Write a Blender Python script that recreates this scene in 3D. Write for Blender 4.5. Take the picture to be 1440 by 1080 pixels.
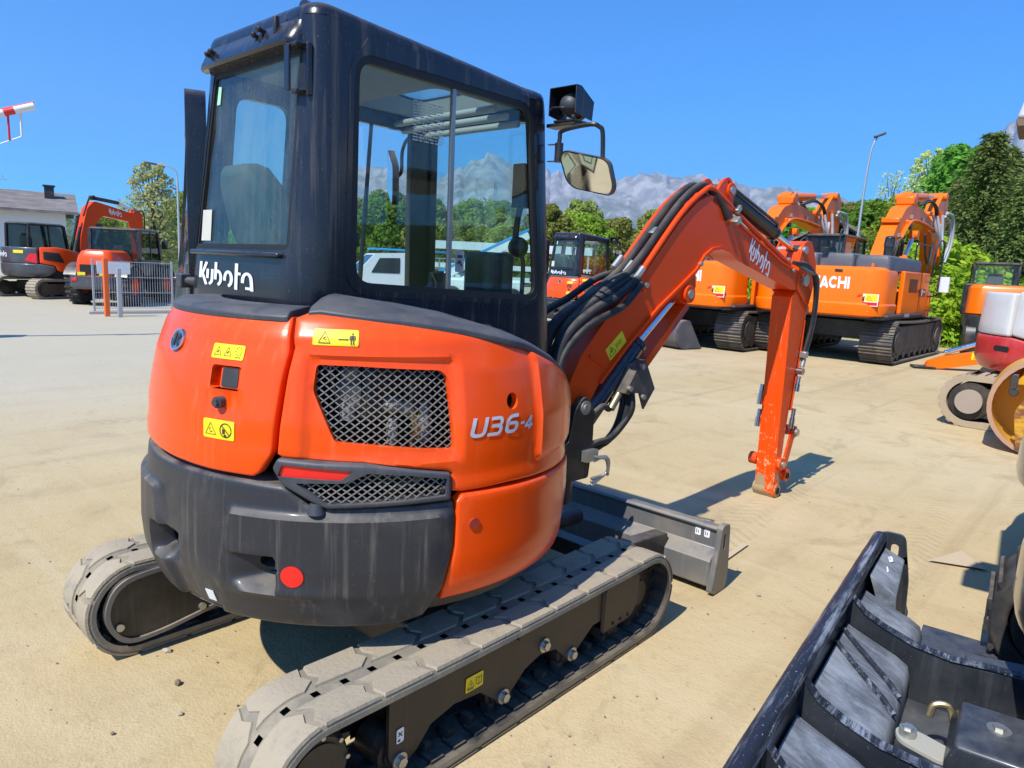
import bpy, bmesh, math, random
from mathutils import Vector, Matrix, Euler, noise as mnoise
from mathutils import geometry as mgeo
R = math.radians
for o in list(bpy.data.objects): bpy.data.objects.remove(o)
scene = bpy.context.scene
COL = scene.collection
random.seed(7)

# ------------------------------------------------------------------ camera
CAM = Vector((-1.9125, -2.4486, 1.7312))
YAW, PITCH, ROLL, FPX = 0.7358, -0.1663, 0.0487, 987.26
Fw = Vector((math.cos(YAW)*math.cos(PITCH), math.sin(YAW)*math.cos(PITCH), math.sin(PITCH)))
Rt = Vector((math.sin(YAW), -math.cos(YAW), 0)); Up = Rt.cross(Fw)
R2 = Rt*math.cos(ROLL)+Up*math.sin(ROLL); U2 = -Rt*math.sin(ROLL)+Up*math.cos(ROLL)
cd = bpy.data.cameras.new('camera'); cam = bpy.data.objects.new('camera', cd); COL.objects.link(cam)
cam.matrix_world = Matrix(((R2.x, U2.x, -Fw.x, CAM.x), (R2.y, U2.y, -Fw.y, CAM.y), (R2.z, U2.z, -Fw.z, CAM.z), (0, 0, 0, 1)))
cd.sensor_width = 36; cd.lens = FPX/1440*36; cd.clip_start = 0.02; cd.clip_end = 30000
scene.camera = cam

# ------------------------------------------------------------------ light
SUN_DIR = Vector((0.82, 0.084, -1)).normalized()          # way the light travels
SUN_EL = math.asin(-SUN_DIR.z); SUN_AZ = math.atan2(-SUN_DIR.y, -SUN_DIR.x)
w = bpy.data.worlds.new('World'); scene.world = w; w.use_nodes = True
nt = w.node_tree; nt.nodes.clear()
sky = nt.nodes.new('ShaderNodeTexSky'); sky.sky_type = 'NISHITA'; sky.sun_disc = False
sky.sun_elevation = SUN_EL; sky.sun_rotation = math.pi/2-SUN_AZ
sky.altitude = 200; sky.air_density = 1.0; sky.dust_density = 0.2; sky.ozone_density = 5.0
bg = nt.nodes.new('ShaderNodeBackground'); bg.inputs['Strength'].default_value = 0.112
wo = nt.nodes.new('ShaderNodeOutputWorld')
tint = nt.nodes.new('ShaderNodeMix'); tint.data_type = 'RGBA'; tint.blend_type = 'MULTIPLY'; tint.inputs[0].default_value = 1
tint.inputs[7].default_value = (.26, .95, 1.58, 1)
nt.links.new(sky.outputs[0], tint.inputs[6]); nt.links.new(tint.outputs[2], bg.inputs[0]); nt.links.new(bg.outputs[0], wo.inputs[0])
sl = bpy.data.lights.new('sun', 'SUN'); sl.energy = 4.9; sl.angle = R(0.53); sl.color = (1, .955, .88)
sun = bpy.data.objects.new('sun', sl); COL.objects.link(sun)
sun.rotation_euler = SUN_DIR.to_track_quat('-Z', 'Y').to_euler()
vs = scene.view_settings; vs.view_transform = 'Standard'; vs.look = 'None'; vs.gamma = 1; vs.use_curve_mapping = False
vs.exposure = 0.38
try:
    scene.cycles.max_bounces = 8; scene.cycles.transparent_max_bounces = 24; scene.cycles.volume_bounces = 0
    scene.cycles.caustics_reflective = False; scene.cycles.caustics_refractive = False
except Exception: pass

# ------------------------------------------------------------------ materials
MATS = {}
class NT:
    def __init__(s, name):
        s.m = bpy.data.materials.new(name); s.m.use_nodes = True; s.t = s.m.node_tree; s.t.nodes.clear()
        s.out = s.t.nodes.new('ShaderNodeOutputMaterial')
    def n(s, typ, **kw):
        x = s.t.nodes.new('ShaderNode'+typ)
        for k, v in kw.items():
            if k in x.inputs.keys(): x.inputs[k].default_value = v
            else: setattr(x, k, v)
        return x
    def l(s, a, b): s.t.links.new(a, b)
    def coord(s, scale=(1, 1, 1), kind='Object'):
        tc = s.n('TexCoord'); mp = s.n('Mapping'); mp.inputs['Scale'].default_value = scale
        s.l(tc.outputs[kind], mp.inputs[0]); return mp.outputs[0]
    def noise(s, vec, scale, detail=4, rough=.55, dist=0.0):
        x = s.n('TexNoise'); x.inputs['Scale'].default_value = scale; x.inputs['Detail'].default_value = detail
        x.inputs['Roughness'].default_value = rough; x.inputs['Distortion'].default_value = dist
        s.l(vec, x.inputs['Vector']); return x.outputs[0]
    def ramp(s, fac, lo, hi, a=0.0, b=1.0):
        x = s.n('MapRange'); x.interpolation_type = 'SMOOTHSTEP'
        for i, v in enumerate((lo, hi, a, b)): x.inputs[i+1].default_value = v
        s.l(fac, x.inputs[0]); return x.outputs[0]
    def math(s, op, a, b=None):
        x = s.n('Math'); x.operation = op
        for i, v in enumerate((a, b)):
            if v is None: continue
            if isinstance(v, (int, float)): x.inputs[i].default_value = v
            else: s.l(v, x.inputs[i])
        return x.outputs[0]
    def mix(s, fac, a, b):
        x = s.n('Mix'); x.data_type = 'RGBA'
        for i, v in ((0, fac), (6, a), (7, b)):
            if isinstance(v, (int, float)): x.inputs[i].default_value = v
            elif isinstance(v, tuple): x.inputs[i].default_value = v if len(v) == 4 else (*v, 1)
            else: s.l(v, x.inputs[i])
        return x.outputs[2]
    def bsdf(s, col, rough=.5, metal=0., spec=.5, coat=0., bump=None, bstr=.3, bdist=.01, **kw):
        b = s.n('BsdfPrincipled')
        for k, v in (('Base Color', col), ('Roughness', rough), ('Metallic', metal), ('Specular IOR Level', spec), ('Coat Weight', coat)):
            if isinstance(v, tuple): b.inputs[k].default_value = v if len(v) == 4 else (*v, 1)
            elif isinstance(v, (int, float)): b.inputs[k].default_value = v
            else: s.l(v, b.inputs[k])
        b.inputs['Coat Roughness'].default_value = .12
        if bump is not None:
            bn = s.n('Bump'); bn.inputs['Strength'].default_value = bstr; bn.inputs['Distance'].default_value = bdist
            s.l(bump, bn.inputs['Height']); s.l(bn.outputs[0], b.inputs['Normal'])
        s.l(b.outputs[0], s.out.inputs[0]); return b
DUST = (.42, .345, .245)
def paint(name, col, rough=.34, dust=.25, streak=.25, up=.35, coat=.25, metal=0., dustcol=DUST, var=.08, spec=.5, speck=.0):
    """painted sheet metal or plastic with real grime: blotchy film, rain streaks, settled dust on upward faces"""
    if name in MATS: return MATS[name]
    t = NT(name); v = t.coord()
    film = t.ramp(t.noise(v, 3.1, 6, .62), .42, .78)
    st = t.ramp(t.noise(t.coord((34, 34, 1.3)), 1.0, 4, .6), .5, .78)
    st = t.math('MULTIPLY', st, t.ramp(t.noise(t.coord((2.2, 2.2, 1.4)), 1.0, 2), .35, .65))
    geo = t.n('NewGeometry'); sx = t.n('SeparateXYZ'); t.l(geo.outputs['Normal'], sx.inputs[0])
    upf = t.math('MULTIPLY', t.ramp(sx.outputs[2], .35, .95), t.ramp(t.noise(v, 9, 5, .6), .25, .7))
    f = t.math('ADD', t.math('MULTIPLY', film, dust), t.math('MULTIPLY', st, streak))
    f = t.math('ADD', f, t.math('MULTIPLY', upf, up))
    if speck:
        f = t.math('ADD', f, t.math('MULTIPLY', t.ramp(t.noise(v, 130, 2, .5), .68, .74), speck))
    f = t.math('MINIMUM', f, .95)
    base = t.mix(t.noise(v, 1.7, 3), tuple(c*(1-var) for c in col), tuple(min(1, c*(1+var)) for c in col))
    c = t.mix(f, base, dustcol)
    r = t.ramp(f, 0, .6, rough, .85)
    t.bsdf(c, r, metal, spec, t.ramp(f, 0, .4, coat, 0.), bump=t.noise(v, 60, 3), bstr=.04, bdist=.004)
    MATS[name] = t.m; return t.m
def plain(name, col, rough=.5, metal=0., spec=.5, coat=0.):
    if name in MATS: return MATS[name]
    t = NT(name); v = t.coord()
    n = t.noise(v, 14, 4)
    t.bsdf(t.mix(n, tuple(c*.86 for c in col), tuple(min(1, c*1.12) for c in col)), t.ramp(n, .2, .8, max(.02, rough-.05), min(1, rough+.07)), metal, spec, coat)
    MATS[name] = t.m; return t.m
def glass(name, tint, refl=.06, film=.05):
    t = NT(name); v = t.coord()
    tr = t.n('BsdfTransparent'); tr.inputs[0].default_value = (*tint, 1)
    gl = t.n('BsdfGlossy'); gl.inputs['Roughness'].default_value = .015
    fr = t.n('Fresnel'); ge = t.n('NewGeometry'); t.l(t.ramp(ge.outputs['Backfacing'], 0, 1, 1.5, 1/1.5), fr.inputs['IOR'])
    mx = t.n('MixShader'); t.l(fr.outputs[0], mx.inputs[0]); t.l(tr.outputs[0], mx.inputs[1]); t.l(gl.outputs[0], mx.inputs[2])
    df = t.n('BsdfDiffuse'); df.inputs[0].default_value = (.45, .43, .37, 1)
    st = t.ramp(t.noise(t.coord((40, 40, 1.6)), 1, 4, .6), .45, .8)
    f = t.math('ADD', t.math('MULTIPLY', t.math('ADD', t.ramp(t.noise(v, 4, 5), .3, .8), st), film*.5), t.math('MULTIPLY', t.ramp(t.noise(v, 120, 2), .66, .74), film*2))
    m2 = t.n('MixShader'); t.l(f, m2.inputs[0]); t.l(mx.outputs[0], m2.inputs[1]); t.l(df.outputs[0], m2.inputs[2])
    t.l(m2.outputs[0], t.out.inputs[0]); MATS[name] = t.m; return t.m

ORANGE = paint('orange_paint', (.88, .072, .001), .28, .04, .18, .10, .26, var=.04, spec=.28, speck=.09, dustcol=(.78, .33, .14))
HULL = ORANGE
BOOMO = paint('boom_orange', (.82, .062, .001), .36, .04, .06, .06, .12, var=.04, spec=.25, speck=.05, dustcol=(.66, .28, .13))
def worn():
    t = NT('worn_orange'); v = t.coord(); sx = t.n('SeparateXYZ'); t.l(v, sx.inputs[0])
    low = t.ramp(sx.outputs[2], .75, .06); ch = t.noise(v, 26, 6, .7); ch2 = t.noise(v, 9, 6, .7)
    c = t.mix(t.noise(v, 2, 3), (.84, .068, .001), (.88, .078, .002))
    c = t.mix(t.math('MULTIPLY', t.ramp(t.math('ADD', ch, t.math('MULTIPLY', low, .10)), .64, .69), .85), c, (.78, .36, .16))
    c = t.mix(t.ramp(t.math('ADD', ch2, t.math('MULTIPLY', t.ramp(sx.outputs[2], .30, .0), .30)), .66, .72), c, (.36, .27, .15))
    c = t.mix(t.math('MULTIPLY', t.ramp(t.noise(t.coord((40, 40, 4)), 1, 4), .62, .7), .4), c, (.55, .30, .18))
    t.bsdf(c, t.ramp(ch, .4, .7, .34, .6), 0, .25, .1, bump=ch, bstr=.08, bdist=.003); return t.m
ARMO = worn()
DARK = paint('cab_dark_blue', (.010, .011, .019), .26, .05, .26, .30, .35, speck=.2, dustcol=(.30, .27, .23), spec=.4)
CWT = paint('weight_grey', (.024, .025, .030), .46, .16, .30, .42, .08, speck=.14, dustcol=(.33, .29, .235), spec=.4)
LEDGE = paint('ledge_plastic', (.042, .046, .056), .5, .18, .12, .22, 0, dustcol=(.30, .27, .23))
BLACK = paint('black_steel', (.012, .012, .014), .4, .14, .16, .3, .1)
FRAME = paint('undercarriage_black', (.022, .018, .016), .45, .32, .42, .5, 0, dustcol=(.20, .145, .095))
GALV = paint('blade_grey', (.16, .16, .16), .42, .35, .4, .5, 0, metal=.25)
STEEL = plain('bright_steel', (.55, .55, .54), .28, 1.)
CHROME = plain('chrome_rod', (.75, .76, .78), .1, 1.)
ZINC = plain('zinc_fitting', (.5, .49, .44), .4, .8)
HOSE = paint('hose_black', (.012, .012, .013), .6, .12, 0, .3, 0)
SLEEVE = paint('hose_sleeve', (.016, .016, .02), .85, .1, 0, .25, 0)
VOID = plain('dark_interior', (.008, .008, .009), .8)
YEL = plain('sticker_yellow', (.85, .66, .01), .45)
INK = plain('sticker_ink', (.04, .035, .02), .6)
RED = plain('reflector_red', (.80, .012, .010), .3, coat=.3)
WHITE = plain('white_print', (.82, .83, .86), .5)
SILVERPRINT = plain('silver_print', (.55, .57, .62), .4)
HEADLINER = plain('headliner_grey', (.34, .34, .32), .9)
SEAT = plain('seat_grey', (.10, .11, .10), .8)
GLASS = glass('cab_glass', (.89, .965, .95), film=.03)
DGLASS = glass('dusty_glass', (.78, .91, .88), film=.13)
RUBSEAL = plain('rubber_seal', (.012, .012, .013), .55)
MIRROR = plain('mirror_silver', (.85, .87, .86), .03, 1.)
def rubber():
    t = NT('track_rubber_dusty'); v = t.coord()
    f = t.ramp(t.noise(v, 9, 6, .65), .42, .68)
    c = t.mix(f, (.235, .21, .165), (.335, .285, .20)); c = t.mix(t.ramp(t.noise(v, 45, 4), .58, .75), c, (.24, .215, .18))
    t.bsdf(c, .92, 0, .2, bump=t.noise(v, 70, 5, .7), bstr=.5, bdist=.006); return t.m
RUBBER = rubber()
def rubber2():
    t = NT('track_lug_dusty'); v = t.coord()
    f = t.ramp(t.noise(v, 7, 6, .7), .30, .52)
    c = t.mix(f, (.275, .245, .195), (.385, .325, .232))
    t.bsdf(c, .95, 0, .2, bump=t.noise(v, 55, 6, .7), bstr=.6, bdist=.008); return t.m
LUGM = rubber2()
TRKIN = paint('track_inner_black', (.02, .02, .021), .8, .2, 0, .35, 0)

# ------------------------------------------------------------------ mesh helpers
class MB:
    def __init__(s): s.v = []; s.f = []; s.mi = []
    def add(s, vs_, fs, mi=0):
        b = len(s.v); s.v.extend([tuple(p) for p in vs_])
        for f in fs: s.f.append([i+b for i in f]); s.mi.append(mi)
        return s
    def box(s, c, d, rot=None, mi=0):
        hx, hy, hz = d[0]/2, d[1]/2, d[2]/2
        P = [Vector((x, y, z)) for x in (-hx, hx) for y in (-hy, hy) for z in (-hz, hz)]
        if rot is not None: P = [rot @ p for p in P]
        c = Vector(c)
        return s.add([p+c for p in P], [(0, 1, 3, 2), (4, 6, 7, 5), (0, 4, 5, 1), (2, 3, 7, 6), (0, 2, 6, 4), (1, 5, 7, 3)], mi)
    def bar(s, a, b, wd, ht, up=(0, 0, 1), mi=0):
        a, b = Vector(a), Vector(b); x = (b-a); L = x.length; x.normalize(); u = Vector(up); y = u.cross(x)
        if y.length < 1e-4: y = Vector((0, 1, 0)).cross(x)
        y.normalize(); z = x.cross(y)
        return s.box((a+b)/2, (L, wd, ht), Matrix((x, y, z)).transposed(), mi)
    def prism(s, poly, fn, d0, d1, mi=0):
        """poly: 2D loop; fn(u,v,d)->3D"""
        n = len(poly); A = [fn(u, v, d0) for u, v in poly]; B = [fn(u, v, d1) for u, v in poly]
        return s.add(A+B, [tuple(range(n-1, -1, -1)), tuple(range(n, 2*n))]+[(i, (i+1) % n, n+(i+1) % n, n+i) for i in range(n)], mi)
    def cyl(s, p0, p1, r0, r1=None, n=14, cap=True, mi=0):
        r1 = r0 if r1 is None else r1
        p0, p1 = Vector(p0), Vector(p1); x = (p1-p0).normalized()
        a = Vector((0, 0, 1)) if abs(x.z) < .9 else Vector((1, 0, 0)); y = x.cross(a).normalized(); z = x.cross(y)
        ring = lambda p, r: [p+(y*math.cos(2*math.pi*i/n)+z*math.sin(2*math.pi*i/n))*r for i in range(n)]
        fs = [(i, (i+1) % n, n+(i+1) % n, n+i) for i in range(n)]
        if cap: fs += [tuple(range(n-1, -1, -1)), tuple(range(n, 2*n))]
        return s.add(ring(p0, r0)+ring(p1, r1), fs, mi)
    def tube(s, pts, r, n=8, cap=True, mi=0):
        pts = [Vector(p) for p in pts]; m = len(pts); V = []; fr = None
        for i, p in enumerate(pts):
            t = (pts[min(i+1, m-1)]-pts[max(i-1, 0)]).normalized()
            if fr is None:
                a = Vector((0, 0, 1)) if abs(t.z) < .9 else Vector((1, 0, 0)); fr = t.cross(a).normalized()
            else:
                fr = (fr-t*fr.dot(t)); fr.normalize()
            q = t.cross(fr); rr = r[i] if isinstance(r, (list, tuple)) else r
            V += [p+(fr*math.cos(2*math.pi*k/n)+q*math.sin(2*math.pi*k/n))*rr for k in range(n)]
        F = [(i*n+k, i*n+(k+1) % n, (i+1)*n+(k+1) % n, (i+1)*n+k) for i in range(m-1) for k in range(n)]
        if cap: F += [tuple(range(n-1, -1, -1)), tuple(range((m-1)*n, m*n))]
        return s.add(V, F, mi)
    def lathe(s, prof, c=(0, 0, 0), axis='Z', n=24, mi=0):
        c = Vector(c); V = []
        for r, h in prof:
            for k in range(n):
                a = 2*math.pi*k/n; p = (r*math.cos(a), r*math.sin(a), h)
                if axis == 'Y': p = (p[0], p[2], p[1])
                if axis == 'X': p = (p[2], p[0], p[1])
                V.append(c+Vector(p))
        m = len(prof)
        return s.add(V, [(i*n+k, i*n+(k+1) % n, (i+1)*n+(k+1) % n, (i+1)*n+k) for i in range(m-1) for k in range(n)], mi)
    def ball(s, c, r, n=12, m=8, sc=(1, 1, 1), mi=0):
        c = Vector(c); V = []; F = []
        for i in range(m+1):
            t = math.pi*i/m
            for k in range(n):
                a = 2*math.pi*k/n; V.append(c+Vector((math.sin(t)*math.cos(a)*r*sc[0], math.sin(t)*math.sin(a)*r*sc[1], math.cos(t)*r*sc[2])))
        for i in range(m):
            for k in range(n): F.append((i*n+k, i*n+(k+1) % n, (i+1)*n+(k+1) % n, (i+1)*n+k))
        return s.add(V, F, mi)
    def grid(s, fn, us, vs_, mi=0, closeu=False):
        nu, nv = len(us), len(vs_); V = [fn(u, v) for u in us for v in vs_]
        F = [(i*nv+j, ((i+1) % nu)*nv+j, ((i+1) % nu)*nv+j+1, i*nv+j+1) for i in range(nu if closeu else nu-1) for j in range(nv-1)]
        return s.add(V, F, mi)
def smooth(pts, k=6):
    P = [Vector(p) for p in pts]; P = [P[0]*2-P[1]]+P+[P[-1]*2-P[-2]]; out = []
    for i in range(1, len(P)-2):
        a, b, c, d = P[i-1:i+3]
        for j in range(k):
            t = j/k; out.append(.5*((2*b)+(c-a)*t+(2*a-5*b+4*c-d)*t*t+(3*b-a-3*c+d)*t**3))
    out.append(P[-2]); return out
def rrect(x0, y0, x1, y1, r, k=5):
    o = []
    for cx, cy, a in ((x1-r, y1-r, 0), (x0+r, y1-r, 90), (x0+r, y0+r, 180), (x1-r, y0+r, 270)):
        for i in range(k+1):
            t = R(a+90*i/k); o.append((cx+r*math.cos(t), cy+r*math.sin(t)))
    return o
def rpoly(pts, r, k=5):
    """polygon with rounded corners; r scalar or per-corner list"""
    o = []; n = len(pts)
    for i in range(n):
        p = Vector(pts[i]); a = Vector(pts[i-1]); b = Vector(pts[(i+1) % n]); ri = r[i] if isinstance(r, (list, tuple)) else r
        if ri <= 0: o.append(tuple(p)); continue
        da, db = (a-p), (b-p); t = min(ri, da.length*.48, db.length*.48); A = p+da.normalized()*t; B = p+db.normalized()*t
        for j in range(k+1):
            s_ = j/k; o.append(tuple(A*(1-s_)**2+p*2*s_*(1-s_)+B*s_*s_))
    return o
def obj(name, mb, mats, parent=None, bevel=0, seg=2, angle=38, flat=False):
    me = bpy.data.meshes.new(name)
    if isinstance(mb, MB):
        me.from_pydata(mb.v, [], mb.f)
        if any(mb.mi): me.polygons.foreach_set('material_index', mb.mi)
        bm = bmesh.new(); bm.from_mesh(me); bmesh.ops.recalc_face_normals(bm, faces=bm.faces); bm.to_mesh(me); bm.free()
    else: me = mb
    for m in (mats if isinstance(mats, (list, tuple)) else [mats]): me.materials.append(m)
    if not flat:
        me.shade_smooth(); me.set_sharp_from_angle(angle=R(angle))
    o = bpy.data.objects.new(name, me); COL.objects.link(o)
    if parent is not None: o.parent = parent
    if bevel:
        b = o.modifiers.new('edge', 'BEVEL'); b.width = bevel; b.segments = seg; b.limit_method = 'ANGLE'; b.angle_limit = R(40); b.harden_normals = False
        b.use_clamp_overlap = True
    return o
def empty(name, loc=(0, 0, 0), rz=0, label=None, cat=None, group=None):
    o = bpy.data.objects.new(name, None); COL.objects.link(o); o.location = loc; o.rotation_euler = (0, 0, rz); o.empty_display_size = .2
    return tag(o, label, cat, group)
def tag(o, label=None, cat=None, group=None, kind=None):
    for k, v in (('label', label), ('category', cat), ('group', group), ('kind', kind)):
        if v: o[k] = v
    return o
KIDS = {}
def copy_tree(o, parent=None):
    ch = {}
    for x in bpy.data.objects:
        if x.parent: ch.setdefault(x.parent, []).append(x)
    def rec(s, p):
        c = s.copy(); COL.objects.link(c)
        if p is not None: c.parent = p
        for x in ch.get(s, []): rec(x, c)
        return c
    return rec(o, parent)
def inside(p, poly):
    x, y = p; c = False; n = len(poly); j = n-1
    for i in range(n):
        xi, yi = poly[i]; xj, yj = poly[j]
        if (yi > y) != (yj > y) and x < (xj-xi)*(y-yi)/(yj-yi)+xi: c = not c
        j = i
    return c
def resample(poly, step):
    o = []; n = len(poly)
    for i in range(n):
        a, b = Vector(poly[i]), Vector(poly[(i+1) % n]); k = max(1, int(math.ceil((b-a).length/step)))
        for j in range(k): o.append(a.lerp(b, j/k))
    return o
def inset(poly, r):
    n = len(poly); o = []; area = sum(poly[i][0]*poly[(i+1) % n][1]-poly[(i+1) % n][0]*poly[i][1] for i in range(n)); sg = 1 if area > 0 else -1
    for i in range(n):
        a, b, c = Vector(poly[i-1]), Vector(poly[i]), Vector(poly[(i+1) % n]); d0, d1 = (b-a), (c-b)
        if d0.length < 1e-7 or d1.length < 1e-7: o.append(tuple(b)); continue
        d0.normalize(); d1.normalize(); n0 = Vector((-d0.y, d0.x))*sg; n1 = Vector((-d1.y, d1.x))*sg; m = (n0+n1)
        m = m.normalized() if m.length > 1e-6 else n0; o.append(tuple(b+m*(r/max(.5, m.dot(n0)))))
    return o
def panel(outs, holes, S, step=.03, thick=.004, mb=None, mi=0, grid=True, hollow=False, rim=0):
    """triangulated sheet over 2D outlines (union) minus holes, mapped by S(u,v,d); given thickness"""
    if outs and isinstance(outs[0][0], (int, float)): outs = [outs]
    mb = mb or MB(); pts = []; edges = []
    for loop in list(outs)+list(holes):
        r = resample(loop, step); b = len(pts); pts += r
        edges += [(b+i, b+(i+1) % len(r)) for i in range(len(r))]
    xs = [p[0] for o in outs for p in o]; ys = [p[1] for o in outs for p in o]
    if rim:
        for k in (.12, .42, 1.0):
            for o in outs:
                q = resample([tuple(p) for p in inset([tuple(p) for p in resample(o, step)], rim*k)], step); b = len(pts)
                ok = [inside(p, o) and not any(inside(p, h) for h in holes) for p in q]
                for i, p in enumerate(q): pts.append(p)
                edges += [(b+i, b+(i+1) % len(q)) for i in range(len(q)) if ok[i] and ok[(i+1) % len(q)]]
    nb = len(pts)
    if grid:
        def near(q):
            for i in range(nb):
                if abs(pts[i][0]-q[0]) < step*.5 and abs(pts[i][1]-q[1]) < step*.5: return True
            return False
        nx = int((max(xs)-min(xs))/step)+1; ny = int((max(ys)-min(ys))/step)+1
        core = [inset(resample(o, step*2), rim*1.15) for o in outs] if rim else outs
        for i in range(nx):
            for j in range(ny):
                q = (min(xs)+(i+.5)*step, min(ys)+(j+.5)*step)
                if any(inside(q, o) for o in core) and not any(inside(q, h) for h in holes) and not near(q): pts.append(Vector(q))
    res = mgeo.delaunay_2d_cdt([Vector((p[0], p[1])) for p in pts], edges, [], 0, 1e-6)
    V2, F2 = res[0], res[2]; keep = []
    for f in F2:
        c = ((V2[f[0]].x+V2[f[1]].x+V2[f[2]].x)/3, (V2[f[0]].y+V2[f[1]].y+V2[f[2]].y)/3)
        if any(inside(c, o) for o in outs) and not any(inside(c, h) for h in holes): keep.append(tuple(f))
    n = len(V2); top = [S(p.x, p.y, 0.0) for p in V2]
    if thick <= 0:
        return mb.add(top, keep, mi)
    bot = [S(p.x, p.y, -thick) for p in V2]; F = list(keep)
    cnt = {}
    for f in keep:
        for a, b in ((f[0], f[1]), (f[1], f[2]), (f[2], f[0])): cnt[(a, b)] = 1
    if not hollow: F += [(c+n, b+n, a+n) for a, b, c in keep]
    for (a, b) in list(cnt):
        if (b, a) not in cnt: F.append((b, a, a+n, b+n))
    return mb.add(top+bot, F, mi)
def ribbon(pl, wd):
    """outline polygon of a stroked 2D polyline (butt ends, mitred joints)"""
    P = [Vector(p) for p in pl]; L = []; Rr = []
    for i, p in enumerate(P):
        d0 = (P[i]-P[i-1]).normalized() if i > 0 else None; d1 = (P[i+1]-P[i]).normalized() if i < len(P)-1 else None
        if d0 is None: n = Vector((-d1.y, d1.x)); k = 1
        elif d1 is None: n = Vector((-d0.y, d0.x)); k = 1
        else:
            n = Vector((-(d0.y+d1.y), d0.x+d1.x))
            n = n.normalized() if n.length > 1e-6 else Vector((-d0.y, d0.x)); k = 1/max(.35, n.dot(Vector((-d0.y, d0.x))))
        L.append(p+n*wd/2*k); Rr.append(p-n*wd/2*k)
    return [tuple(p) for p in L+Rr[::-1]]
def arc(cx, cy, rx, ry, a0, a1, k=10):
    return [(cx+rx*math.cos(R(a0+(a1-a0)*i/k)), cy+ry*math.sin(R(a0+(a1-a0)*i/k))) for i in range(k+1)]
# stroke lettering: each glyph = (advance, [(polyline, width factor)])
def logo_kubota():
    s = []
    s.append([(.045, 1.0), (.045, .28)])
    s.append([(.30, 1.0), (.135, .49), (.33, 0.0)])
    s.append([(.365, .70), (.365, .285)])
    s.append([(.57, .71), (.57, .27)]+arc(.43, .25, .14, .19, 0, -85, 8)[1:])
    s.append([(.715, 1.03), (.715, .28)])
    s.append([(.755, .60)]+arc(.80, .36, .15, .30, 85, -80, 14))
    s.append([(1.11, .285)]+arc(1.24, .38, .13, .30, 180, -85, 20))
    s.append([(1.54, 1.07), (1.54, -.03)]); s.append([(1.58, .65), (1.70, .65)])
    s.append([(1.775, .29)]+arc(1.925, .40, .15, .29, 180, 20, 14)+[(2.09, .30), (2.11, 0.0)])
    s.append([(1.88, .09), (2.07, .09)])
    return [ribbon(p, .112) for p in s], 2.17
def logo_hitachi():
    s = []; x = 0; wd = .24
    def H(x): return [[(x+.12, 1), (x+.12, 0)], [(x+.88, 1), (x+.88, 0)], [(x+.2, .5), (x+.8, .5)]], 1.1
    def I(x): return [[(x+.12, 1), (x+.12, 0)]], .36
    def T(x): return [[(x, .88), (x+.9, .88)], [(x+.45, .95), (x+.45, 0)]], .95
    def A(x): return [[(x+.12, 0), (x+.5, .97)], [(x+.5, .97), (x+.92, 0)], [(x+.28, .27), (x+.76, .27)]], 1.08
    def Cc(x): return [arc(x+.52, .5, .42, .38, 42, 318, 20)], 1.05
    for g in (H, I, T, A, Cc, H, I):
        st, adv = g(x); s += st; x += adv
    return [ribbon(p, wd) for p in s], x
def logo_u36():
    s = []; w1 = .2
    s.append([(.1, 1), (.1, .3)]+arc(.32, .3, .22, .2, 180, 270, 5)[1:]+arc(.46, .3, .22, .2, 270, 360, 5)+[(.68, 1)])
    s.append([(.92, .9), (1.36, .9)]+arc(1.36, .7, .13, .2, 90, 0, 4)[1:]+arc(1.36, .7, .13, .18, 0, -80, 4)[1:]+[(.98, .52)])
    s.append([(1.3, .50)]+arc(1.36, .32, .15, .18, 80, 0, 4)+arc(1.36, .3, .15, .2, 0, -90, 4)[1:]+[(.86, .1)])
    s.append([(2.44, .9), (2.16, .9)]+arc(2.14, .62, .3, .28, 100, 180, 5)+[(1.84, .3)]+arc(2.06, .3, .22, .2, 180, 270, 4)[1:]+arc(2.22, .3, .2, .2, 270, 360, 4)+[(2.42, .38)]+arc(2.24, .38, .18, .16, 0, 90, 4)[1:]+[(1.88, .54)])
    s.append([(2.66, .45), (2.92, .45)])
    s.append([(3.34, .62), (3.34, .04)]); s.append([(3.35, .74), (3.03, .26)]); s.append([(2.98, .24), (3.54, .24)])
    sh = .22
    return [[(x+y*sh, y) for x, y in ribbon(p, (.17 if i in (1, 2) else .18) if i < 4 or i == 4 and False else .14)] for i, p in enumerate(s)], 3.4
def lerp_tab(x, X, Y):
    if x <= X[0]: return Y[0]
    for i in range(1, len(X)):
        if x <= X[i]: return Y[i-1]+(Y[i]-Y[i-1])*(x-X[i-1])/(X[i]-X[i-1])
    return Y[-1]
def sst(x, a, b):
    t = max(0., min(1., (x-a)/(b-a))); return t*t*(3-2*t)
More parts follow.
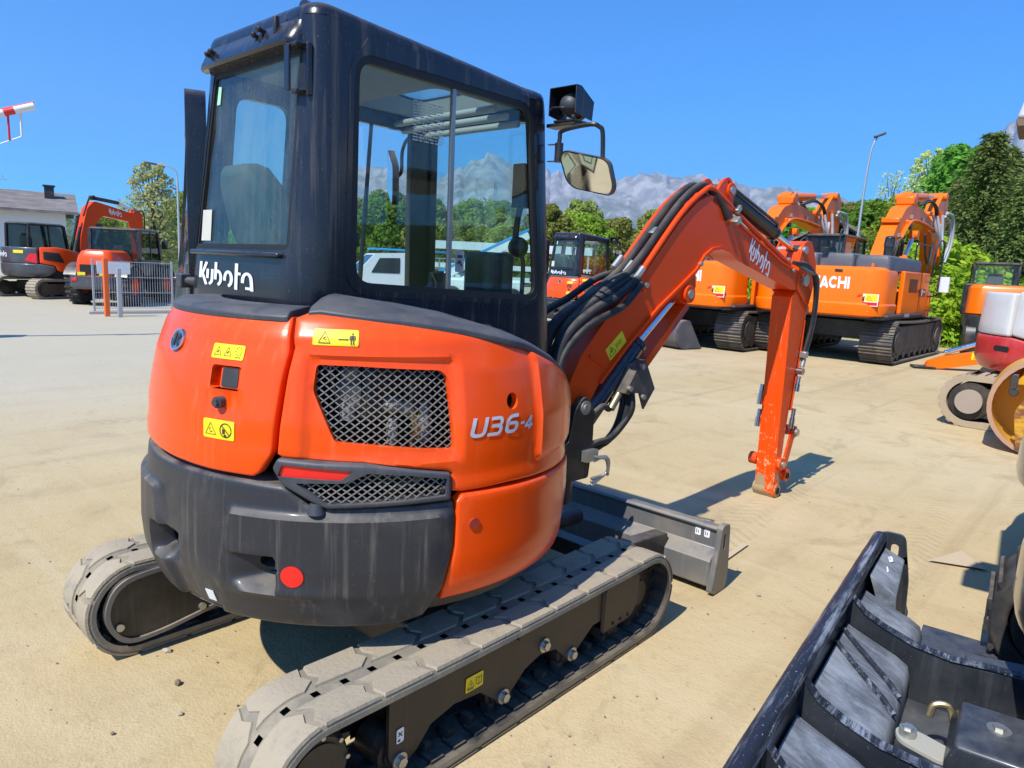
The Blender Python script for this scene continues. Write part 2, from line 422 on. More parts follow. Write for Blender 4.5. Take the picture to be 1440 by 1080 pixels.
# ================================================================== the setting
def st(o): o['kind'] = 'structure'; return o
def ground_mat():
    t = NT('yard_dust'); v = t.coord((1, 1, 1))
    n1 = t.noise(v, .22, 5, .55); n2 = t.noise(v, 1.6, 6, .62, .6); n3 = t.noise(v, 14, 5, .65); n4 = t.noise(v, 90, 3, .6)
    c = t.mix(t.ramp(n1, .35, .68), (0.497, 0.380, 0.198), (0.559, 0.441, 0.251))
    c = t.mix(t.math('MULTIPLY', t.ramp(n2, .50, .72), .55), c, (0.401, 0.295, 0.150))
    c = t.mix(t.math('MULTIPLY', t.ramp(t.noise(v, .6, 6, .65, 1.0), .52, .75), .5), c, (0.573, 0.470, 0.285))
    c = t.mix(t.math('MULTIPLY', t.ramp(n3, .57, .76), .5), c, (0.315, 0.237, 0.140))
    c = t.mix(t.math('MULTIPLY', t.ramp(n4, .62, .74), .40), c, (0.239, 0.190, 0.126))
    # wheel marks: long faint streaks across the yard
    wv = t.noise(t.coord((.12, 2.4, 1)), 1.0, 4, .6, .4)
    c = t.mix(t.math('MULTIPLY', t.ramp(wv, .52, .68), .50), c, (0.382, 0.285, 0.154))
    wv2 = t.noise(t.coord((2.6, .16, 1)), 1.0, 5, .62, .5)
    c = t.mix(t.math('MULTIPLY', t.ramp(wv2, .55, .70), .40), c, (0.573, 0.475, 0.295))
    c = t.mix(t.math('MULTIPLY', t.ramp(t.noise(v, .9, 7, .72, 1.5), .56, .66), .45), c, (0.353, 0.271, 0.150))
    # drier, greyer apron further off
    sx = t.n('SeparateXYZ'); t.l(t.coord(), sx.inputs[0])
    far = t.ramp(t.math('ADD', sx.outputs[1], t.math('MULTIPLY', n1, 3)), 3.5, 11)
    c = t.mix(t.math('MULTIPLY', far, .75), c, (0.461, 0.432, 0.343))
    # crawler and tyre prints: worn bands with cross bars
    sep = t.n('SeparateXYZ'); t.l(v, sep.inputs[0]); X, Y = sep.outputs[0], sep.outputs[1]; prints = None
    for (k0, k1, k2, wd, fr) in ((-2.35, .02, .012, .17, 62), (-.65, .03, .010, .17, 62), (3.9, -.16, .004, .15, 48), (5.2, -.15, .004, .15, 48), (-1.75, .10, -.006, .12, 70)):
        line = t.math('ADD', k0, t.math('MULTIPLY', X, t.math('ADD', k1, t.math('MULTIPLY', X, k2))))
        m_ = t.ramp(t.math('ABSOLUTE', t.math('SUBTRACT', Y, line)), wd, wd*.8)
        ab = t.math('ADD', t.math('MULTIPLY', X, fr), t.math('MULTIPLY', t.math('ABSOLUTE', t.math('SUBTRACT', Y, line)), fr*.8))
        bars = t.ramp(t.math('SINE', ab), -.1, .5)
        q = t.math('MULTIPLY', m_, t.math('ADD', t.math('MULTIPLY', bars, .7), .3)); prints = q if prints is None else t.math('MAXIMUM', prints, q)
    prints = t.math('MULTIPLY', prints, t.ramp(t.noise(v, 1.1, 5, .65), .42, .64))
    c = t.mix(t.math('MULTIPLY', prints, .22), c, (0.320, 0.256, 0.153))
    h = t.math('ADD', t.math('ADD', t.math('MULTIPLY', prints, -.45), t.math('MULTIPLY', n3, .5)), t.math('ADD', t.math('MULTIPLY', n4, .35), t.math('MULTIPLY', n2, 1.2)))
    t.bsdf(c, .95, 0, .15, bump=h, bstr=.5, bdist=.02); return t.m
def green_mat(name, a, b, sc=3):
    t = NT(name); v = t.coord(); n = t.noise(v, sc, 6, .65)
    t.bsdf(t.mix(t.ramp(n, .3, .7), a, b), .9, 0, .1, bump=t.noise(v, sc*6, 5, .7), bstr=.9, bdist=.05); return t.m
MEADOW = green_mat('meadow_green', (.045, .085, .018), (.10, .14, .035), .6)
mb = MB(); V = []; n = 48
rings = [0, 40, 90, 200, 600, 2000, 6000, 16000]
for r in rings[1:]:
    for k in range(n): V.append((r*math.cos(2*math.pi*k/n), r*math.sin(2*math.pi*k/n), -.03))
V.append((0, 0, -.03)); F = [(len(V)-1, k, (k+1) % n) for k in range(n)]
for i in range(len(rings)-2):
    for k in range(n): F.append((i*n+k, (i+1)*n+k, (i+1)*n+(k+1) % n, i*n+(k+1) % n))
st(obj('ground', MB().add(V, F), MEADOW))
GM = ground_mat()
yard = [(-30, -40), (70, -40), (45, -6), (22.2, .2), (21.4, 1.5), (21.2, 3.5), (22.5, 6.5), (27, 12), (38, 22), (48, 34), (50, 52), (20, 60), (-30, 60)]
# the yard: gently uneven sheet, finer close to the camera
mb = MB(); NX, NY = 150, 150
def yx(i): t = i/NX*2-1; return 5+math.copysign(abs(t)**2.2, t)*66
def yy(j): t = j/NY*2-1; return 2+math.copysign(abs(t)**2.2, t)*60
idx = {}; V = []; F = []
def yh(x, y):
    return .010*mnoise.noise((x*.9, y*.9, 0))+.006*mnoise.noise((x*2.6, y*2.6, 4))+.003*mnoise.noise((x*7, y*7, 9))
for i in range(NX+1):
    for j in range(NY+1):
        x, y = yx(i), yy(j); idx[i, j] = len(V)
        near = max(abs(x), abs(y)) < 7
        h = yh(x, y) if math.hypot(x, y) < 30 else 0
        V.append((x, y, -.004+h*.6))
for i in range(NX):
    for j in range(NY):
        c = ((yx(i)+yx(i+1))/2, (yy(j)+yy(j+1))/2)
        if inside(c, yard): F.append((idx[i, j], idx[i+1, j], idx[i+1, j+1], idx[i, j+1]))
st(obj('yard', MB().add(V, F), GM))
# faint painted arrow head and line on the ground
PAINTW = paint('worn_ground_paint', (.53, .43, .285), .95, .6, 0, .8, 0, dustcol=(.53, .425, .27))
mb = MB(); mb.add([(3.05, -1.60, .012), (3.42, -1.72, .012), (3.18, -1.90, .012)], [(0, 1, 2)]); o = st(obj('ground_marking', mb, PAINTW))
mb = MB(); mb.add([(1.95, -.72, .012), (2.40, -.70, .012), (2.40, -.66, .012), (1.95, -.69, .012)], [(0, 1, 2, 3)]); st(obj('ground_marking', mb, PAINTW))
# pebbles and crumbs of earth
rnd = random.Random(11); mb = MB(); ico = []
bmx = bmesh.new(); bmesh.ops.create_icosphere(bmx, subdivisions=1, radius=1); bmx.verts.ensure_lookup_table()
IV = [v.co.copy() for v in bmx.verts]; IF = [tuple(v.index for v in f.verts) for f in bmx.faces]; bmx.free()
def stone(mb, x, y, s):
    e = (rnd.uniform(.7, 1.4), rnd.uniform(.7, 1.3), rnd.uniform(.45, .8)); a = rnd.uniform(0, 6.28); c, sn = math.cos(a), math.sin(a)
    mb.add([(x+s*(v.x*e[0]*c-v.y*e[1]*sn)*rnd.uniform(.8, 1.2), y+s*(v.x*e[0]*sn+v.y*e[1]*c)*rnd.uniform(.8, 1.2), s*e[2]*.5+s*v.z*e[2]) for v in IV], IF)
for k in range(1000):
    d = 1.2+rnd.random()**1.7*13; a = R(rnd.uniform(-8, 95)); x, y = CAM.x+d*math.cos(a), CAM.y+d*math.sin(a)
    stone(mb, x, y, rnd.choice((.002, .003, .003, .004, .005, .006)))
t = NT('pebble_mix'); ob = t.coord(); t.bsdf(t.mix(t.ramp(t.noise(ob, 3, 3), .35, .65), (.20, .16, .115), (.46, .40, .31)), .95, 0, .2); PEB = t.m
o = obj('gravel', mb, PEB, flat=True); o['kind'] = 'stuff'
mb0 = MB()
for x, y, s in ((-.795, .52, .020), (-.86, .25, .017), (-.93, .05, .010), (-1.15, .1, .012), (-1.05, -.3, .010), (-.55, -.98, .010), (1.75, -1.05, .012)):
    m_ = MB(); stone(m_, x, y, s); obj('pebble', m_, PEB, flat=True, parent=o)
# ---- grass bank and wooded slope behind the machines
def slope_h(x, y):
    # height of the wooded slope that climbs behind the right hand machines
    d = (x-27)*.97-(y-4)*.25
    a = sst(d, 0, 62); side = sst(math.degrees(math.atan2(y-CAM.y, x-CAM.x)), 27, 14) if False else 1-sst(math.degrees(math.atan2(y-CAM.y, x-CAM.x)), 15, 31)
    return a*side*7.0
mb = MB(); us = [14+i*4.0 for i in range(60)]; vs_ = [-120+i*4.0 for i in range(46)]
gfun = lambda x, y: Vector((x+8, y, slope_h(x+8, y)-.02+.1*mnoise.noise((x*.2, y*.2, 0))))
cells = MB(); V = []; F = []; ii = {}
for i, x in enumerate(us):
    for j, y in enumerate(vs_): ii[i, j] = len(V); V.append(gfun(x, y))
for i in range(len(us)-1):
    for j in range(len(vs_)-1):
        c = ((us[i]+us[i+1])/2+8, (vs_[j]+vs_[j+1])/2)
        if slope_h(*c) > .02: F.append((ii[i, j], ii[i+1, j], ii[i+1, j+1], ii[i, j+1]))
st(obj('hillside', cells.add(V, F), green_mat('slope_green', (.030, .060, .012), (.075, .12, .026), 1.2)))
# ---- limestone mountains across the valley
def ridge(az):
    T = [(-25, 4.5), (0, 7.5), (4, 9.5), (6.5, 10.8), (8.3, 11.6), (9.6, 9.6), (11, 7.2), (13, 6.0), (16, 5.8), (19, 6.2), (22.5, 6.9), (25, 7.1), (29, 7.7), (33, 7.5), (36.5, 7.0), (40, 7.8), (43, 8.2), (44.6, 9.3), (46.5, 8.0), (49, 6.6), (53, 7.4), (57, 7.2), (61, 5.0), (66, 3.2), (72, 2.3), (82, 2.0), (100, 2.0)]
    return lerp_tab(az, [a for a, _ in T], [b for _, b in T])
mb = MB(); NA, NR = 420, 34; V = []
for i in range(NA+1):
    az = -25+125*i/NA
    for j in range(NR+1):
        t = j/NR; r = 5300+t*3700
        prof = (t**1.35) if t < .82 else (.82**1.35+(1-.82**1.35)*1.0*((t-.82)/.18)**.8)
        e = ridge(az); H = math.tan(R(e))*9000*.985
        n = mnoise.fractal((az*.34, t*2.5, 0), .9, 2.1, 6)*.10+abs(mnoise.noise((az*.9, t*5, 3)))*.07-.04
        nn = mnoise.noise((az*2.6, t*1.2, 7))*.035+mnoise.noise((az*6, t*2, 2))*.018
        z = H*(prof*(1+nn*1.4)+n*t*(1 if t < .97 else .6)); a = R(az)
        V.append((CAM.x+r*math.cos(a), CAM.y+r*math.sin(a), max(-2, z)-2))
F = [(i*(NR+1)+j, (i+1)*(NR+1)+j, (i+1)*(NR+1)+j+1, i*(NR+1)+j+1) for i in range(NA) for j in range(NR)]
t = NT('limestone_rock'); v = t.coord((.001, .001, .001)); sx = t.n('SeparateXYZ'); t.l(t.coord(), sx.inputs[0])
geo = t.n('NewGeometry'); gz = t.n('SeparateXYZ'); t.l(geo.outputs['Normal'], gz.inputs[0])
rock = t.mix(t.ramp(t.noise(t.coord((.0055, .0055, .0012)), 1, 7, .68), .40, .62), (.25, .245, .24), (.43, .42, .40))
wood = t.mix(t.noise(v, 22, 6, .7), (.07, .095, .045), (.14, .16, .08))
hgt = t.math('ADD', t.math('DIVIDE', sx.outputs[2], 840.0), t.math('MULTIPLY', t.math('SUBTRACT', t.noise(v, 9, 6, .7), .5), 1.1))
f = t.math('MULTIPLY', t.ramp(hgt, .42, .72), t.math('SUBTRACT', 1.0, t.math('MULTIPLY', t.ramp(gz.outputs[2], .86, .95), .5)))
t.bsdf(t.mix(f, wood, rock), .95, 0, .1, bump=t.noise(t.coord((.006, .006, .003)), 1, 7, .7), bstr=1, bdist=40)
st(obj('mountains', MB().add(V, F), t.m))
# ================================================================== the big excavator in the middle
XA, R0 = -.12, .857
ZR = [.40, .45, .50, .53, .56, .60, .66, .74, .93, 1.01, 1.03, 1.1, 1.2, 1.23, 1.3, 1.38, 1.48, 1.54, 1.6]
RR = [.70, .76, .785, .805, .82, .835, .856, .863, .858, .850, .845, .847, .845, .84, .828, .812, .776, .735, .68]
def rof(z): return lerp_tab(z, ZR, RR)
def body(u, z, d=0., bump=0.):
    r = rof(z)+d+bump; p = u/R0
    return Vector((XA-r*math.cos(p), -r*math.sin(p), z))
EX = empty('excavator', (0, 0, 0), 0, 'large orange compact excavator with dark cab and folded boom in the middle of the yard', 'excavator')

def make_track(parent, yo, yi, hl, zt, nl, lug=True, lugmesh=None, cx=0., name='rubber_track', mats=None):
    """rubber crawler: stadium path, belt with sprocket holes, staggered tread lugs"""
    r = zt/2; st = 2*(hl-r)*1.0; per = 2*st+2*math.pi*r
    yc = (yo+yi)/2; hw = abs(yo-yi)/2
    def P(l, d=0.):
        l = l % per
        if l < st: x, z, nx, nz = -hl+r+l, zt, 0, 1           # top, forwards
        elif l < st+math.pi*r:
            a = (l-st)/r; x, z, nx, nz = hl-r+r*math.sin(a), r+r*math.cos(a), math.sin(a), math.cos(a)
        elif l < 2*st+math.pi*r: x, z, nx, nz = hl-r-(l-st-math.pi*r), 0, 0, -1
        else:
            a = (l-2*st-math.pi*r)/r; x, z, nx, nz = -hl+r-r*math.sin(a), r-r*math.cos(a), -math.sin(a), -math.cos(a)
        if 0.03 < z and l < st: z -= .010*math.sin(math.pi*l/st)          # slight sag
        return x+nx*d+cx, z+nz*d
    mts = mats or (RUBBER, TRKIN, LUGM)
    pitch = per/nl; mb = MB(); ns = nl*4; lt = .008
    cols = [-hw, -hw+.006, -.013, .013, hw-.006, hw]
    do = [-lt-.016, -lt, -lt, -lt, -lt, -lt-.016]
    for i in range(ns):
        l0, l1 = per*i/ns, per*(i+1)/ns
        for c in range(5):
            if c == 2 and i % 4 == 1: continue
            q = []
            for l, cc in ((l0, c), (l0, c+1), (l1, c+1), (l1, c)):
                x, z = P(l, do[cc]); q.append((x, yc+cols[cc], z))
            mb.add(q, [(0, 1, 2, 3)], 0)
            q = []
            for l, cc in ((l0, c), (l1, c), (l1, c+1), (l0, c+1)):
                x, z = P(l, -lt-.034); q.append((x, yc+cols[cc], z))
            mb.add(q, [(0, 1, 2, 3)], 1)
        for cc in (0, 5):
            q = [(P(l, d)[0], yc+cols[cc], P(l, d)[1]) for l, d in ((l0, do[0]), (l1, do[0]), (l1, -lt-.034), (l0, -lt-.034))]
            mb.add(q, [(0, 1, 2, 3)], 0)
    bm_ = mb
    belt = obj(name, mb, mts[:2], parent)
    dl = MB()
    for i in range(nl):
        for sgn in (-1, 1):
            a = P(per*(i+.5)/nl-.02, -lt-.034); b = P(per*(i+.5)/nl+.02, -lt-.034); a2 = P(per*(i+.5)/nl-.013, -lt-.075); b2 = P(per*(i+.5)/nl+.013, -lt-.075)
            y0, y1 = yc+sgn*.03, yc+sgn*.075
            V = [(a[0], y0, a[1]), (a[0], y1, a[1]), (b[0], y1, b[1]), (b[0], y0, b[1]), (a2[0], y0, a2[1]), (a2[0], y1, a2[1]), (b2[0], y1, b2[1]), (b2[0], y0, b2[1])]
            dl.add(V, [(4, 5, 6, 7), (0, 1, 5, 4), (1, 2, 6, 5), (2, 3, 7, 6), (3, 0, 4, 7)])
        for cc in (-.62, .62):    # flat ribs on the inner side of the belt
            a = P(per*(i+.5)/nl-.03, -lt-.034); b = P(per*(i+.5)/nl+.03, -lt-.034); a2 = P(per*(i+.5)/nl-.027, -lt-.046); b2 = P(per*(i+.5)/nl+.027, -lt-.046)
            y0, y1 = yc+cc*hw-.035, yc+cc*hw+.035
            V = [(a[0], y0, a[1]), (a[0], y1, a[1]), (b[0], y1, b[1]), (b[0], y0, b[1]), (a2[0], y0, a2[1]), (a2[0], y1, a2[1]), (b2[0], y1, b2[1]), (b2[0], y0, b2[1])]
            dl.add(V, [(4, 5, 6, 7), (0, 1, 5, 4), (1, 2, 6, 5), (2, 3, 7, 6), (3, 0, 4, 7)])
    o = obj('drive_lugs', dl, TRKIN, belt, flat=True); o['kind'] = 'stuff'
    if lug:
        rnd = random.Random(3)
        for i in range(nl//2*2):
            for sgn in (-1, 1):
                if i % 2 == (0 if sgn > 0 else 1): continue
                base = pitch*(i+.5); k = pitch/.105
                prof = [(-.104, .028), (.072, .022), (.120, .062), (.104, .100), (.122, .149), (-.072, .149), (-.084, .104), (-.062, .066)]
                pl = [((aa-.01)*k+.01, bb/.15*hw) for aa, bb in prof]; top = [((aa-.01)*k*.955+.01, (.086+(bb-.086)*.95)/.15*hw) for aa, bb in prof]
                def LS(u, v, d, base=base, sgn=sgn):
                    x, z = P(base+u, d); return Vector((x, yc+sgn*v, z))
                jit = rnd.uniform(-.0015, .0008)
                lm = panel(top, [], lambda u, v, d: LS(u, v, jit), .042, 0); n = len(pl)
                A1 = [LS(u, v, -.011) for u, v in resample(pl, .042)]; B1 = [LS(u, v, jit) for u, v in [(.01+(u-.01)*.955, (.086+(v/hw*.15-.086)*.95)/.15*hw) for u, v in resample(pl, .042)]]; n = len(A1)
                lm.add(A1+B1, [(j, (j+1) % n, n+(j+1) % n, n+j) for j in range(n)])
                obj('tread_lug', lm, mts[2], belt, angle=35)
    return P, per

YO, YI, HL, ZT = -.877, -.577, 1.0868, .4226
make_track(EX, YO, YI, HL, ZT, 46)
make_track(EX, -YI, -YO, HL, ZT, 46)

# ---------------------------------------------------------------- undercarriage
mb = MB(); mb.box((0.02, 0, .27), (.62, 1.0, .16)); mb.prism([(-.5, .30), (.5, .30), (.42, .36), (-.42, .36)], lambda u, v, d: (d, u, v), -.26, .26)
obj('centre_frame', mb, FRAME, EX, .01)
obj('slew_ring', MB().cyl((XA, 0, .33), (XA, 0, .50), .33, n=40), BLACK, EX)
def side_frame(sg):
    y = lambda a: sg*a
    # sloping roof, vertical skirt with arches over the rollers
    mb = MB()
    out = [(-.62, .33), (-.62, .13), (-.60, .075), (-.545, .075), (-.50, .10)]
    for cx in (-.30, .02, .34): pass
    out += [(-.44, .165), (-.33, .19), (-.20, .175), (-.12, .11), (-.10, .08), (-.05, .08), (-.02, .11), (.05, .165), (.14, .19), (.24, .175), (.30, .12), (.33, .085), (.37, .085), (.40, .12), (.50, .185), (.56, .185), (.56, .33)]
    panel(out, [], lambda u, v, d: Vector((u, y(.815+d), v if v < .29 else v)), .06, .015, mb)
    mb.add([(-.62, y(.815), .33-.02), (.56, y(.815), .33-.02), (.56, y(.72), .372), (-.62, y(.72), .372), (-.62, y(.60), .372), (.56, y(.60), .372), (.56, y(.60), .08), (-.62, y(.60), .08)],
           [(0, 1, 2, 3), (3, 2, 5, 4), (4, 5, 6, 7)])
    mb.add([(.56, y(.815), .31), (.56, y(.72), .372), (.56, y(.60), .372), (.56, y(.60), .1), (.56, y(.815), .1)], [(0, 1, 2, 3, 4)])
    fr = obj('track_frame', mb, FRAME, EX)
    # front cover box
    mb = MB(); mb.prism(rpoly([(.56, .34), (.56, .115), (.80, .125), (.855, .20), (.855, .335), (.80, .36)], .03), lambda u, v, d: (u, y(d), v), .60, .828)
    cv = obj('tension_cover', mb, FRAME, EX, .012)
    for x in (.64, .70, .76): obj('cover_hole', MB().cyl((x, y(.829), .15), (x, y(.831), .15), .008, n=10), VOID, cv)
    for x, z in ((-.575, .098), (-.075, .105), (.35, .11), (.17, .19) if False else (.16, .225)):
        b = MB().cyl((x, y(.80), z), (x, y(.838), z), .019, n=6); b.cyl((x, y(.81), z), (x, y(.822), z), .03, n=14)
        obj('roller_bolt', b, ZINC, EX)
    for x in (-.58, -.08, .35, .68):
        b = MB().cyl((x, y(.66), .115), (x, y(.79), .115), .065, n=20); b.cyl((x, y(.785), .115), (x, y(.80), .115), .045, n=16); obj('track_roller', b, FRAME, EX)
    b = MB().cyl((.02, y(.66), .335), (.02, y(.83), .335), .035, n=18); obj('carrier_roller', b, FRAME, EX)
    # idler and sprocket
    b = MB().cyl((.88, y(.66), .211), (.88, y(.79), .211), .155, n=32); b.cyl((.88, y(.64), .211), (.88, y(.81), .211), .06, n=20); obj('idler_wheel', b, FRAME, EX)
    b = MB(); n = 17
    V = [(0.16 if k % 4 in (0, 1) else .125, 2*math.pi*(k+.5)/(4*n)) for k in range(4*n)]
    b.prism([(-.875+r_*math.cos(a), .211+r_*math.sin(a)) for r_, a in V], lambda u, v, d: (u, y(d), v), .705, .735)
    b.cyl((-.875, y(.70), .211), (-.875, y(.78), .211), .118, n=32); b.cyl((-.875, y(.78), .211), (-.875, y(.80), .211), .118, .105, n=32)
    sp = obj('drive_sprocket', b, FRAME, EX, angle=30)
    b = MB(); b.cyl((-.875, y(.80), .211), (-.875, y(.806), .211), .088, n=32)
    obj('hub_plate', b, FRAME, sp)
    b = MB()
    for k in range(9):
        a = 2*math.pi*k/9; b.cyl((-.875+.135*math.cos(a)*.78, y(.80), .211+.105*math.sin(a)), (-.875+.105*math.cos(a), y(.806), .211+.105*math.sin(a)), .008, n=6)
    obj('hub_bolt', b, ZINC, sp)
    # pan that covers the travel motor, seen from the inside of the machine
    out = rpoly([(-1.035, .21), (-.98, .36), (-.82, .385), (-.50, .36), (-.46, .30), (-.46, .17), (-.50, .13), (-.80, .075), (-.96, .07)], .09, 6)
    S = lambda u, v, d: Vector((u, y(.560-d), v))
    b = MB(); panel(out, [], S, .06, .05, b); gd = obj('motor_cover', b, BLACK, EX)
    b = MB(); inner = [(-.75+(u+.75)*.93, .225+(v-.225)*.88) for u, v in out]
    panel(out, [inner], lambda u, v, d: Vector((u, y(.548-d), v)), .05, .03, b); obj('cover_rim', b, GALV, gd)
    for x, z in ((-.965, .16), (-.58, .33), (-.62, .14)):
        obj('cover_bolt', MB().cyl((x, y(.56), z), (x, y(.545), z), .016, n=10), ZINC, gd)
    return fr
side_frame(-1); side_frame(1)
# frame decals
def flat_sticker(name, w_, h_, at, ux, uy, mat, prints=(), parent=EX, rad=.006):
    """flat decal: at = centre, ux/uy = in-plane axes"""
    at, ux, uy = Vector(at), Vector(ux).normalized(), Vector(uy).normalized(); nn = ux.cross(uy)
    S0 = lambda u, v, d: at+ux*u+uy*v+nn*(.0015+d)
    s_ = obj(name, panel(rrect(-w_/2, -h_/2, w_/2, h_/2, rad, 3), [], S0, .05, .0008, grid=False), mat, parent)
    if prints:
        S1 = lambda u, v, d: at+ux*u+uy*v+nn*(.0026+d)
        obj('sticker_print', panel([[(x, y_) for x, y_ in p] for p in prints], [], S1, .2, 0, grid=False), INK, s_ if parent is EX else parent)
    return s_
def tri_outline(cx, cy, s, lw=.1):
    a = [(cx-s, cy-s*.8), (cx+s, cy-s*.8), (cx, cy+s*.9)]
    return [ribbon([a[i], a[(i+1) % 3]], s*lw) for i in range(3)]
def hazard_prints(w_, h_, kind):
    p = []
    if kind == 'keepaway':
        p += tri_outline(-w_*.24, 0, h_*.40, .09); p += [ribbon([(-w_*.27, -h_*.08), (-w_*.22, .06*h_)], h_*.05), ribbon([(-w_*.24, -h_*.12), (-w_*.19, -.12*h_)], h_*.03)]
        x = w_*.17; p += [ribbon([(x-.013, -h_*.08), (x+.013, -h_*.08)], .0025), [(x-.019, -h_*.08), (x-.011, -h_*.03), (x-.011, -h_*.13)], [(x+.019, -h_*.08), (x+.011, -h_*.13), (x+.011, -h_*.03)]]
        X = w_*.37; p += [arc(X, h_*.25, h_*.06, h_*.06, 0, 330, 10), [(X-.006, h_*.16), (X+.006, h_*.16), (X+.006, -h_*.1), (X-.006, -h_*.1)], ribbon([(X-.009, h_*.14), (X-.009, -h_*.1)], .003), ribbon([(X+.009, h_*.14), (X+.009, -h_*.1)], .003), ribbon([(X-.004, -h_*.1), (X-.004, -h_*.38)], .004), ribbon([(X+.004, -h_*.1), (X+.004, -h_*.38)], .004)]
    if kind == 'three':
        for k, c in enumerate((-.3, .02)):
            p += tri_outline(w_*c, 0, h_*.34, .09); p += [ribbon([(w_*c-.004, -h_*.12), (w_*c+.003, h_*.04)], .004)]
        for k in range(8):
            a = R(45*k); p += [ribbon([(w_*.34+.011*math.cos(a), .004+.011*math.sin(a)), (w_*.34+.014*math.cos(a), .004+.014*math.sin(a))], .004)]
        for k in range(4): p += [ribbon([(w_*.27+k*.006, -h_*.36), (w_*.27+k*.006, -h_*.28)], .003)]
    if kind == 'nosit':
        p += tri_outline(-w_*.24, 0, h_*.36, .08); p += [ribbon([(-w_*.28, -h_*.05), (-w_*.25, h_*.06)], .003), ribbon([(-w_*.27, -h_*.14), (-w_*.18, -h_*.16)], .003)]
        c = arc(w_*.24, 0, h_*.36, h_*.36, 0, 355, 26); p += [ribbon(c, .0035), ribbon([(w_*.24-h_*.25, h_*.25), (w_*.24+h_*.25, -h_*.25)], .0035)]
        p += [[(w_*.14, -.012), (w_*.22, -.012), (w_*.22, .002), (w_*.14, .006)], [(w_*.19, -.022), (w_*.28, -.022), (w_*.26, -.014), (w_*.19, -.013)]]
    if kind == 'manual':
        p += tri_outline(-w_*.22, -h_*.02, h_*.30, .1); p += [ribbon([(-w_*.22, -h_*.12), (-w_*.19, h_*.02)], .004)]
        x = w_*.24; p += [ribbon([(x-.014, -.012), (x-.014, .014), (x, .010), (x+.014, .014), (x+.014, -.012), (x, -.016), (x-.014, -.012)], .0022), ribbon([(x, -.015), (x, .01)], .002)]
        p += [ribbon([(-w_*.4, -h_*.36), (-w_*.05, -h_*.36)], .003)]
    return p
flat_sticker('warning_sticker', .088, .058, (-.235, -.8165, .235), (1, 0, 0), (0, 0, 1), YEL, hazard_prints(.088, .058, 'manual'))
flat_sticker('paper_label', .030, .052, (-.575, -.8165, .19), (1, 0, .05), (0, 0, 1), WHITE, [[(-.01, -.02), (.0, -.02), (.0, -.012), (-.01, -.012)], ribbon([(-.008, .0), (.008, .012)], .004), ribbon([(-.008, .014), (.008, -.004)], .004)])

# ---------------------------------------------------------------- dozer blade
XB = 1.598
prof = [(.075, .365), (.0, .375), (-.012, .360), (0, .345), (.012, .345), (.012, .245), (-.045, .200), (-.058, .185), (-.058, .045), (-.03, .028), (.03, 0.005), (.085, .0), (.062, .06), (.045, .18), (.055, .3)]
mb = MB(); mb.prism(prof, lambda u, v, d: (XB+u, d, v), -.845, .845)
bl = obj('dozer_blade', mb, GALV, EX, .004)
for sg in (-1, 1):
    mb = MB(); out = rpoly([(-.075, .02), (-.035, .0), (.10, 0), (.112, .10), (.085, .385), (-.005, .385), (-.022, .25)], .03)
    panel(out, [rrect(.020, .245, .045, .335, .012, 4)], lambda u, v, d, sg=sg: Vector((XB+u, sg*(.877+d), v)), .05, .032, mb)
    obj('end_plate', mb, GALV, bl, .004)
for yy in (-.78, -.725): flat_sticker('blade_label', .034, .045, (XB+.0125-.0005, yy, .315), (0, -1, 0), (0, 0, 1), WHITE, [ribbon([(-.008, -.012), (-.008, .012)], .004), ribbon([(.003, -.010), (.003, .006)], .004)], bl)
mb = MB()
for sg in (-1, 1):
    mb.bar((.40, sg*.40, .24), (XB-.03, sg*.52, .20), .09, .13)
mb.bar((1.1, -.45, .21), (1.1, .45, .21), .1, .09); mb.cyl((.45, 0, .30), (1.45, 0, .24), .05)
obj('blade_arm', mb, BLACK, EX, .008)

# ---------------------------------------------------------------- swing deck, counterweight, hood
mb = MB(); mb.lathe([(.05, .62), (.78, .62), (.79, .60), (.78, .545), (.45, .50), (.05, .50)], (XA, 0, 0), n=64); mb.box((.42, .12, .62), (.75, .95, .10))
obj('swing_deck', mb, BLACK, EX, angle=30)
mb = MB(); mb.lathe([(.60, .60), (.63, 1.0), (.62, 1.35), (.52, 1.47), (.05, 1.50)], (XA, 0, 0), n=40); obj('engine_bay', mb, VOID, EX)
mb = MB(); mb.box((.20, -.40, .98), (.42, .42, .72)); mb.box((.36, .22, .98), (.80, .90, .74)); obj('machine_frame', mb, BLACK, EX, .02)

def cw_bump(u, z):
    b = 0
    L = .30+(.917-z)*-.0+ (.05*(z-.67)/.25)                         # slanted crease on the rear
    b += .022*sst(u, L-.008, L+.014)*(1-sst(z, .912, .928))*(1-.6*sst(u, 1.0, 1.1))
    L2 = .02-(.05*(z-.67)/.25)
    b += .022*(1-sst(u, L2-.014, L2+.008))*(1-sst(z, .912, .928))
    # finger pockets with a dusty lip
    for (c, sg) in ((.43, 1), (.015, -1)):
        q = (u-c)*sg
        ins = sst(q, -.105, .075)*(1-sst(q, .082, .094))*sst(z, .655, .70)*(1-sst(z, .772, .786))
        b -= .085*ins
    b += .010*sst(u, .34, .40)*(1-sst(u, .55, .80))*sst(z, .635, .655)*(1-sst(z, .66, .70))
    return b
out = [(-1.15, 1.02), (-1.15, .525), (.92, .525), (1.0, .55), (1.03, .60), (1.056, .648), (1.090, .80), (1.096, .94), (1.09, .948), (.634, .945), (.612, .955), (.550, 1.002), (.532, 1.010), (.389, 1.017)]
S = lambda u, v, d: body(u, v, d, cw_bump(u, v))
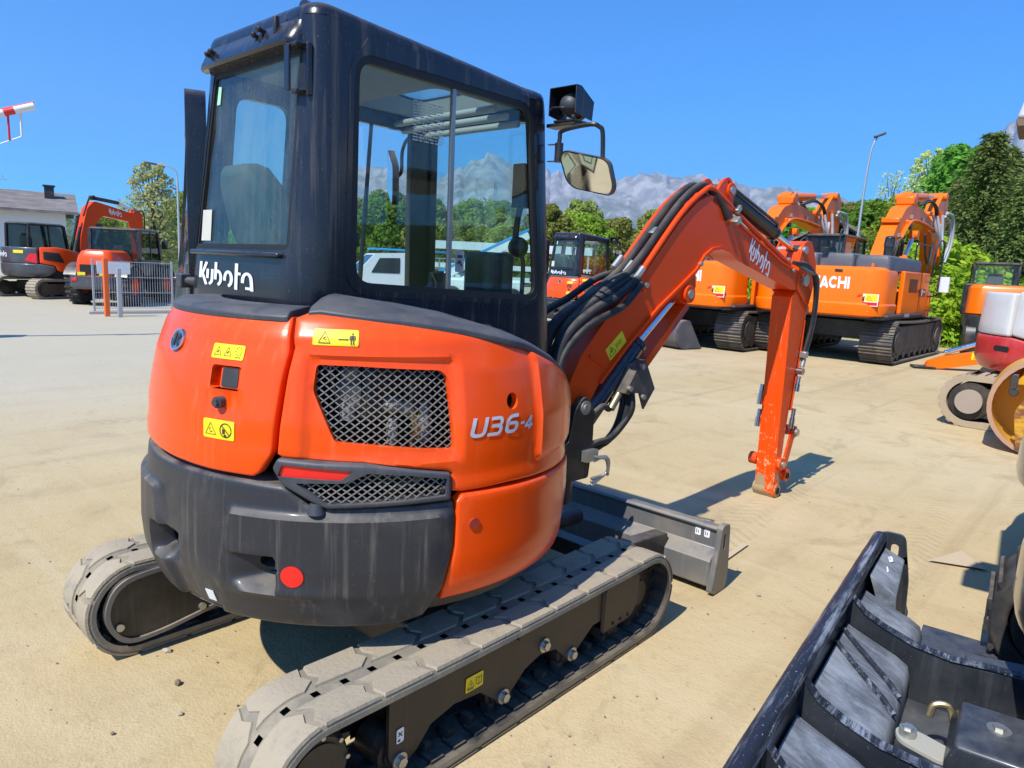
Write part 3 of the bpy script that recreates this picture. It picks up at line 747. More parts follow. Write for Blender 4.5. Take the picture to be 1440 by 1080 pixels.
def smooth_bevel_S(S_, poly, rad):
    """round the rim of a panel inwards by rad"""
    def dist(p):
        m = 9; n = len(poly)
        for i in range(n):
            ax, ay = poly[i]; bx, by = poly[(i+1) % n]; dx, dy = bx-ax, by-ay; L = dx*dx+dy*dy
            t = 0 if L == 0 else max(0, min(1, ((p[0]-ax)*dx+(p[1]-ay)*dy)/L)); m = min(m, math.hypot(p[0]-ax-t*dx, p[1]-ay-t*dy))
        return m
    def f(u, v, d):
        q = dist((u, v))
        if q < rad: d = d-(rad-math.sqrt(max(0, rad*rad-(rad-q)**2)))
        return S_(u, v, d)
    return f
holes = [[(.478+.040*math.cos(R(a)), .742+.028*math.sin(R(a))) for a in range(0, 360, 20)], [(-.02+.040*math.cos(R(a)), .742+.028*math.sin(R(a))) for a in range(0, 360, 20)]]
mb = panel(out, holes, smooth_bevel_S(S, out, .015), .0115, .10, hollow=True, rim=.015)
# closed underside
us = [-1.15+(2.15)*i/40 for i in range(41)]
mb.grid(lambda u, k: Vector((XA-(.805-.5*k)*math.cos(u/R0), -(.805-.5*k)*math.sin(u/R0), .527)), us, [0, .3, 1])
cw = obj('counterweight', mb, CWT, EX, angle=45)
mb = MB()
for c in (.478, -.02):
    mb.grid(lambda a, k: body(c+(.05)*math.cos(a), .742+.04*math.sin(a), -.05-.1*k, 0), [2*math.pi*i/16 for i in range(16)], [0, 1], closeu=True)
obj('pocket_tube', mb, VOID, cw)
c = [(.577+.036*math.cos(R(a)), .726+.036*math.sin(R(a))) for a in range(0, 360, 10)]
obj('round_reflector', panel(c, [], lambda u, v, d: body(u, v, d+.0035, cw_bump(u, v)), .02, .002), RED, EX)
obj('white_tag', panel(rrect(.205, .555, .245, .60, .003), [], lambda u, v, d: body(u, v, d+.003, cw_bump(u, v)), .02, .002), WHITE, EX)
b = body(.645, .952, .0); obj('lifting_stud', MB().cyl(b+Vector((0, 0, -.02)), b+Vector((0, 0, .012)), .03, .02, n=18), LEDGE, EX)

# engine door
def door_bump(u, z):
    b = -.012*sst(u, .225, .25)*(1-sst(u, .36, .385))*sst(z, 1.19, 1.225)*(1-sst(z, 1.275, 1.30))
    b += .006*(1-sst(z, 1.10, 1.14))
    return b
dout = [(-.62, 1.05), (-.19, 1.048), (.063, 1.038), (.26, 1.032), (.430, 1.032), (.452, 1.045), (.490, 1.100), (.496, 1.115), (.505, 1.225), (.516, 1.33), (.532, 1.433), (.518, 1.535), (-.62, 1.535)]
rec = rrect(.240, 1.298, .368, 1.374, .012, 3)
S = smooth_bevel_S(lambda u, v, d: body(u, v, d, door_bump(u, v)), dout, .010)
dr = obj('engine_door', panel(dout, [rec], S, .02, .03, hollow=True, rim=.010), HULL, EX)
mb = panel(rec, [], lambda u, v, d: body(u, v, d-.045), .03, .003)
n = len(rec)
mb.add([body(u, v, -.001) for u, v in rec]+[body(u, v, -.046) for u, v in rec], [(i, (i+1) % n, n+(i+1) % n, n+i) for i in range(n)])
obj('latch_recess', mb, HULL, dr)
mb = panel(rrect(.272, 1.300, .363, 1.368, .008, 3), [], lambda u, v, d: body(u, v, d-.012), .03, .03); lt_ = obj('latch_lever', mb, HULL, dr, .003)
obj('latch_pad', panel(rrect(.281, 1.305, .350, 1.365, .008, 3), [], lambda u, v, d: body(u, v, d-.009), .03, .004), paint('latch_black', (.03, .03, .032), .6, .5, 0, 0, 0), dr)
a, b = body(.291, 1.257, -.02), body(.291, 1.257, .012); c = body(.291, 1.257, .022)
obj('lock_barrel', MB().cyl(a, b, .019, n=16).cyl(b, c, .012, n=6), LEDGE, dr)
# badge
mb = MB(); cu, cz = .004, 1.431
ring = [(cu+.047*math.cos(R(a)), cz+.036*math.sin(R(a))) for a in range(0, 360, 12)]; ring2 = [(cu+.040*math.cos(R(a)), cz+.030*math.sin(R(a))) for a in range(0, 360, 12)]
bd = obj('round_badge', panel(ring, [], lambda u, v, d: body(u, v, d+.006), .02, .006), plain('badge_face', (.42, .40, .40), .25, .9), EX)
obj('badge_ring', panel(ring, [ring2], lambda u, v, d: body(u, v, d+.010), .02, .005), CHROME, bd)
kk = [[(-.022, .020), (-.010, .024), (-.010, -.024), (-.022, -.020)], [(-.006, .0), (.014, .026), (.026, .016), (.010, .0), (.026, -.016), (.014, -.026)]]
obj('badge_mark', panel([[(cu+x*1.1, cz+y*.9) for x, y in k] for k in kk], [], lambda u, v, d: body(u, v, d+.0092), .02, .003), BLACK, bd)

# side hood with two grilles
def hood_bump(u, z):
    b = -.020*sst(u, .585, .615)*(1-sst(u, 1.095, 1.125))*sst(z, 1.085, 1.112)*(1-sst(z, 1.405, 1.43))
    b += .020*sst(u, 1.474, 1.496)*sst(z, 1.02, 1.05)*1.0
    b += .020*(1-sst(z, 1.025, 1.045))*sst(u, 1.30, 1.34)*(1-sst(u, 1.46, 1.5))*0
    b += .006*(sst(z, 1.455, 1.452+.01))*(1-sst(u, 1.0, 1.3))
    return b
hout = [(.512, 1.112), (.53, 1.102), (.792, 1.094), (1.06, 1.055), (1.085, 1.045), (1.085, .985), (1.125, .979), (1.33, .979), (1.64, .963), (1.93, .955), (1.955, .98), (1.96, 1.15), (1.93, 1.235), (1.85, 1.285), (1.644, 1.375), (1.45, 1.442), (1.239, 1.487), (1.15, 1.510), (.93, 1.535), (.766, 1.547), (.579, 1.555), (.530, 1.535), (.547, 1.447), (.533, 1.344), (.522, 1.226)]
gr = rpoly([(.625, 1.396), (.772, 1.395), (1.055, 1.383), (1.080, 1.360), (1.090, 1.25), (1.100, 1.122), (.99, 1.128), (.848, 1.143), (.697, 1.155), (.618, 1.316)], .012, 3)
hl_ = [(1.344+.029*math.cos(R(a)), 1.267+.029*math.sin(R(a))) for a in range(0, 360, 20)]
S = smooth_bevel_S(lambda u, v, d: body(u, v, d, hood_bump(u, v)), hout, .011)
hd = obj('side_hood', panel(hout, [gr, hl_], S, .0155, .028, hollow=True, rim=.011), HULL, EX)
obj('service_hole_liner', MB().grid(lambda a, k: body(1.344+.031*math.cos(a), 1.267+.031*math.sin(a), -.02-.05*k), [2*math.pi*i/18 for i in range(18)], [0, 1], closeu=True), VOID, hd)
def lattice(poly, fn, dx, dy, wd, d0, mb=None):
    mb = mb or MB(); xs = [p[0] for p in poly]; ys = [p[1] for p in poly]; x0, x1, y0, y1 = min(xs), max(xs), min(ys), max(ys)
    k = dy/dx
    for sg in (1, -1):
        c = y0-(x1-x0)*k
        while c < y1+(x1-x0)*k:
            run = []; t = x0
            def flush(run):
                if len(run) > 1:
                    th = math.atan2(sg*k, 1); ox, oy = -math.sin(th)*wd/2, math.cos(th)*wd/2; V = []; F = []
                    for (a, b) in run:
                        dd = d0+(.0012 if sg > 0 else -.0012)
                        V += [fn(a+ox, b+oy, dd-.0015), fn(a-ox, b-oy, dd-.0015), fn(a-ox, b-oy, dd+.0015), fn(a+ox, b+oy, dd+.0015)]
                    for i in range(len(run)-1):
                        for j in range(4): F.append((4*i+j, 4*i+(j+1) % 4, 4*i+4+(j+1) % 4, 4*i+4+j))
                    mb.add(V, F)
            while t <= x1:
                y = c+sg*k*(t-x0)
                if inside((t, y), poly): run.append((t, y))
                else: flush(run); run = []
                t += dx/4
            flush(run); c += dy
    return mb
gmat = paint('grille_wire', (.17, .165, .155), .5, .5, .1, .3, 0, metal=.2)
obj('mesh_grille', lattice([((u-.86)*1.02+.86, (v-1.26)*1.03+1.26) for u, v in gr], lambda u, v, d: body(u, v, d), .036, .0255, .0036, -.040), gmat, EX, flat=True)
# what shows of the engine behind it
mb = MB()
for (u, z0, z1, r) in ((.715, 1.20, 1.36, .030), (.735, 1.28, 1.30, .055), (1.03, 1.13, 1.25, .032), (.90, 1.12, 1.20, .02)): mb.tube([body(u, z0, -.16), body(u, (z0+z1)/2, -.15), body(u, z1, -.17)], r, 10)
mb.tube(smooth([body(.70, 1.34, -.13), body(.76, 1.365, -.14), body(.84, 1.33, -.18)]), .022)
mb.ball(body(.90, 1.25, -.15), .04, sc=(1, 1, .8)); mb.ball(body(.96, 1.24, -.15), .03)
obj('engine_parts', mb, plain('cast_alloy', (.30, .29, .26), .6, .5), EX)
mb = MB(); mb.tube(smooth([body(.97, 1.27, -.14), body(.99, 1.18, -.13), body(.98, 1.1, -.14)]), .012); mb.tube(smooth([body(1.0, 1.13, -.13), body(1.01, 1.22, -.14), body(1.05, 1.25, -.17)]), .009)
obj('brass_pipe', mb, plain('brass_fitting', (.45, .28, .10), .35, .9), EX)
mb = MB(); mb.box(body(1.0, 1.28, -.18), (.10, .10, .14)); mb.box(body(.8, 1.3, -.22), (.16, .2, .2)); obj('air_filter', mb, BLACK, EX, .01)
# lamp unit below the hood
lout = rpoly([(.502, 1.070), (.520, 1.103), (.64, 1.098), (.80, 1.093), (1.078, 1.050), (1.076, .962), (.95, .959), (.680, .950), (.655, .958), (.53, 1.022)], .010, 3)
lgr = rpoly([(.580, 1.028), (.735, 1.034), (.806, 1.066), (.93, 1.055), (1.062, 1.034), (1.055, .979), (.92, .973), (.678, .964)], .006, 3)
lgt = rpoly([(.538, 1.086), (.760, 1.074), (.722, 1.042), (.522, 1.046)], .008, 3)
S = smooth_bevel_S(lambda u, v, d: body(u, v, d+.018), lout, .012)
lu = obj('lamp_housing', panel(lout, [lgr, lgt], S, .02, .05, hollow=True, rim=.012), LEDGE, EX)
obj('red_reflector', panel(lgt, [], lambda u, v, d: body(u, v, d+.010), .03, .01), RED, lu)
obj('vent_mesh', lattice([((u-.85)*1.02+.85, (v-1.01)*1.03+1.01) for u, v in lgr], lambda u, v, d: body(u, v, d), .032, .0225, .0038, .000), gmat, lu, flat=True)
for u, v in ((.96, 1.036), (1.045, .995)): obj('housing_screw', MB().cyl(body(u, v, -.01), body(u, v, .010), .008, n=10), BLACK, lu)
# lower side panel
pout = rpoly([(1.099, .950), (1.125, .972), (1.64, .957), (1.955, .945), (1.965, .80), (1.95, .66), (1.88, .605), (1.06, .600), (1.062, .648), (1.094, .80)], [.004, .004, 0, .02, .02, .05, .06, 0, 0, 0], 4)
def pn_bump(u, z):
    L = 1.12+(.945-z)*.10
    return .006-.012*(1-sst(u, L, L+.03))*0-.012*sst(u, 1.72, 1.9)*(1-sst(z, .70, .84))
S = smooth_bevel_S(lambda u, v, d: body(u, v, d, pn_bump(u, v)), pout, .013)
pn = obj('side_panel', panel(pout, [], S, .025, .03, hollow=True, rim=.013), HULL, EX)
obj('panel_plug', MB().cyl(body(1.165, .865, .0), body(1.165, .865, .012), .020, n=18), paint('plug_red', (.35, .03, .01), .5), pn)
# plastic ledges round the foot of the cab
def ledge(us, zs, wd, rise, ends=.02):
    mb = MB(); secs = []
    for i, u in enumerate(us):
        z = zs[i]; r = rof(z)+.018; ph = u/R0
        pr = [(r-.02, z-.035), (r, z-.022), (r, z-.004), (r-.02, z+.012), (r-wd*.6, z+rise*.8), (r-wd, z+rise), (r-wd, z+rise-.03), (r-wd*.6, z+rise*.7-.03)]
        secs.append([Vector((XA-a*math.cos(ph), -a*math.sin(ph), b)) for a, b in pr])
    n = len(secs[0]); V = [p for s in secs for p in s]; m = len(secs)
    F = [(i*n+j, i*n+(j+1) % n, (i+1)*n+(j+1) % n, (i+1)*n+j) for i in range(m-1) for j in range(n)]+[tuple(range(n)), tuple(range((m-1)*n, m*n))]
    return mb.add(V, F)
us = [-.62+1.10*i/18 for i in range(19)]+[.505]
obj('ledge_trim', ledge(us, [1.542]*19+[1.544], .17, .022), LEDGE, EX, .004)
Zt = lambda u: lerp_tab(u, [.56, .60, .85, .93, 1.16, 1.46, 1.65, 1.76, 1.86, 1.94, 1.99, 2.0], [1.555, 1.566, 1.547, 1.542, 1.516, 1.462, 1.392, 1.340, 1.285, 1.215, 1.10, .98])
us = [.575+(1.985-.575)*i/34 for i in range(35)]
obj('ledge_trim', ledge(us, [Zt(u) for u in us], .19, .045), LEDGE, EX, .004)

# stickers on the round body
def body_sticker(cu, cz, w_, h_, kind, shear=0, bump=lambda u, v: 0, skew=0):
    f = lambda u, v, d: body(cu+u+v*shear, cz+v+u*skew, d+.003, bump(cu+u, cz+v))
    s_ = obj('warning_sticker', panel(rrect(-w_/2, -h_/2, w_/2, h_/2, .006, 3), [], f, .02, .0012), YEL, EX)
    f1 = lambda u, v, d: body(cu+u+v*shear, cz+v+u*skew, d+.0042, bump(cu+u, cz+v))
    obj('sticker_print', panel(hazard_prints(w_, h_, kind), [], f1, .02, 0, grid=False), INK, s_)
    return s_
body_sticker(.298, 1.417, .140, .046, 'three', bump=door_bump)
body_sticker(.297, 1.170, .130, .062, 'nosit', bump=door_bump)
body_sticker(.688, 1.483, .156, .050, 'keepaway', bump=hood_bump)
# model name
gl, tw = logo_u36(); k = .067
f = lambda u, v, d: body(1.142+u*k*1.28, 1.158+v*k-u*k*.010, d+.0032, hood_bump(1.142+u*k*1.28, 1.158+v*k))
obj('model_lettering', panel(gl, [], f, .18, .0, grid=True), SILVERPRINT, EX)

# ---------------------------------------------------------------- cab
CX0, CX1, CY0, CY1 = -.60, .795, -.25, .72
def plan_path():
    P = rpoly([(CX0, CY1), (CX0, CY0), (CX1, CY0), (CX1, CY1)], [.13, .115, .06, .06], 8)
    i0 = 0
    P = [(.30, CY1)]+P[0:]
    # order: left wall (going back) -> rear -> right -> front -> left wall again
    P = P+[(.30, CY1)]
    P = [Vector((x, y, 0)) for x, y in P]; L = [0]
    for i in range(1, len(P)): L.append(L[-1]+(P[i]-P[i-1]).length)
    return P, L
PP, PL = plan_path(); PTOT = PL[-1]
def plan(a):
    a = max(0, min(PTOT, a))
    for i in range(1, len(PL)):
        if a <= PL[i] or i == len(PL)-1:
            t = (a-PL[i-1])/max(1e-9, PL[i]-PL[i-1]); p = PP[i-1].lerp(PP[i], t)
            d = (PP[i]-PP[i-1]).normalized()
            return p, Vector((d.y, -d.x, 0))*-1
def a_of(pt):
    best = None
    for i in range(1, len(PL)):
        q = PP[i]-PP[i-1]; t = max(0, min(1, (Vector((*pt, 0))-PP[i-1]).dot(q)/max(1e-12, q.length_squared))); p = PP[i-1].lerp(PP[i], t); dd = (p-Vector((*pt, 0))).length
        if best is None or dd < best[0]: best = (dd, PL[i-1]+(PL[i]-PL[i-1])*t)
    return best[1]
cl01 = lambda x: max(0., min(1., x))
def taper(p):
    x, y, z = p; k = (z-1.37)/1.08
    return Vector((x-.115*k*cl01((x-.2)/.56)+.05*cl01((z-1.6)/.85)*cl01((-x-.3)/.3), y-.15*k*cl01((y-.3)/.42), z+lift(x)*cl01((z-2.452)/.02)))
lift = lambda x: .062*cl01((.62-x)/1.12)
CABC = Vector(((CX0+CX1)/2, (CY0+CY1)/2, 0))
def cabS(a, z, d):
    p, n = plan(a)
    if n.dot(p-CABC) < 0: n = -n
    p = p+n*d; return taper((p.x, p.y, z))
ar = lambda y: a_of((CX0, y)); asd = lambda x: a_of((x, CY0)); af = lambda y: a_of((CX1, y))
def al(x):   # left wall; two stretches of the loop
    return .30-x if x <= .30 else PTOT-(x-.30)
ZB, ZTOP = 1.30, 2.475
rwin = rpoly([(ar(.65), 1.742), (ar(-.155), 1.748), (ar(-.185), 2.43), (ar(.565), 2.43)], .03, 4)
swin = rpoly([(asd(-.400), 1.618), (asd(.700), 1.570), (asd(.655), 2.447), (asd(-.404), 2.447)], .10, 6)
fwin = rpoly([(af(-.17), 1.42), (af(.64), 1.42), (af(.64), 2.40), (af(-.17), 2.40)], .05, 4)
qwin = rpoly([(al(-.17), 1.50), (al(-.17), 2.38), (al(-.44), 2.38), (al(-.44), 1.50)], .06, 4)
d1 = [(0.001, 1.36), (al(-.04), 1.36), (al(-.04), 2.39), (0.001, 2.39)]
d2 = [(al(.64), 1.36), (PTOT-.001, 1.36), (PTOT-.001, 2.39), (al(.60), 2.39)]
mb = panel([(0, ZB), (PTOT, ZB), (PTOT, ZTOP), (0, ZTOP)], [rwin, swin, fwin, qwin, d1, d2], cabS, .055, .045)
cab = obj('cab', mb, DARK, EX, angle=40)
# roof: rounded rim and crowned top with a skylight
mb = MB(); A = [PTOT*i/120 for i in range(120)]
rim = [(0, ZTOP-.001), (.004, ZTOP+.016), (.016, ZTOP+.034), (.042, ZTOP+.047), (.085, ZTOP+.053)]
mb.grid(lambda a, j: cabS(a, rim[j][1] if False else ZTOP, -rim[j][0])+Vector((0, 0, rim[j][1]-ZTOP)), A, list(range(5)), closeu=True)
loop = [cabS(a, ZTOP, -.085) for a in A]; loop2 = [(p.x, p.y) for p in loop]
sky_h = rrect(.16, -.06, .50, .46, .05, 4)
Sroof = lambda u, v, d: Vector((u, v, ZTOP+.053+d+lift(u)))
panel(loop2, [sky_h], Sroof, .08, .012, mb)
rf = obj('roof', mb, DARK, cab, angle=50)
obj('skylight', panel(sky_h, [], lambda u, v, d: Vector((u, v, ZTOP+.050+d+lift(u))), .2, .005, grid=False), GLASS, cab)
mb = panel(loop2, [rrect(.14, -.08, .52, .48, .05, 4)], lambda u, v, d: Vector((u, v, 2.462+d)), .1, .008)
n = len(sky_h); s2 = rrect(.14, -.08, .52, .48, .05, 4)
mb.add([Vector((u, v, 2.46)) for u, v in s2]+[Vector((u, v, ZTOP+.042+lift(u))) for u, v in sky_h], [(i, (i+1) % n, n+(i+1) % n, n+i) for i in range(n)])
obj('headliner', mb, HEADLINER, cab)
# rear visor
mb = MB(); V = []
for y in (.535, .52, .48, .30, .1, -.10, -.150, -.175):
    e = {.535: .35, .52: .75, -.150: .8, -.175: .25}.get(y, 1.0); x0 = -.535
    for dx, z in ((.02, 2.545), (-.028*e, 2.520), (-.060*e, 2.462), (-.066*e, 2.446), (-.055*e, 2.438), (.02, 2.450)): V.append((x0+dx, y, z))
F = [(i*6+j, i*6+(j+1) % 6, (i+1)*6+(j+1) % 6, (i+1)*6+j) for i in range(7) for j in range(6)]+[tuple(range(6)), tuple(range(42, 48))]
obj('visor', MB().add(V, F), DARK, cab)
# brackets, lifting eye, hooks
for y, z in ((.44, 2.486), (.41, 2.492), (.07, 2.494), (.03, 2.506)):
    b = MB().cyl((-.54, y, z), (-.592, y, z+.004), .007, n=8); b.ball((-.594, y, z+.006), .011, 8, 6); b.box((-.58, y, z-.02), (.012, .012, .04)); obj('lamp_stud', b, BLACK, cab)
obj('cable_clip', MB().box((-.575, -.055, 2.515), (.02, .018, .06)), BLACK, cab, .005)
S = lambda u, v, d: Vector((-.50+d, -.150-u, 2.525+v))
obj('lifting_eye', panel(rpoly([(-.05, 0), (.035, -.04), (.06, -.01), (-.0, .075), (-.05, .075)], .03, 5), [[(-.012+.02*math.cos(R(a)), .035+.022*math.sin(R(a))) for a in range(0, 360, 24)]], S, .04, .014), DARK, cab)
mb = MB(); mb.box((-.588, -.150, 2.36), (.010, .030, .15)); mb.box((-.565, -.18, 2.433), (.045, .05, .012)); mb.box((-.565, -.18, 2.283), (.045, .05, .012)); mb.box((-.545, -.215, 2.355), (.02, .012, .17))
obj('grab_bracket', mb, DARK, cab, .003)
# windows
def seal(loop, wd, dep, out=.006):
    cx = sum(p[0] for p in loop)/len(loop); cy = sum(p[1] for p in loop)/len(loop); q = []
    n = len(loop)
    for i in range(n):
        a, b, c = Vector(loop[i-1]), Vector(loop[i]), Vector(loop[(i+1) % n]); t = (c-a).normalized(); nn = Vector((t.y, -t.x))
        if nn.dot(b-Vector((cx, cy))) > 0: nn = -nn
        q.append(tuple(b+nn*wd))
    return q
g = obj('back_window', panel(rwin, [], lambda a, z, d: cabS(a, z, d-.012), .12, .005), DGLASS, cab)
obj('window_seal', panel(rwin, [seal(rwin, .020, 0)], lambda a, z, d: cabS(a, z, d-.004), .1, .012), RUBSEAL, g)
obj('paper_note', panel([(ar(.60), 1.775), (ar(.50), 1.775), (ar(.505), 1.90), (ar(.605), 1.90)], [], lambda a, z, d: cabS(a, z, d-.0085), .2, .001), plain('note_paper', (.55, .55, .48), .8), g)
obj('inspection_sticker', panel([(ar(.525), 2.31), (ar(.485), 2.31), (ar(.478), 2.375), (ar(.515), 2.38)], [], lambda a, z, d: cabS(a, z, d-.0085), .2, .001), plain('sticker_mint', (.35, .75, .50), .6), g)
g = obj('side_window', panel(swin, [], lambda a, z, d: cabS(a, z, d-.014), .12, .005), GLASS, cab)
obj('window_seal', panel(swin, [seal(swin, .028, 0)], lambda a, z, d: cabS(a, z, d+.001), .08, .02), RUBSEAL, g)
o2 = [(p[0], p[1]) for p in swin]; big = seal(swin, -.022, 0)
obj('window_frame', panel(big, [swin], lambda a, z, d: cabS(a, z, d+.004), .08, .004), DARK, g)
mb = MB(); a0, a1 = asd(.098), asd(.094)
mb.add([cabS(a0-.009, 1.605, -.004), cabS(a0+.009, 1.605, -.004), cabS(a1+.009, 2.44, -.004), cabS(a1-.009, 2.44, -.004), cabS(a0-.009, 1.605, -.02), cabS(a0+.009, 1.605, -.02), cabS(a1+.009, 2.44, -.02), cabS(a1-.009, 2.44, -.02)], [(0, 1, 2, 3), (4, 5, 6, 7), (0, 3, 7, 4), (1, 2, 6, 5)])
obj('sliding_sash', mb, plain('sash_alloy', (.35, .35, .36), .35, .8), g)
obj('windscreen', panel(fwin, [], lambda a, z, d: cabS(a, z, d-.012), .12, .005), GLASS, cab)
obj('quarter_window', panel(qwin, [], lambda a, z, d: cabS(a, z, d-.012), .12, .005), GLASS, cab)
# maker's lettering under the back window
gl, tw = logo_kubota(); k = .092; yl = .565
f = lambda u, v, d: cabS(ar(yl)+(u*k)*2.45, 1.597+v*k-u*.004, d+.0025)
obj('maker_lettering', panel(gl, [], f, .06, 0), WHITE, cab)
# shelf under the back window
obj('sill_ledge', MB().bar((-.602, .60, 1.728), (-.602, -.12, 1.728), .03, .02), DARK, cab, .008)
# open door folded back along the far side
DE = Vector((math.cos(R(66.5)), math.sin(R(66.5)), 0)); DNn = Vector((-DE.y, DE.x, 0))
def doorS(u, v, d):
    k = cl01((v-1.40)/1.05); p = Vector((-.50, .665, 0))+DE*(u+.08)+DNn*(d+.085*(1-k)**1.5*sst(u, .05, .35)+.085)
    return Vector((p.x, p.y, v))
dl = rpoly([(.0, 1.34), (.72, 1.34), (.66, 2.43), (.0, 2.43)], [.05, .10, .14, .08], 6)
dw = rpoly([(.09, 1.62), (.62, 1.62), (.58, 2.27), (.09, 2.27)], .07, 4)
do_ = obj('cab_door', panel(dl, [dw], doorS, .06, .085), DARK, EX, .008)
obj('door_window', panel(dw, [], lambda u, v, d: doorS(u, v, d-.02), .1, .005), GLASS, do_)
obj('door_latch', MB().cyl((-.60, .70, 1.60), (-.55, .60, 1.60), .018, n=12).box((-.60, .70, 1.60), (.05, .05, .06)), LEDGE, EX, .006)
# ---- inside
seat = empty('seat'); seat.parent = EX
bk = [(-.19, 0), (-.20, .16), (-.155, .32), (-.10, .385), (.10, .385), (.155, .32), (.20, .16), (.19, 0)]
mb = MB()
def seatS(u, v, d): return Vector((-.36+.05-d*.0-.16*(v/.5)+d, .36+u, 1.70+v-.03))
V = []
for d_, sc in ((-.075, .82), (-.05, .96), (.0, 1.0), (.05, .96), (.075, .82)):
    V.append([(-.36-.14*(v/.45)+d_, .36+u*sc, 1.70+.19+(v-.19)*sc) for u, v in bk])
n = len(bk); vv = [p for s_ in V for p in s_]
F = [(i*n+j, i*n+(j+1) % n, (i+1)*n+(j+1) % n, (i+1)*n+j) for i in range(4) for j in range(n)]+[tuple(range(n)), tuple(range(4*n, 5*n))]
obj('backrest', MB().add(vv, F), SEAT, seat, .02, 3)
obj('cushion', MB().box((-.16, .36, 1.56), (.46, .42, .12)), SEAT, seat, .03, 3)
obj('seat_base', MB().box((-.16, .36, 1.44), (.42, .40, .20)), BLACK, seat, .01)
mb = MB(); mb.box((.48, -.10, 1.60), (.20, .16, .38)); mb.box((.10, -.14, 1.44), (.50, .14, .24)); mb.box((.05, .70, 1.42), (.4, .12, .22)); obj('console', mb, BLACK, EX, .03, 3)
obj('console_lever', MB().tube([(.15, -.10, 1.52), (.17, -.10, 1.64), (.16, -.10, 1.69)], [.014, .014, .03]), BLACK, EX)
mb = MB(); mb.tube(smooth([(.60, -.19, 2.05), (.59, -.17, 1.96), (.60, -.15, 1.83), (.61, -.17, 1.78)]), .016); mb.box((.60, -.175, 2.10), (.06, .07, .20)); mb.ball((.60, -.17, 1.82), .05); mb.tube(smooth([(.60, -.18, 1.8), (.63, -.18, 1.74), (.63, -.18, 1.55)]), .012)
obj('grab_handle', mb, BLACK, EX, .01)
mb = MB(); 
for k in range(3): mb.cyl((.42+.075*k, -.16, 2.415-.02*k), (.42+.075*k, .58, 2.415-.02*k), .016, n=10)
obj('screen_rail', mb, plain('rail_grey', (.38, .38, .36), .4), EX)
mb = MB(); mb.box((.15, .24, 1.35), (1.1, .85, .06)); obj('cab_floor', mb, BLACK, EX)
mb = MB(); mb.bar((.50, .35, 1.38), (.50, .32, 1.68), .03, .03); mb.bar((.50, .22, 1.38), (.50, .22, 1.68), .03, .03); obj('travel_lever', mb, BLACK, EX)
# print on the side glass (instruction sheet)
mb = MB(); rr = random.Random(5); pr = []
for k in range(14):
    y0 = 2.335-.011*k; x = -.11
    while x < .045:
        L = rr.uniform(.008, .03); pr.append([(asd(x), y0), (asd(min(x+L, .05)), y0), (asd(min(x+L, .05)), y0+.005), (asd(x), y0+.005)]); x += L+.006
obj('glass_print', panel(pr, [], lambda a, z, d: cabS(a, z, d-.0125), .2, 0, grid=False), plain('print_grey', (.35, .40, .40), .7), EX)
flat_sticker('pillar_label', .05, .09, (.16, -.238, 1.74), (1, 0, 0), (0, 0, 1), plain('label_grey', (.35, .36, .36), .6), [ribbon([(-.015, .02), (.015, .02)], .012), ribbon([(-.015, -.01), (.0, .0), (.012, -.02)], .01)])

# ---- work lamp and mirrors
lp = empty('work_lamp', (.735, -.325, 2.405)); lp.parent = EX; lp.scale = (.80, .80, .80)
S = lambda u, v, d: Vector((d, -u, v))
mb = MB()
for sg in (-1, 1): mb.prism([(-.07, .02), (.09, -.0), (.10, .10), (-.02, .165), (-.07, .165)] if True else [], lambda u, v, d, sg=sg: (u, sg*(.092-.10*max(0, .08-v)*0)+d*sg, v), 0, .006)
mb.add([(-.07, -.095, .165), (-.07, .095, .165), (-.02, .095, .165), (-.02, -.095, .165), (.10, .095, .10), (.10, -.095, .10), (-.07, -.095, .171), (-.07, .095, .171), (-.02, .095, .171), (-.02, -.095, .171), (.106, .095, .104), (.106, -.095, .104)],
       [(0, 1, 2, 3), (3, 2, 4, 5), (6, 7, 8, 9), (9, 8, 10, 11), (0, 1, 7, 6), (5, 4, 10, 11)])
obj('lamp_guard', mb, DARK, lp, .002)
mb = MB(); mb.ball((.03, 0, .085), .075, 20, 12, (1.1, 1, .92)); mb.cyl((.06, 0, .085), (.095, 0, .085), .075, n=24); obj('lamp_body', mb, LEDGE, lp)
mb = MB(); mb.box((.02, .0, -.01), (.14, .15, .012)); mb.box((.0, .03, -.028), (.09, .20, .02)); mb.tube(smooth([(-.06, .10, .05), (-.09, .05, .055), (-.09, -.02, .05), (-.05, -.05, .05)]), .006); mb.cyl((-.06, -.07, .0), (-.06, -.085, .0), .012, n=8); obj('lamp_bracket', mb, BLACK, lp, .002)
def mirror(root, W_, H_, tilt):
    S = lambda u, v, d: tilt @ Vector((d, -u, v))
    sh = rpoly([(-W_*.44, -H_*.10), (-W_*.30, -H_*.28), (W_*.40, -H_*.56), (W_*.5, -H_*.40), (W_*.47, H_*.10), (W_*.38, H_*.22), (-W_*.40, H_*.54), (-W_*.5, H_*.42)], .04, 6)
    mb = MB(); panel(sh, [], lambda u, v, d: S(u, v, -d+.0), .05, .035, mb); obj('mirror_shell', mb, BLACK, root, .008)
    s2_ = [(x*.93, y*.93) for x, y in sh]; obj('mirror_glass', panel(s2_, [], lambda u, v, d: S(u, v, -.0015-d), .06, 0), MIRROR, root)
mr = empty('mirror', (.735, -.445, 2.165)); mr.parent = EX
mirror(mr, .245, .215, Matrix.Rotation(R(14), 3, 'Z') @ Matrix.Rotation(R(-13), 3, 'Y') @ Matrix.Rotation(R(-8), 3, 'X'))
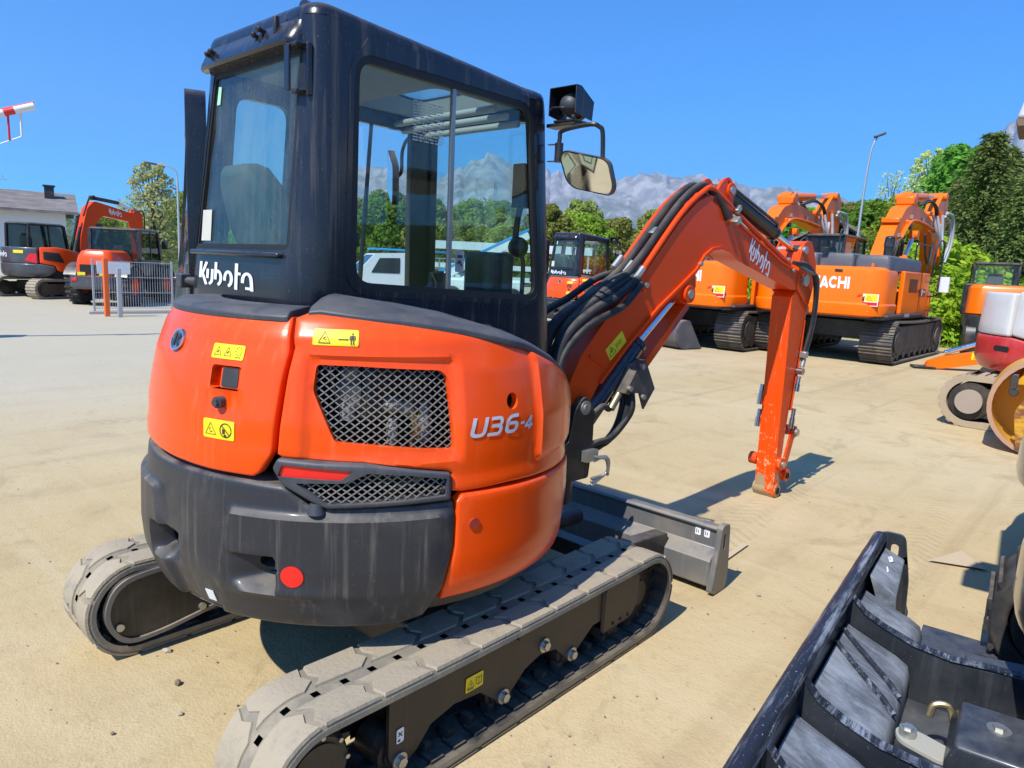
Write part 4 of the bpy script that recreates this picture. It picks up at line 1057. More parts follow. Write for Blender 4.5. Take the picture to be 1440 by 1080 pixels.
mb = MB(); mb.tube(smooth([(-.03, .145, .06), (-.03, .144, .155), (-.03, .125, .190), (-.02, -.02, .205), (0.0, -.055, .195), (.01, -.068, .17), (.02, -.07, .06)]), .0105); mb.cyl((-.03, .145, .05), (-.03, .145, .135), .02, n=14)
mb.bar((-.04, .20, .13), (-.03, .145, .13), .02, .004); mb.bar((-.04, .20, .055), (-.03, .145, .055), .02, .004); obj('mirror_arm', mb, BLACK, mr)
mr2 = empty('mirror', (.66, .90, 2.20)); mr2.parent = EX
mirror(mr2, .16, .30, Matrix.Rotation(R(-25), 3, 'Z'))
mb = MB(); mb.tube(smooth([(.02, .02, 0), (.03, -.06, .02), (.03, -.07, .14), (.0, -.16, .20), (.0, -.26, .20)]), .010); obj('mirror_arm', mb, BLACK, mr2)
obj('window_catch', MB().box((-.335, -.20, 1.80), (.02, .02, .05)).box((-.355, -.215, 1.80), (.03, .02, .02)), BLACK, EX, .005)

# ---------------------------------------------------------------- boom, arm
BA = Vector((1.15, -.13, 0)); BT = Vector((.997054, -.076696, 0)).normalized(); BN = Vector((BT.y, -BT.x, 0))
def bp(s, z, off=0.): return BA+BT*s+BN*off+Vector((0, 0, z))
bS = lambda w_: (lambda u, v, d: bp(u, v, w_+d))
mb = MB()
out = rpoly([(-.38, .60), (.02, .60), (.04, .80), (.035, 1.00), (-.04, 1.075), (-.12, 1.00), (-.16, .80), (-.38, .85)], [.02, .02, .0, .06, .07, .05, .05, .02])
for w_ in (.135, -.095): panel(out, [], bS(w_), .1, .04, mb)
mb.prism([(-.38, .62), (-.10, .62), (-.14, .80), (-.38, .83)], bS(0), -.09, .09); mb.cyl(bp(-.06, .63, .02), bp(-.06, .46, .02), .055, n=18); mb.cyl(bp(-.06, .50, .02), bp(-.06, .44, .02), .042, n=18)
mb.cyl(bp(-.055, .70, 0), bp(-.055, .585, 0), .085, n=20)
sb = obj('swing_bracket', mb, BLACK, EX, .006)
obj('pivot_pin', MB().cyl(bp(-.04, 1.0, -.12), bp(-.04, 1.0, .142), .038, n=20).cyl(bp(-.04, 1.0, .14), bp(-.04, 1.0, .15), .022, n=12), ZINC, sb)
bout = [(-.13, 1.05), (-.11, .955), (-.04, .925), (.03, .985), (.12, 1.115), (.35, 1.322), (.614, 1.525), (.78, 1.625), (.84, 1.565), (.91, 1.545), (.97, 1.59), (1.00, 1.66), (.985, 1.755), (1.06, 1.845), (1.14, 1.89), (1.24, 1.905), (1.36, 1.885), (1.46, 1.842), (2.137, 1.690), (2.30, 1.655), (2.50, 1.655), (2.56, 1.73), (2.50, 1.805), (2.38, 1.80), (2.10, 1.86), (1.397, 2.100), (1.22, 2.20), (1.08, 2.225), (.95, 2.175), (.78, 2.05), (.433, 1.70), (.175, 1.50), (-.042, 1.28), (-.12, 1.14)]
bm_ = obj('boom', panel(bout, [], bS(.085), .07, .17), BOOMO, EX, .006)
# flange strips that stand proud of the side plates
mb = MB()
for w_ in (.086, -.102):
    lo = [(.12, 1.118), (.35, 1.325), (.614, 1.528), (.80, 1.645), (.985, 1.765), (1.06, 1.852), (1.14, 1.897), (1.24, 1.911), (1.36, 1.891), (1.46, 1.848)]
    r_ = ribbon(lo, .018); panel(r_, [], lambda u, v, d, w_=w_: bp(u, v, w_+.014+d), .08, .016, mb, grid=False)
    r_ = ribbon([(1.397, 2.094), (2.10, 1.852), (2.36, 1.79)], .016); panel(r_, [], lambda u, v, d, w_=w_: bp(u, v, w_+.010+d), .08, .012, mb, grid=False)
r_ = ribbon([(.02, 1.27), (.16, 1.20)], .012); panel(r_, [], lambda u, v, d: bp(u, v, .095+d), .08, .01, mb, grid=False)
obj('boom_flange', mb, BOOMO, bm_, .002)
mb = MB()
for w_ in (.098, -.098): mb.cyl(bp(.911, 1.612, w_-.02), bp(.911, 1.612, w_+.012), .055, n=20)
obj('cylinder_boss', mb, BOOMO, bm_, .003)
obj('boss_pin', MB().cyl(bp(.911, 1.612, -.12), bp(.911, 1.612, .118), .028, n=14), ZINC, bm_)
mb = MB(); lg = rpoly([(1.10, 2.19), (1.20, 2.325), (1.275, 2.365), (1.345, 2.31), (1.36, 2.10)], [.0, .05, .05, .05, 0])
for w_ in (.085, -.06): panel(lg, [[(1.275+.0+.018*math.cos(R(a)), 2.325+.012*math.sin(R(a))) for a in range(0, 360, 30)]], bS(w_), .1, .022, mb); mb.cyl(bp(1.305, 2.275, w_-.03), bp(1.305, 2.275, w_+.012), .048, n=18)
obj('apex_lug', mb, BOOMO, bm_, .004)
obj('apex_pin', MB().cyl(bp(1.305, 2.275, -.10), bp(1.305, 2.275, .105), .026, n=14), ZINC, bm_)
# pipes along the top
for k, (off, h) in enumerate(((.078, 0), (.02, .012), (-.045, .0), (-.085, .012))):
    p = [bp(.40, 1.70+h, off), bp(.78, 2.087+h, off), bp(1.01, 2.245+h, off), bp(1.09, 2.268+h, off), bp(1.19, 2.235+h, off), bp(1.60, 2.075+h, off), bp(2.245, 1.842+h*.5, off)]
    if k in (0, 3): obj('steel_pipe', MB().tube(smooth(p, 7), .017, 10), BOOMO, bm_)
    else: obj('steel_pipe', MB().tube(smooth([bp(.36, 1.64+h, off)]+p[1:3], 7)[:-4], .015, 10), BOOMO, bm_)
mb = MB()
for off in (-.02, .05): mb.tube(smooth([bp(-.25, .95, off-.03), bp(-.24, 1.2, off-.02), bp(-.12, 1.45, off), bp(.12, 1.60, off), bp(.40, 1.765, off), bp(.78, 2.13, off), bp(.99, 2.268, off), bp(1.09, 2.265, off+.01), bp(1.20, 2.19, off+.03), bp(1.28, 2.10, .10)], 7), .024, 10)
obj('hose_sleeve', mb, SLEEVE, bm_)
for k, (x0, off, sh) in enumerate(((-.30, .10, .0), (-.28, .06, .03), (-.33, .02, .06), (-.26, -.04, .0), (-.36, -.08, .08), (-.30, .13, -.06))):
    p = [bp(x0, .85, off), bp(x0+.01, 1.10, off+.01), bp(x0+.08+sh*.3, 1.36+sh, off+.01), bp(-.02+sh*.5, 1.50+sh, off), bp(.22, 1.60+sh, off), bp(.38, 1.69+sh*.4, off)]
    obj('fat_hose', MB().tube(smooth(p, 7), .026 if k < 4 else .020, 12), SLEEVE if k != 5 else HOSE, bm_)
mb = MB()
for k in range(5): mb.cyl(bp(.37+.02*(k % 2), 1.69+.015*k, .085-.04*k), bp(.44+.02*(k % 2), 1.755+.015*k, .085-.04*k), .019, n=8)
obj('hose_coupling', mb, ZINC, bm_)
for s_, z, off in ((.62, 1.97, .0), (1.40, 2.165, .085), (1.37, 2.09, .105), (2.22, 1.86, .06)):
    obj('pipe_clamp', MB().box(bp(s_, z, off), (.06, .05, .035), Matrix.Rotation(R(-38), 3, 'Y')), ZINC, bm_, .004)
for s_, z in ((.47, 1.66), (1.02, 1.80), (2.28, 1.80)): obj('plate_bolt', MB().cyl(bp(s_, z, .08), bp(s_, z, .105), .016, n=10), ZINC, bm_)
obj('pipe_bracket', panel([(.40, 1.72), (.45, 1.73), (.50, 1.63), (.455, 1.62)], [], bS(.092), .1, .008), BOOMO, bm_)
# boom sticker and lettering
def on_boom(s, z, ang, off=.0868):
    c, sn = math.cos(ang), math.sin(ang)
    return lambda u, v, d: bp(s+u*c-v*sn, z+u*sn+v*c, off+d)
fS = on_boom(.245, 1.318, R(38)); obj('warning_sticker', panel(rrect(-.085, -.04, .085, .04, .005), [], fS, .1, .001, grid=False), YEL, bm_)
fS = on_boom(.245, 1.318, R(38), .0880); pr = tri_outline(-.045, 0, .030, .1)+[ribbon([(-.05, -.008), (-.04, .012)], .006), ribbon([(-.055, .0), (-.036, -.004)], .005)]+[ribbon([(.0+.012*k, -.02+.006*(k % 3)), (.0+.012*k, .012)], .004) for k in range(5)]
obj('sticker_print', panel(pr, [], fS, .2, 0, grid=False), INK, EX)
gl, tw = logo_kubota(); k = .140
fS = on_boom(1.60, 1.865, R(-22)); obj('maker_lettering', panel([[(x*k*1.12+(-y*k*.10), y*k) for x, y in g_] for g_ in gl], [], fS, .06, 0), WHITE, bm_)
# cylinders
def cyl_part(nm, a, b, c, r0, r1, par, mat=BLACK):
    a, b, c = Vector(a), Vector(b), Vector(c); x = (c-a).normalized()
    mb = MB().cyl(a, b, r0, n=24); mb.cyl(b, b+x*.035, r0*1.08, n=24); mb.cyl(a-BN*.05, a+BN*.05, r0*.9, n=18)
    o = obj(nm, mb, mat, par, .004)
    mb = MB().cyl(b+x*.03, c, r1, n=18); obj('cylinder_rod', mb, CHROME, o)
    mb = MB().cyl(c-BN*.045, c+BN*.045, r1*1.7, n=18); obj('rod_eye', mb, mat, o)
    return o
bc = cyl_part('boom_cylinder', bp(.00, .82, .02), bp(.49, 1.292, .02), bp(.905, 1.615, .02), .066, .030, EX, paint('cylinder_blue_black', (.012, .014, .028), .25, .1, .1, .2, .4))
ac = cyl_part('arm_cylinder', bp(1.305, 2.275, .015), bp(2.04, 2.066, .015), bp(2.42, 1.955, .015), .052, .024, EX, BLACK)
mb = MB().tube([bp(1.35, 2.30, .07), bp(2.0, 2.12, .07), bp(2.04, 2.08, .05)], .011); mb.tube(smooth([bp(1.34, 2.22, -.04), bp(1.7, 2.09, -.06), bp(2.0, 2.01, -.05)]), .014)
obj('cylinder_pipe', mb, BLACK, ac)
mb = MB(); gp_ = [(.93, 1.555), (.965, 1.525), (.50, 1.105), (.465, 1.145)]
panel(gp_, [], bS(.075), .1, .155, mb); obj('cylinder_guard', mb, BOOMO, EX, .004)
mb = MB(); panel([(.268, 1.055), (.365, 1.195), (.435, 1.235), (.545, 1.06), (.45, .945), (.40, 1.045)], [], bS(.16), .08, .012, mb); panel([(.268, 1.055), (.365, 1.195), (.445, 1.235), (.37, 1.06)], [], lambda u, v, d: bp(u, v, .15+d), .08, .17, mb)
hg = obj('hose_guard', mb, paint('guard_black', (.03, .03, .035), .5, .35, .1, .5, 0), EX, .006)
for s_, z in ((.30, 1.08), (.40, 1.20), (.43, 1.02)): obj('guard_bolt', MB().cyl(bp(s_, z, .15), bp(s_, z, .175), .016, n=10), ZINC, hg)
for k, (off, dz) in enumerate(((.10, 0), (.06, -.03), (.13, .03))):
    obj('flex_hose', MB().tube(smooth([bp(.36, 1.06, off), bp(.35, .96, off+.02), bp(.32, .85+dz, off), bp(.20, .77+dz, off), bp(.08, .76+dz, off), bp(-.08, .74, off-.05)], 7), .019, 10), HOSE if k else SLEEVE, EX)
obj('flex_hose', MB().tube(smooth([bp(.0, .90, .10), bp(.06, .96, .12), bp(.14, .985, .11), bp(.22, .96, .09), bp(.28, 1.0, .07)], 7), .018, 10), HOSE, EX)
obj('hose_coupling', MB().cyl(bp(.22, .96, .10), bp(.30, 1.06, .10), .022, n=10).cyl(bp(.33, 1.06, .12), bp(.36, 1.12, .12), .02, n=8), plain('brass_dull', (.40, .34, .20), .4, .8), EX)
obj('hose_tag', MB().cyl(bp(.32, 1.05, .12), bp(.345, 1.085, .12), .024, n=10), YEL, EX)
mb = MB()
for k in range(3): mb.tube(smooth([bp(-.02+.03*k, .735-.02*k, .15), bp(.06+.02*k, .72, .19), bp(.12, .70-.04*k, .19), bp(.12, .62, .18), bp(.02, .60-.02*k, .16)], 5), .009, 8)
mb.box(bp(.0, .735, .155), (.10, .04, .06)); obj('hose_clamp', mb, ZINC, EX, .002)

# arm
aout = [(2.335, 1.60), (2.36, 1.10), (2.385, .10), (2.385, .04), (2.40, .006), (2.455, .004), (2.482, .04), (2.48, .10), (2.465, .30), (2.49, .60), (2.535, 1.0), (2.60, 1.50), (2.66, 1.74), (2.655, 1.84), (2.55, 2.00), (2.49, 2.025), (2.42, 2.0), (2.375, 1.93), (2.37, 1.80), (2.42, 1.68)]
aw = obj('arm', panel(aout, [], bS(.08), .07, .16), ARMO, EX, .006)
mb = MB()
for w_ in (.092, -.107): panel(rpoly([(2.38, 1.66), (2.60, 1.52), (2.675, 1.76), (2.66, 1.86), (2.56, 2.01), (2.48, 2.035), (2.41, 2.0), (2.37, 1.90)], .04), [], bS(w_), .1, .014, mb)
obj('arm_bracket', mb, ARMO, aw, .003)
obj('arm_pin', MB().cyl(bp(2.475, 1.73, -.12), bp(2.475, 1.73, .118), .045, n=18), ZINC, aw); obj('arm_pin', MB().cyl(bp(2.425, 1.955, -.11), bp(2.425, 1.955, .112), .03, n=16), ZINC, aw)
obj('arm_pin', MB().cyl(bp(2.43, .055, -.095), bp(2.43, .055, .095), .052, n=20).cyl(bp(2.43, .055, -.10), bp(2.43, .055, .10), .028, n=14, mi=1), [ARMO, VOID], aw)
mb = MB()
for w_ in (.095, -.11):
    panel(ribbon([(2.605, .53), (2.50, .22)], .075), [], bS(w_), .1, .016, mb); mb.cyl(bp(2.605, .52, w_-.02), bp(2.605, .52, w_+.008), .05, n=16)
    panel(ribbon([(2.43, .30), (2.555, .165)], .07), [], bS(w_-.02*(1 if w_ > 0 else -1)), .1, .016, mb); mb.cyl(bp(2.555, .165, w_-.03), bp(2.555, .165, w_+.01), .05, n=16)
    mb.cyl(bp(2.435, .28, w_-.05), bp(2.435, .28, w_+.015), .05, n=16)
obj('bucket_link', mb, ARMO, EX, .003)
obj('link_pin', MB().cyl(bp(2.605, .52, -.13), bp(2.605, .52, .13), .03, n=14), ZINC, EX); obj('link_pin', MB().cyl(bp(2.435, .28, -.14), bp(2.435, .28, .125), .024, n=14), ZINC, EX)
obj('link_bush', MB().cyl(bp(2.555, .165, -.12), bp(2.555, .165, .112), .026, n=14), VOID, EX)
cyl_part('bucket_cylinder', bp(2.68, 1.50, 0), bp(2.64, .95, 0), bp(2.605, .53, 0), .045, .024, EX, BOOMO)
for off in (.07, .045):
    obj('arm_pipe', MB().tube(smooth([bp(2.61, 1.42, off), bp(2.60, 1.15, off), bp(2.565, .85, off), bp(2.55, .70, off)]), .012), ARMO, aw)
for s_, z0, z1, off in ((2.55, .72, .56, .10), (2.56, .98, .86, .105), (2.38, .70, .56, -.10), (2.38, .90, .74, -.10)): mb = MB().cyl(bp(s_, z0, off), bp(s_-.012, (z0+z1)/2, off), .017, n=10); mb.cyl(bp(s_-.012, (z0+z1)/2, off), bp(s_-.02, z1, off), .022, n=10); obj('quick_coupler', mb, STEEL, aw)
obj('coupler_bolt', MB().cyl(bp(2.57, 1.02, .06), bp(2.57, 1.02, .13), .028, n=12), STEEL, aw)
for k in range(3):
    obj('flex_hose', MB().tube(smooth([bp(2.26+.02*k, 1.855, .10), bp(2.42, 1.845-.02*k, .13), bp(2.57+.02*k, 1.76, .13), bp(2.64+.012*k, 1.60, .125), bp(2.655+.012*k, 1.40, .115), bp(2.62+.015*k, 1.20, .10), bp(2.60+.01*k, 1.10, .09)], 7), .016, 10), HOSE if k < 2 else paint('hose_grey', (.10, .11, .12), .5), aw)
obj('hose_coupling', MB().box(bp(2.61, 1.15, .10), (.06, .05, .05)).cyl(bp(2.62, 1.12, .10), bp(2.60, 1.05, .10), .02, n=10), ZINC, aw, .004)
# ================================================================== other machines in the yard
HORG = paint('machine_orange', (.88, .158, .001), .33, .04, .06, .10, .15, spec=.25, dustcol=(.66, .36, .14), var=.03)
GREYP = paint('engine_cover_grey', (.075, .08, .095), .5, .2, .1, .3, 0)
TRACKM = paint('track_steel', (.045, .038, .034), .6, .4, .2, .6, 0, dustcol=(.30, .24, .17))
SHOEM = paint('track_shoe_steel', (.10, .085, .07), .55, .45, 0, .7, 0, dustcol=(.36, .30, .22), metal=.2)
MIDG = paint('midi_dark_grey', (.055, .058, .068), .35, .1, .1, .3, .3)
REDP = paint('tail_red', (.55, .012, .012), .35, .14, .12, .3, .3, dustcol=(.6, .38, .30))
WHTP = paint('cover_white', (.62, .61, .58), .4, .2, .2, .3, .2)
SMOKE = glass('smoked_glass', (.34, .42, .43), film=.02)
def rbox(mb, x0, x1, y0, y1, zs, r, k=5, mi=0):
    """rounded-plan block: zs = [(z, inset)]"""
    rings = []
    for z, i in zs:
        rr = max(.005, r-i*.5); rings.append([(u, v, z) for u, v in rrect(x0+i, y0+i, x1-i, y1-i, min(rr, (x1-x0)/2-i-.001, (y1-y0)/2-i-.001), k)])
    n = len(rings[0]); V = [p for q in rings for p in q]; m = len(rings)
    F = [(i*n+j, i*n+(j+1) % n, (i+1)*n+(j+1) % n, (i+1)*n+j) for i in range(m-1) for j in range(n)]+[tuple(range(n-1, -1, -1)), tuple(range((m-1)*n, m*n))]
    return mb.add(V, F, mi)
def shoe_mesh(w_, ln):
    mb = MB(); mb.box((0, 0, -.012), (ln*.96, w_, .024)); mb.box((-ln*.30, 0, .016), (.022, w_, .034)); mb.box((ln*.05, 0, .013), (.02, w_, .028)); mb.box((ln*.36, 0, .013), (.02, w_, .028))
    o = obj('track_shoe', mb, SHOEM, flat=True); me = o.data; bpy.data.objects.remove(o); return me
def steel_track(root, yc, wid, L, H, n, rub=False):
    """chain track with separate grouser shoes, frame, sprocket and rollers"""
    r = H/2-.05; st_ = L-2*(r+.05); per = 2*st_+2*math.pi*r; me = shoe_mesh(wid, per/n)
    fr = MB(); fr.prism(rpoly([(-L/2+r, .18), (L/2-r, .18), (L/2-r*.6, H*.5), (L/2-r, H-.14), (-L/2+r, H-.16), (-L/2+r*.4, H*.5)], .08), lambda u, v, d: (u, yc+d, v), -wid*.40, wid*.40)
    f = obj('track_frame', fr, TRACKM, root, .02)
    for i in range(n):
        l = per*i/n
        if l < st_: x, z, a = -L/2+r+.05+l, H-.05-.03*math.sin(math.pi*l/st_), 0
        elif l < st_+math.pi*r: t = (l-st_)/r; x, z, a = L/2-r-.05+r*math.sin(t), r+.05+r*math.cos(t), t
        elif l < 2*st_+math.pi*r: x, z, a = L/2-r-.05-(l-st_-math.pi*r), .05, math.pi
        else: t = (l-2*st_-math.pi*r)/r; x, z, a = -L/2+r+.05-r*math.sin(t), r+.05-r*math.cos(t), math.pi+t
        s_ = bpy.data.objects.new('track_shoe', me); COL.objects.link(s_); s_.parent = f; s_.location = (x, yc, z); s_.rotation_euler = (0, a, 0)
    mb = MB(); m = 80; P = []
    for sx, nm in ((-1, 'drive_sprocket'), (1, 'idler_wheel')):
        b = MB(); b.cyl((sx*(L/2-r-.05), yc-wid*.44, r+.05), (sx*(L/2-r-.05), yc+wid*.44, r+.05), r*.86, n=28); b.cyl((sx*(L/2-r-.05), yc-wid*.5, r+.05), (sx*(L/2-r-.05), yc+wid*.5, r+.05), r*.5, n=24)
        for k in range(12):
            a = 2*math.pi*k/12
            for s2 in (-1, 1): b.cyl((sx*(L/2-r-.05)+r*.68*math.cos(a), yc+s2*wid*.44, r+.05+r*.68*math.sin(a)), (sx*(L/2-r-.05)+r*.68*math.cos(a), yc+s2*wid*.46, r+.05+r*.68*math.sin(a)), .02, n=6)
        obj(nm, b, TRACKM, root)
    b = MB()
    for k in range(7):
        x = -L/2+r*1.9+(L-3.8*r)*k/6; b.cyl((x, yc-wid*.42, .19), (x, yc+wid*.42, .19), .10, n=14)
    o = obj('track_rollers', b, TRACKM, root); o['kind'] = 'stuff'
    return f
def window(root, pts, mat=GLASS, name='window'):
    """flat pane from 3D corners"""
    P = [Vector(p) for p in pts]; n = (P[1]-P[0]).cross(P[2]-P[0]).normalized()
    return obj(name, MB().add(P, [tuple(range(len(P)))]), mat, root, flat=True)
def simple_cab(root, x0, x1, y0, y1, z0, z1, col, sill=.55, lean=.15, post=.07, gm=None):
    """cab shell with posts, roof, panes all round, and a seat inside"""
    mb = MB(); zs = z0+(z1-z0)*sill*.62
    rbox(mb, x0, x1, y0, y1, [(z0, 0), (zs, 0)], .10)
    top = z1-.09
    c0 = [(x0+.03, y0+.03), (x0+.03, y1-.03), (x1-.03, y0+.03), (x1-.03, y1-.03)]
    for x, y in c0: 
        xt = x-(lean if x > (x0+x1)/2 else -.03); mb.bar((x, y, zs-.01), (xt, y, top+.02), post, post, up=(1, 0, 0))
    for y in (y0+.03, y1-.03): mb.bar(((x0+x1)/2+.05, y, zs), ((x0+x1)/2+.02, y, top), post*.6, post*.5, up=(1, 0, 0))
    rbox(mb, x0-.03, x1-lean+.03, y0-.02, y1+.02, [(top, .03), (top+.03, 0), (z1-.03, .02), (z1, .10)], .12)
    c = obj('cab', mb, col, root, .008)
    e = .012
    window(c, [(x0+e, y0+.06, zs), (x0+e, y1-.06, zs), (x0+.03+e, y1-.06, top), (x0+.03+e, y0+.06, top)], gm or DGLASS, 'back_window')
    window(c, [(x1-e, y0+.06, zs), (x1-e, y1-.06, zs), (x1-lean-e, y1-.06, top), (x1-lean-e, y0+.06, top)], gm or GLASS, 'windscreen')
    for y in (y0+e, y1-e): window(c, [(x0+.06, y, zs), (x1-.06, y, zs), (x1-lean-.04, y, top), (x0+.08, y, top)], gm or GLASS, 'side_window')
    b = MB(); rbox(b, x0+.25, x0+.42, (y0+y1)/2-.22, (y0+y1)/2+.22, [(zs-.2, 0), (zs+.30, 0), (zs+.48, .05)], .06); obj('seat', b, SEAT, c, .02)
    return c
def arm_set(root, boom, stick, wb, ws, col, y=0., cyls=(), hoses=(), stickcol=None, name='boom'):
    S = lambda w_: (lambda u, v, d: Vector((u, y+w_/2+d, v)))
    bo = obj(name, panel(boom, [], S(wb), .25, wb), col, root, .015)
    mb = panel(stick, [], S(ws), .25, ws); sk = obj('stick', mb, stickcol or col, root, .015)
    for a, b, c, r0, r1, cc in cyls:
        a, b, c = [Vector((p[0], y+p[2], p[1])) for p in (a, b, c)]
        m = MB().cyl(a, b, r0, n=16); o = obj('hydraulic_cylinder', m, cc, root); m = MB().cyl(b, c, r1, n=12); obj('cylinder_rod', m, CHROME, o)
        m = MB().cyl(a-Vector((0, r0*1.2, 0)), a+Vector((0, r0*1.2, 0)), r0*1.25, n=14); obj('cylinder_eye', m, cc, o); m = MB().cyl(c-Vector((0, r0, 0)), c+Vector((0, r0, 0)), r0*1.1, n=14); obj('cylinder_eye', m, cc, o)
    for pts, r, mt in hoses:
        obj('hydraulic_hose', MB().tube(smooth([(p[0], y+p[2], p[1]) for p in pts], 6), r, 8), mt, root)
    return bo, sk
HGREY = plain('hose_wrap_grey', (.42, .43, .45), .5)
def big_excavator():
    root = empty('excavator', (16.75, 3.13, 0), 0, None, 'excavator')
    for s_ in (-1, 1): steel_track(root, s_*1.20, .66, 4.65, .98, 46)
    mb = MB(); mb.box((0, 0, .66), (2.2, 1.9, .42)); mb.cyl((0, 0, .8), (0, 0, 1.06), .75, n=36); obj('centre_frame', mb, BLACK, root, .02)
    # tail weight
    mb = MB(); rbox(mb, -2.86, -1.50, -1.41, 1.44, [(1.02, .12), (1.06, .03), (1.20, .0), (1.28, .0), (1.32, .025), (1.90, .035), (2.0, .06), (2.06, .13), (2.075, .22)], .42, 8)
    cwm = obj('counterweight', mb, HORG, root, angle=30)
    mb = MB(); rbox(mb, -2.70, 1.15, -1.36, 1.40, [(.98, .0), (1.09, .0)], .2); obj('deck', mb, BLACK, root)
    mb = MB(); mb.box((-.72, -1.37, 1.56), (1.60, .10, .94)); d1_ = obj('side_door', mb, HORG, root, .03, 3)
    mb = MB(); mb.box((.42, -1.37, 1.56), (.62, .10, .94)); d2_ = obj('side_door', mb, HORG, root, .03, 3)
    obj('door_handle', MB().box((-.2, -1.455, 1.6), (.14, .02, .05)), BLACK, d1_)
    mb = MB(); mb.box((-.05, 1.40, 1.56), (2.95, .10, .94)); obj('side_door', mb, HORG, root, .03, 3)
    mb = MB(); mb.box((-.95, -1.41, 1.075), (3.2, .08, .05)); obj('door_trim', mb, GREYP, root)
    mb = MB(); rbox(mb, .76, 1.25, -1.40, -.55, [(1.0, 0), (1.55, 0), (1.62, .05)], .1); obj('tool_box', mb, HORG, root)
    # engine cover
    for x0, x1, y0, y1, zt in ((-2.45, -.55, .14, 1.28, 2.36), (-2.45, -.55, -.62, .13, 2.36), (-2.45, .2, -1.33, -.63, 2.33)):
        mb = MB(); rbox(mb, x0, x1, y0, y1, [(2.0, 0), (zt-.10, .0), (zt-.03, .03), (zt, .09)], .08); obj('engine_cover', mb, GREYP, root, angle=30)
    mb = MB(); rbox(mb, -1.3, .1, -.6, 1.3, [(1.9, 0), (2.22, 0), (2.26, .04)], .1); obj('engine_cover', mb, GREYP, root)
    mb = MB(); mb.cyl((-1.15, -.92, 2.3), (-1.15, -.92, 2.58), .10, n=18); mb.cyl((-1.15, -.92, 2.56), (-1.15, -.92, 2.76), .115, .10, n=18); mb.ball((-1.15, -.92, 2.76), .10, sc=(1, 1, .5)); obj('exhaust', mb, BLACK, root)
    simple_cab(root, .05, 1.85, .42, 1.40, 1.10, 2.93, BLACK, .9, gm=SMOKE)
    mb = MB(); mb.tube(smooth([(.9, -1.42, 2.0), (.9, -1.44, 2.7), (1.6, -1.44, 2.75), (1.62, -1.42, 1.6)]), .022); mb.tube(smooth([(-.2, .46, 2.32), (-.2, .46, 2.95), (.0, .46, 3.0)]), .02); obj('handrail', mb, BLACK, root)
    mb = MB(); rbox(mb, 1.60, 1.72, -1.66, -1.44, [(1.6, .0), (1.98, .0)], .05); obj('mirror', mb, plain('mirror_white', (.7, .72, .75), .3), root)
    mb = MB(); mb.ball((-2.1, .75, 2.36), .12, sc=(1.6, 1.6, .3)); obj('fuel_cap', mb, BLACK, root)
    boom = rpoly([(1.0, 1.75), (1.25, 1.70), (1.85, 2.45), (2.7, 3.22), (3.4, 3.48), (4.6, 3.44), (5.8, 3.28), (6.05, 3.4), (5.95, 3.60), (5.2, 3.75), (4.2, 3.90), (3.4, 3.96), (2.7, 3.78), (2.0, 3.22), (1.45, 2.55)], .12, 4)
    stick = rpoly([(6.30, 4.20), (6.75, 4.55), (7.2, 4.62), (7.48, 4.35), (7.55, 3.75), (7.38, 2.7), (7.45, 1.4), (7.2, .62), (6.75, .55), (6.5, 1.6), (6.22, 2.9), (5.85, 3.3), (5.95, 3.75)], .1, 4)
    W_ = plain('pin_steel', (.3, .3, .3), .4, .9)
    arm_set(root, boom, stick, .40, .34, HORG, 0., cyls=(((3.35, 4.12, 0), (5.3, 4.32, 0), (6.85, 4.48, 0), .12, .06, HORG), ((1.55, 1.5, .32), (2.6, 2.45, .32), (3.3, 3.1, .32), .11, .055, HORG), ((1.55, 1.5, -.32), (2.6, 2.45, -.32), (3.3, 3.1, -.32), .11, .055, HORG), ((7.35, 3.9, 0), (7.5, 2.5, 0), (7.55, 1.5, 0), .10, .05, HORG)),
            hoses=(([(5.6, 3.8, -.32), (5.75, 3.3, -.42), (6.1, 2.9, -.42), (6.4, 3.2, -.36), (6.35, 3.9, -.30)], .045, HGREY), ([(5.4, 3.8, -.26), (5.6, 3.35, -.36), (5.9, 3.2, -.36), (6.15, 3.6, -.30)], .04, HGREY), ([(6.9, 4.0, -.30), (7.6, 3.9, -.34), (7.85, 3.2, -.34), (7.55, 2.5, -.28)], .05, HGREY), ([(6.9, 3.9, -.26), (7.55, 3.7, -.3), (7.72, 3.1, -.3), (7.5, 2.6, -.25)], .04, HGREY),
                   ([(1.0, 1.9, -.35), (1.2, 2.6, -.40), (1.6, 2.75, -.38), (1.9, 2.4, -.34)], .045, HOSE), ([(1.1, 1.9, -.40), (1.35, 2.75, -.44), (1.85, 2.85, -.42), (2.1, 2.5, -.36)], .045, HOSE), ([(4.4, 3.2, -.34), (4.7, 2.6, -.36), (5.2, 2.4, -.36), (5.6, 3.1, -.34)], .035, HOSE)))
    for off in (-.22, -.27): obj('boom_pipe', MB().tube(smooth([(2.3, off, 2.95), (3.1, off, 3.45), (4.3, off, 3.5), (5.6, off, 3.42)], 6), .035, 8), HORG, root)
    for x, z, y in ((3.35, 4.1, .0), (6.0, 3.45, 0), (6.85, 4.48, 0)): obj('joint_pin', MB().cyl((x, -.26, z), (x, .26, z), .12, n=18), HORG, root)
    for x, z, sx, sz in ((2.1, 3.40, .18, .14), (3.35, 4.02, .40, .22), (5.3, 3.84, .2, .12), (2.9, 3.42, .14, .12)): obj('pipe_bracket', MB().box((x, -.02, z), (sx, .46, sz)), HORG, root, .03)
    # lettering and hazard mark on the tail
    gl, tw = logo_hitachi(); k = .25
    f = lambda u, v, d: Vector((-2.86+.034-d, .33-u*k*.70, 1.60+v*k))
    obj('maker_lettering', panel(gl, [], lambda u, v, d: f(u, v, d+.010), .3, 0), WHITE, root)
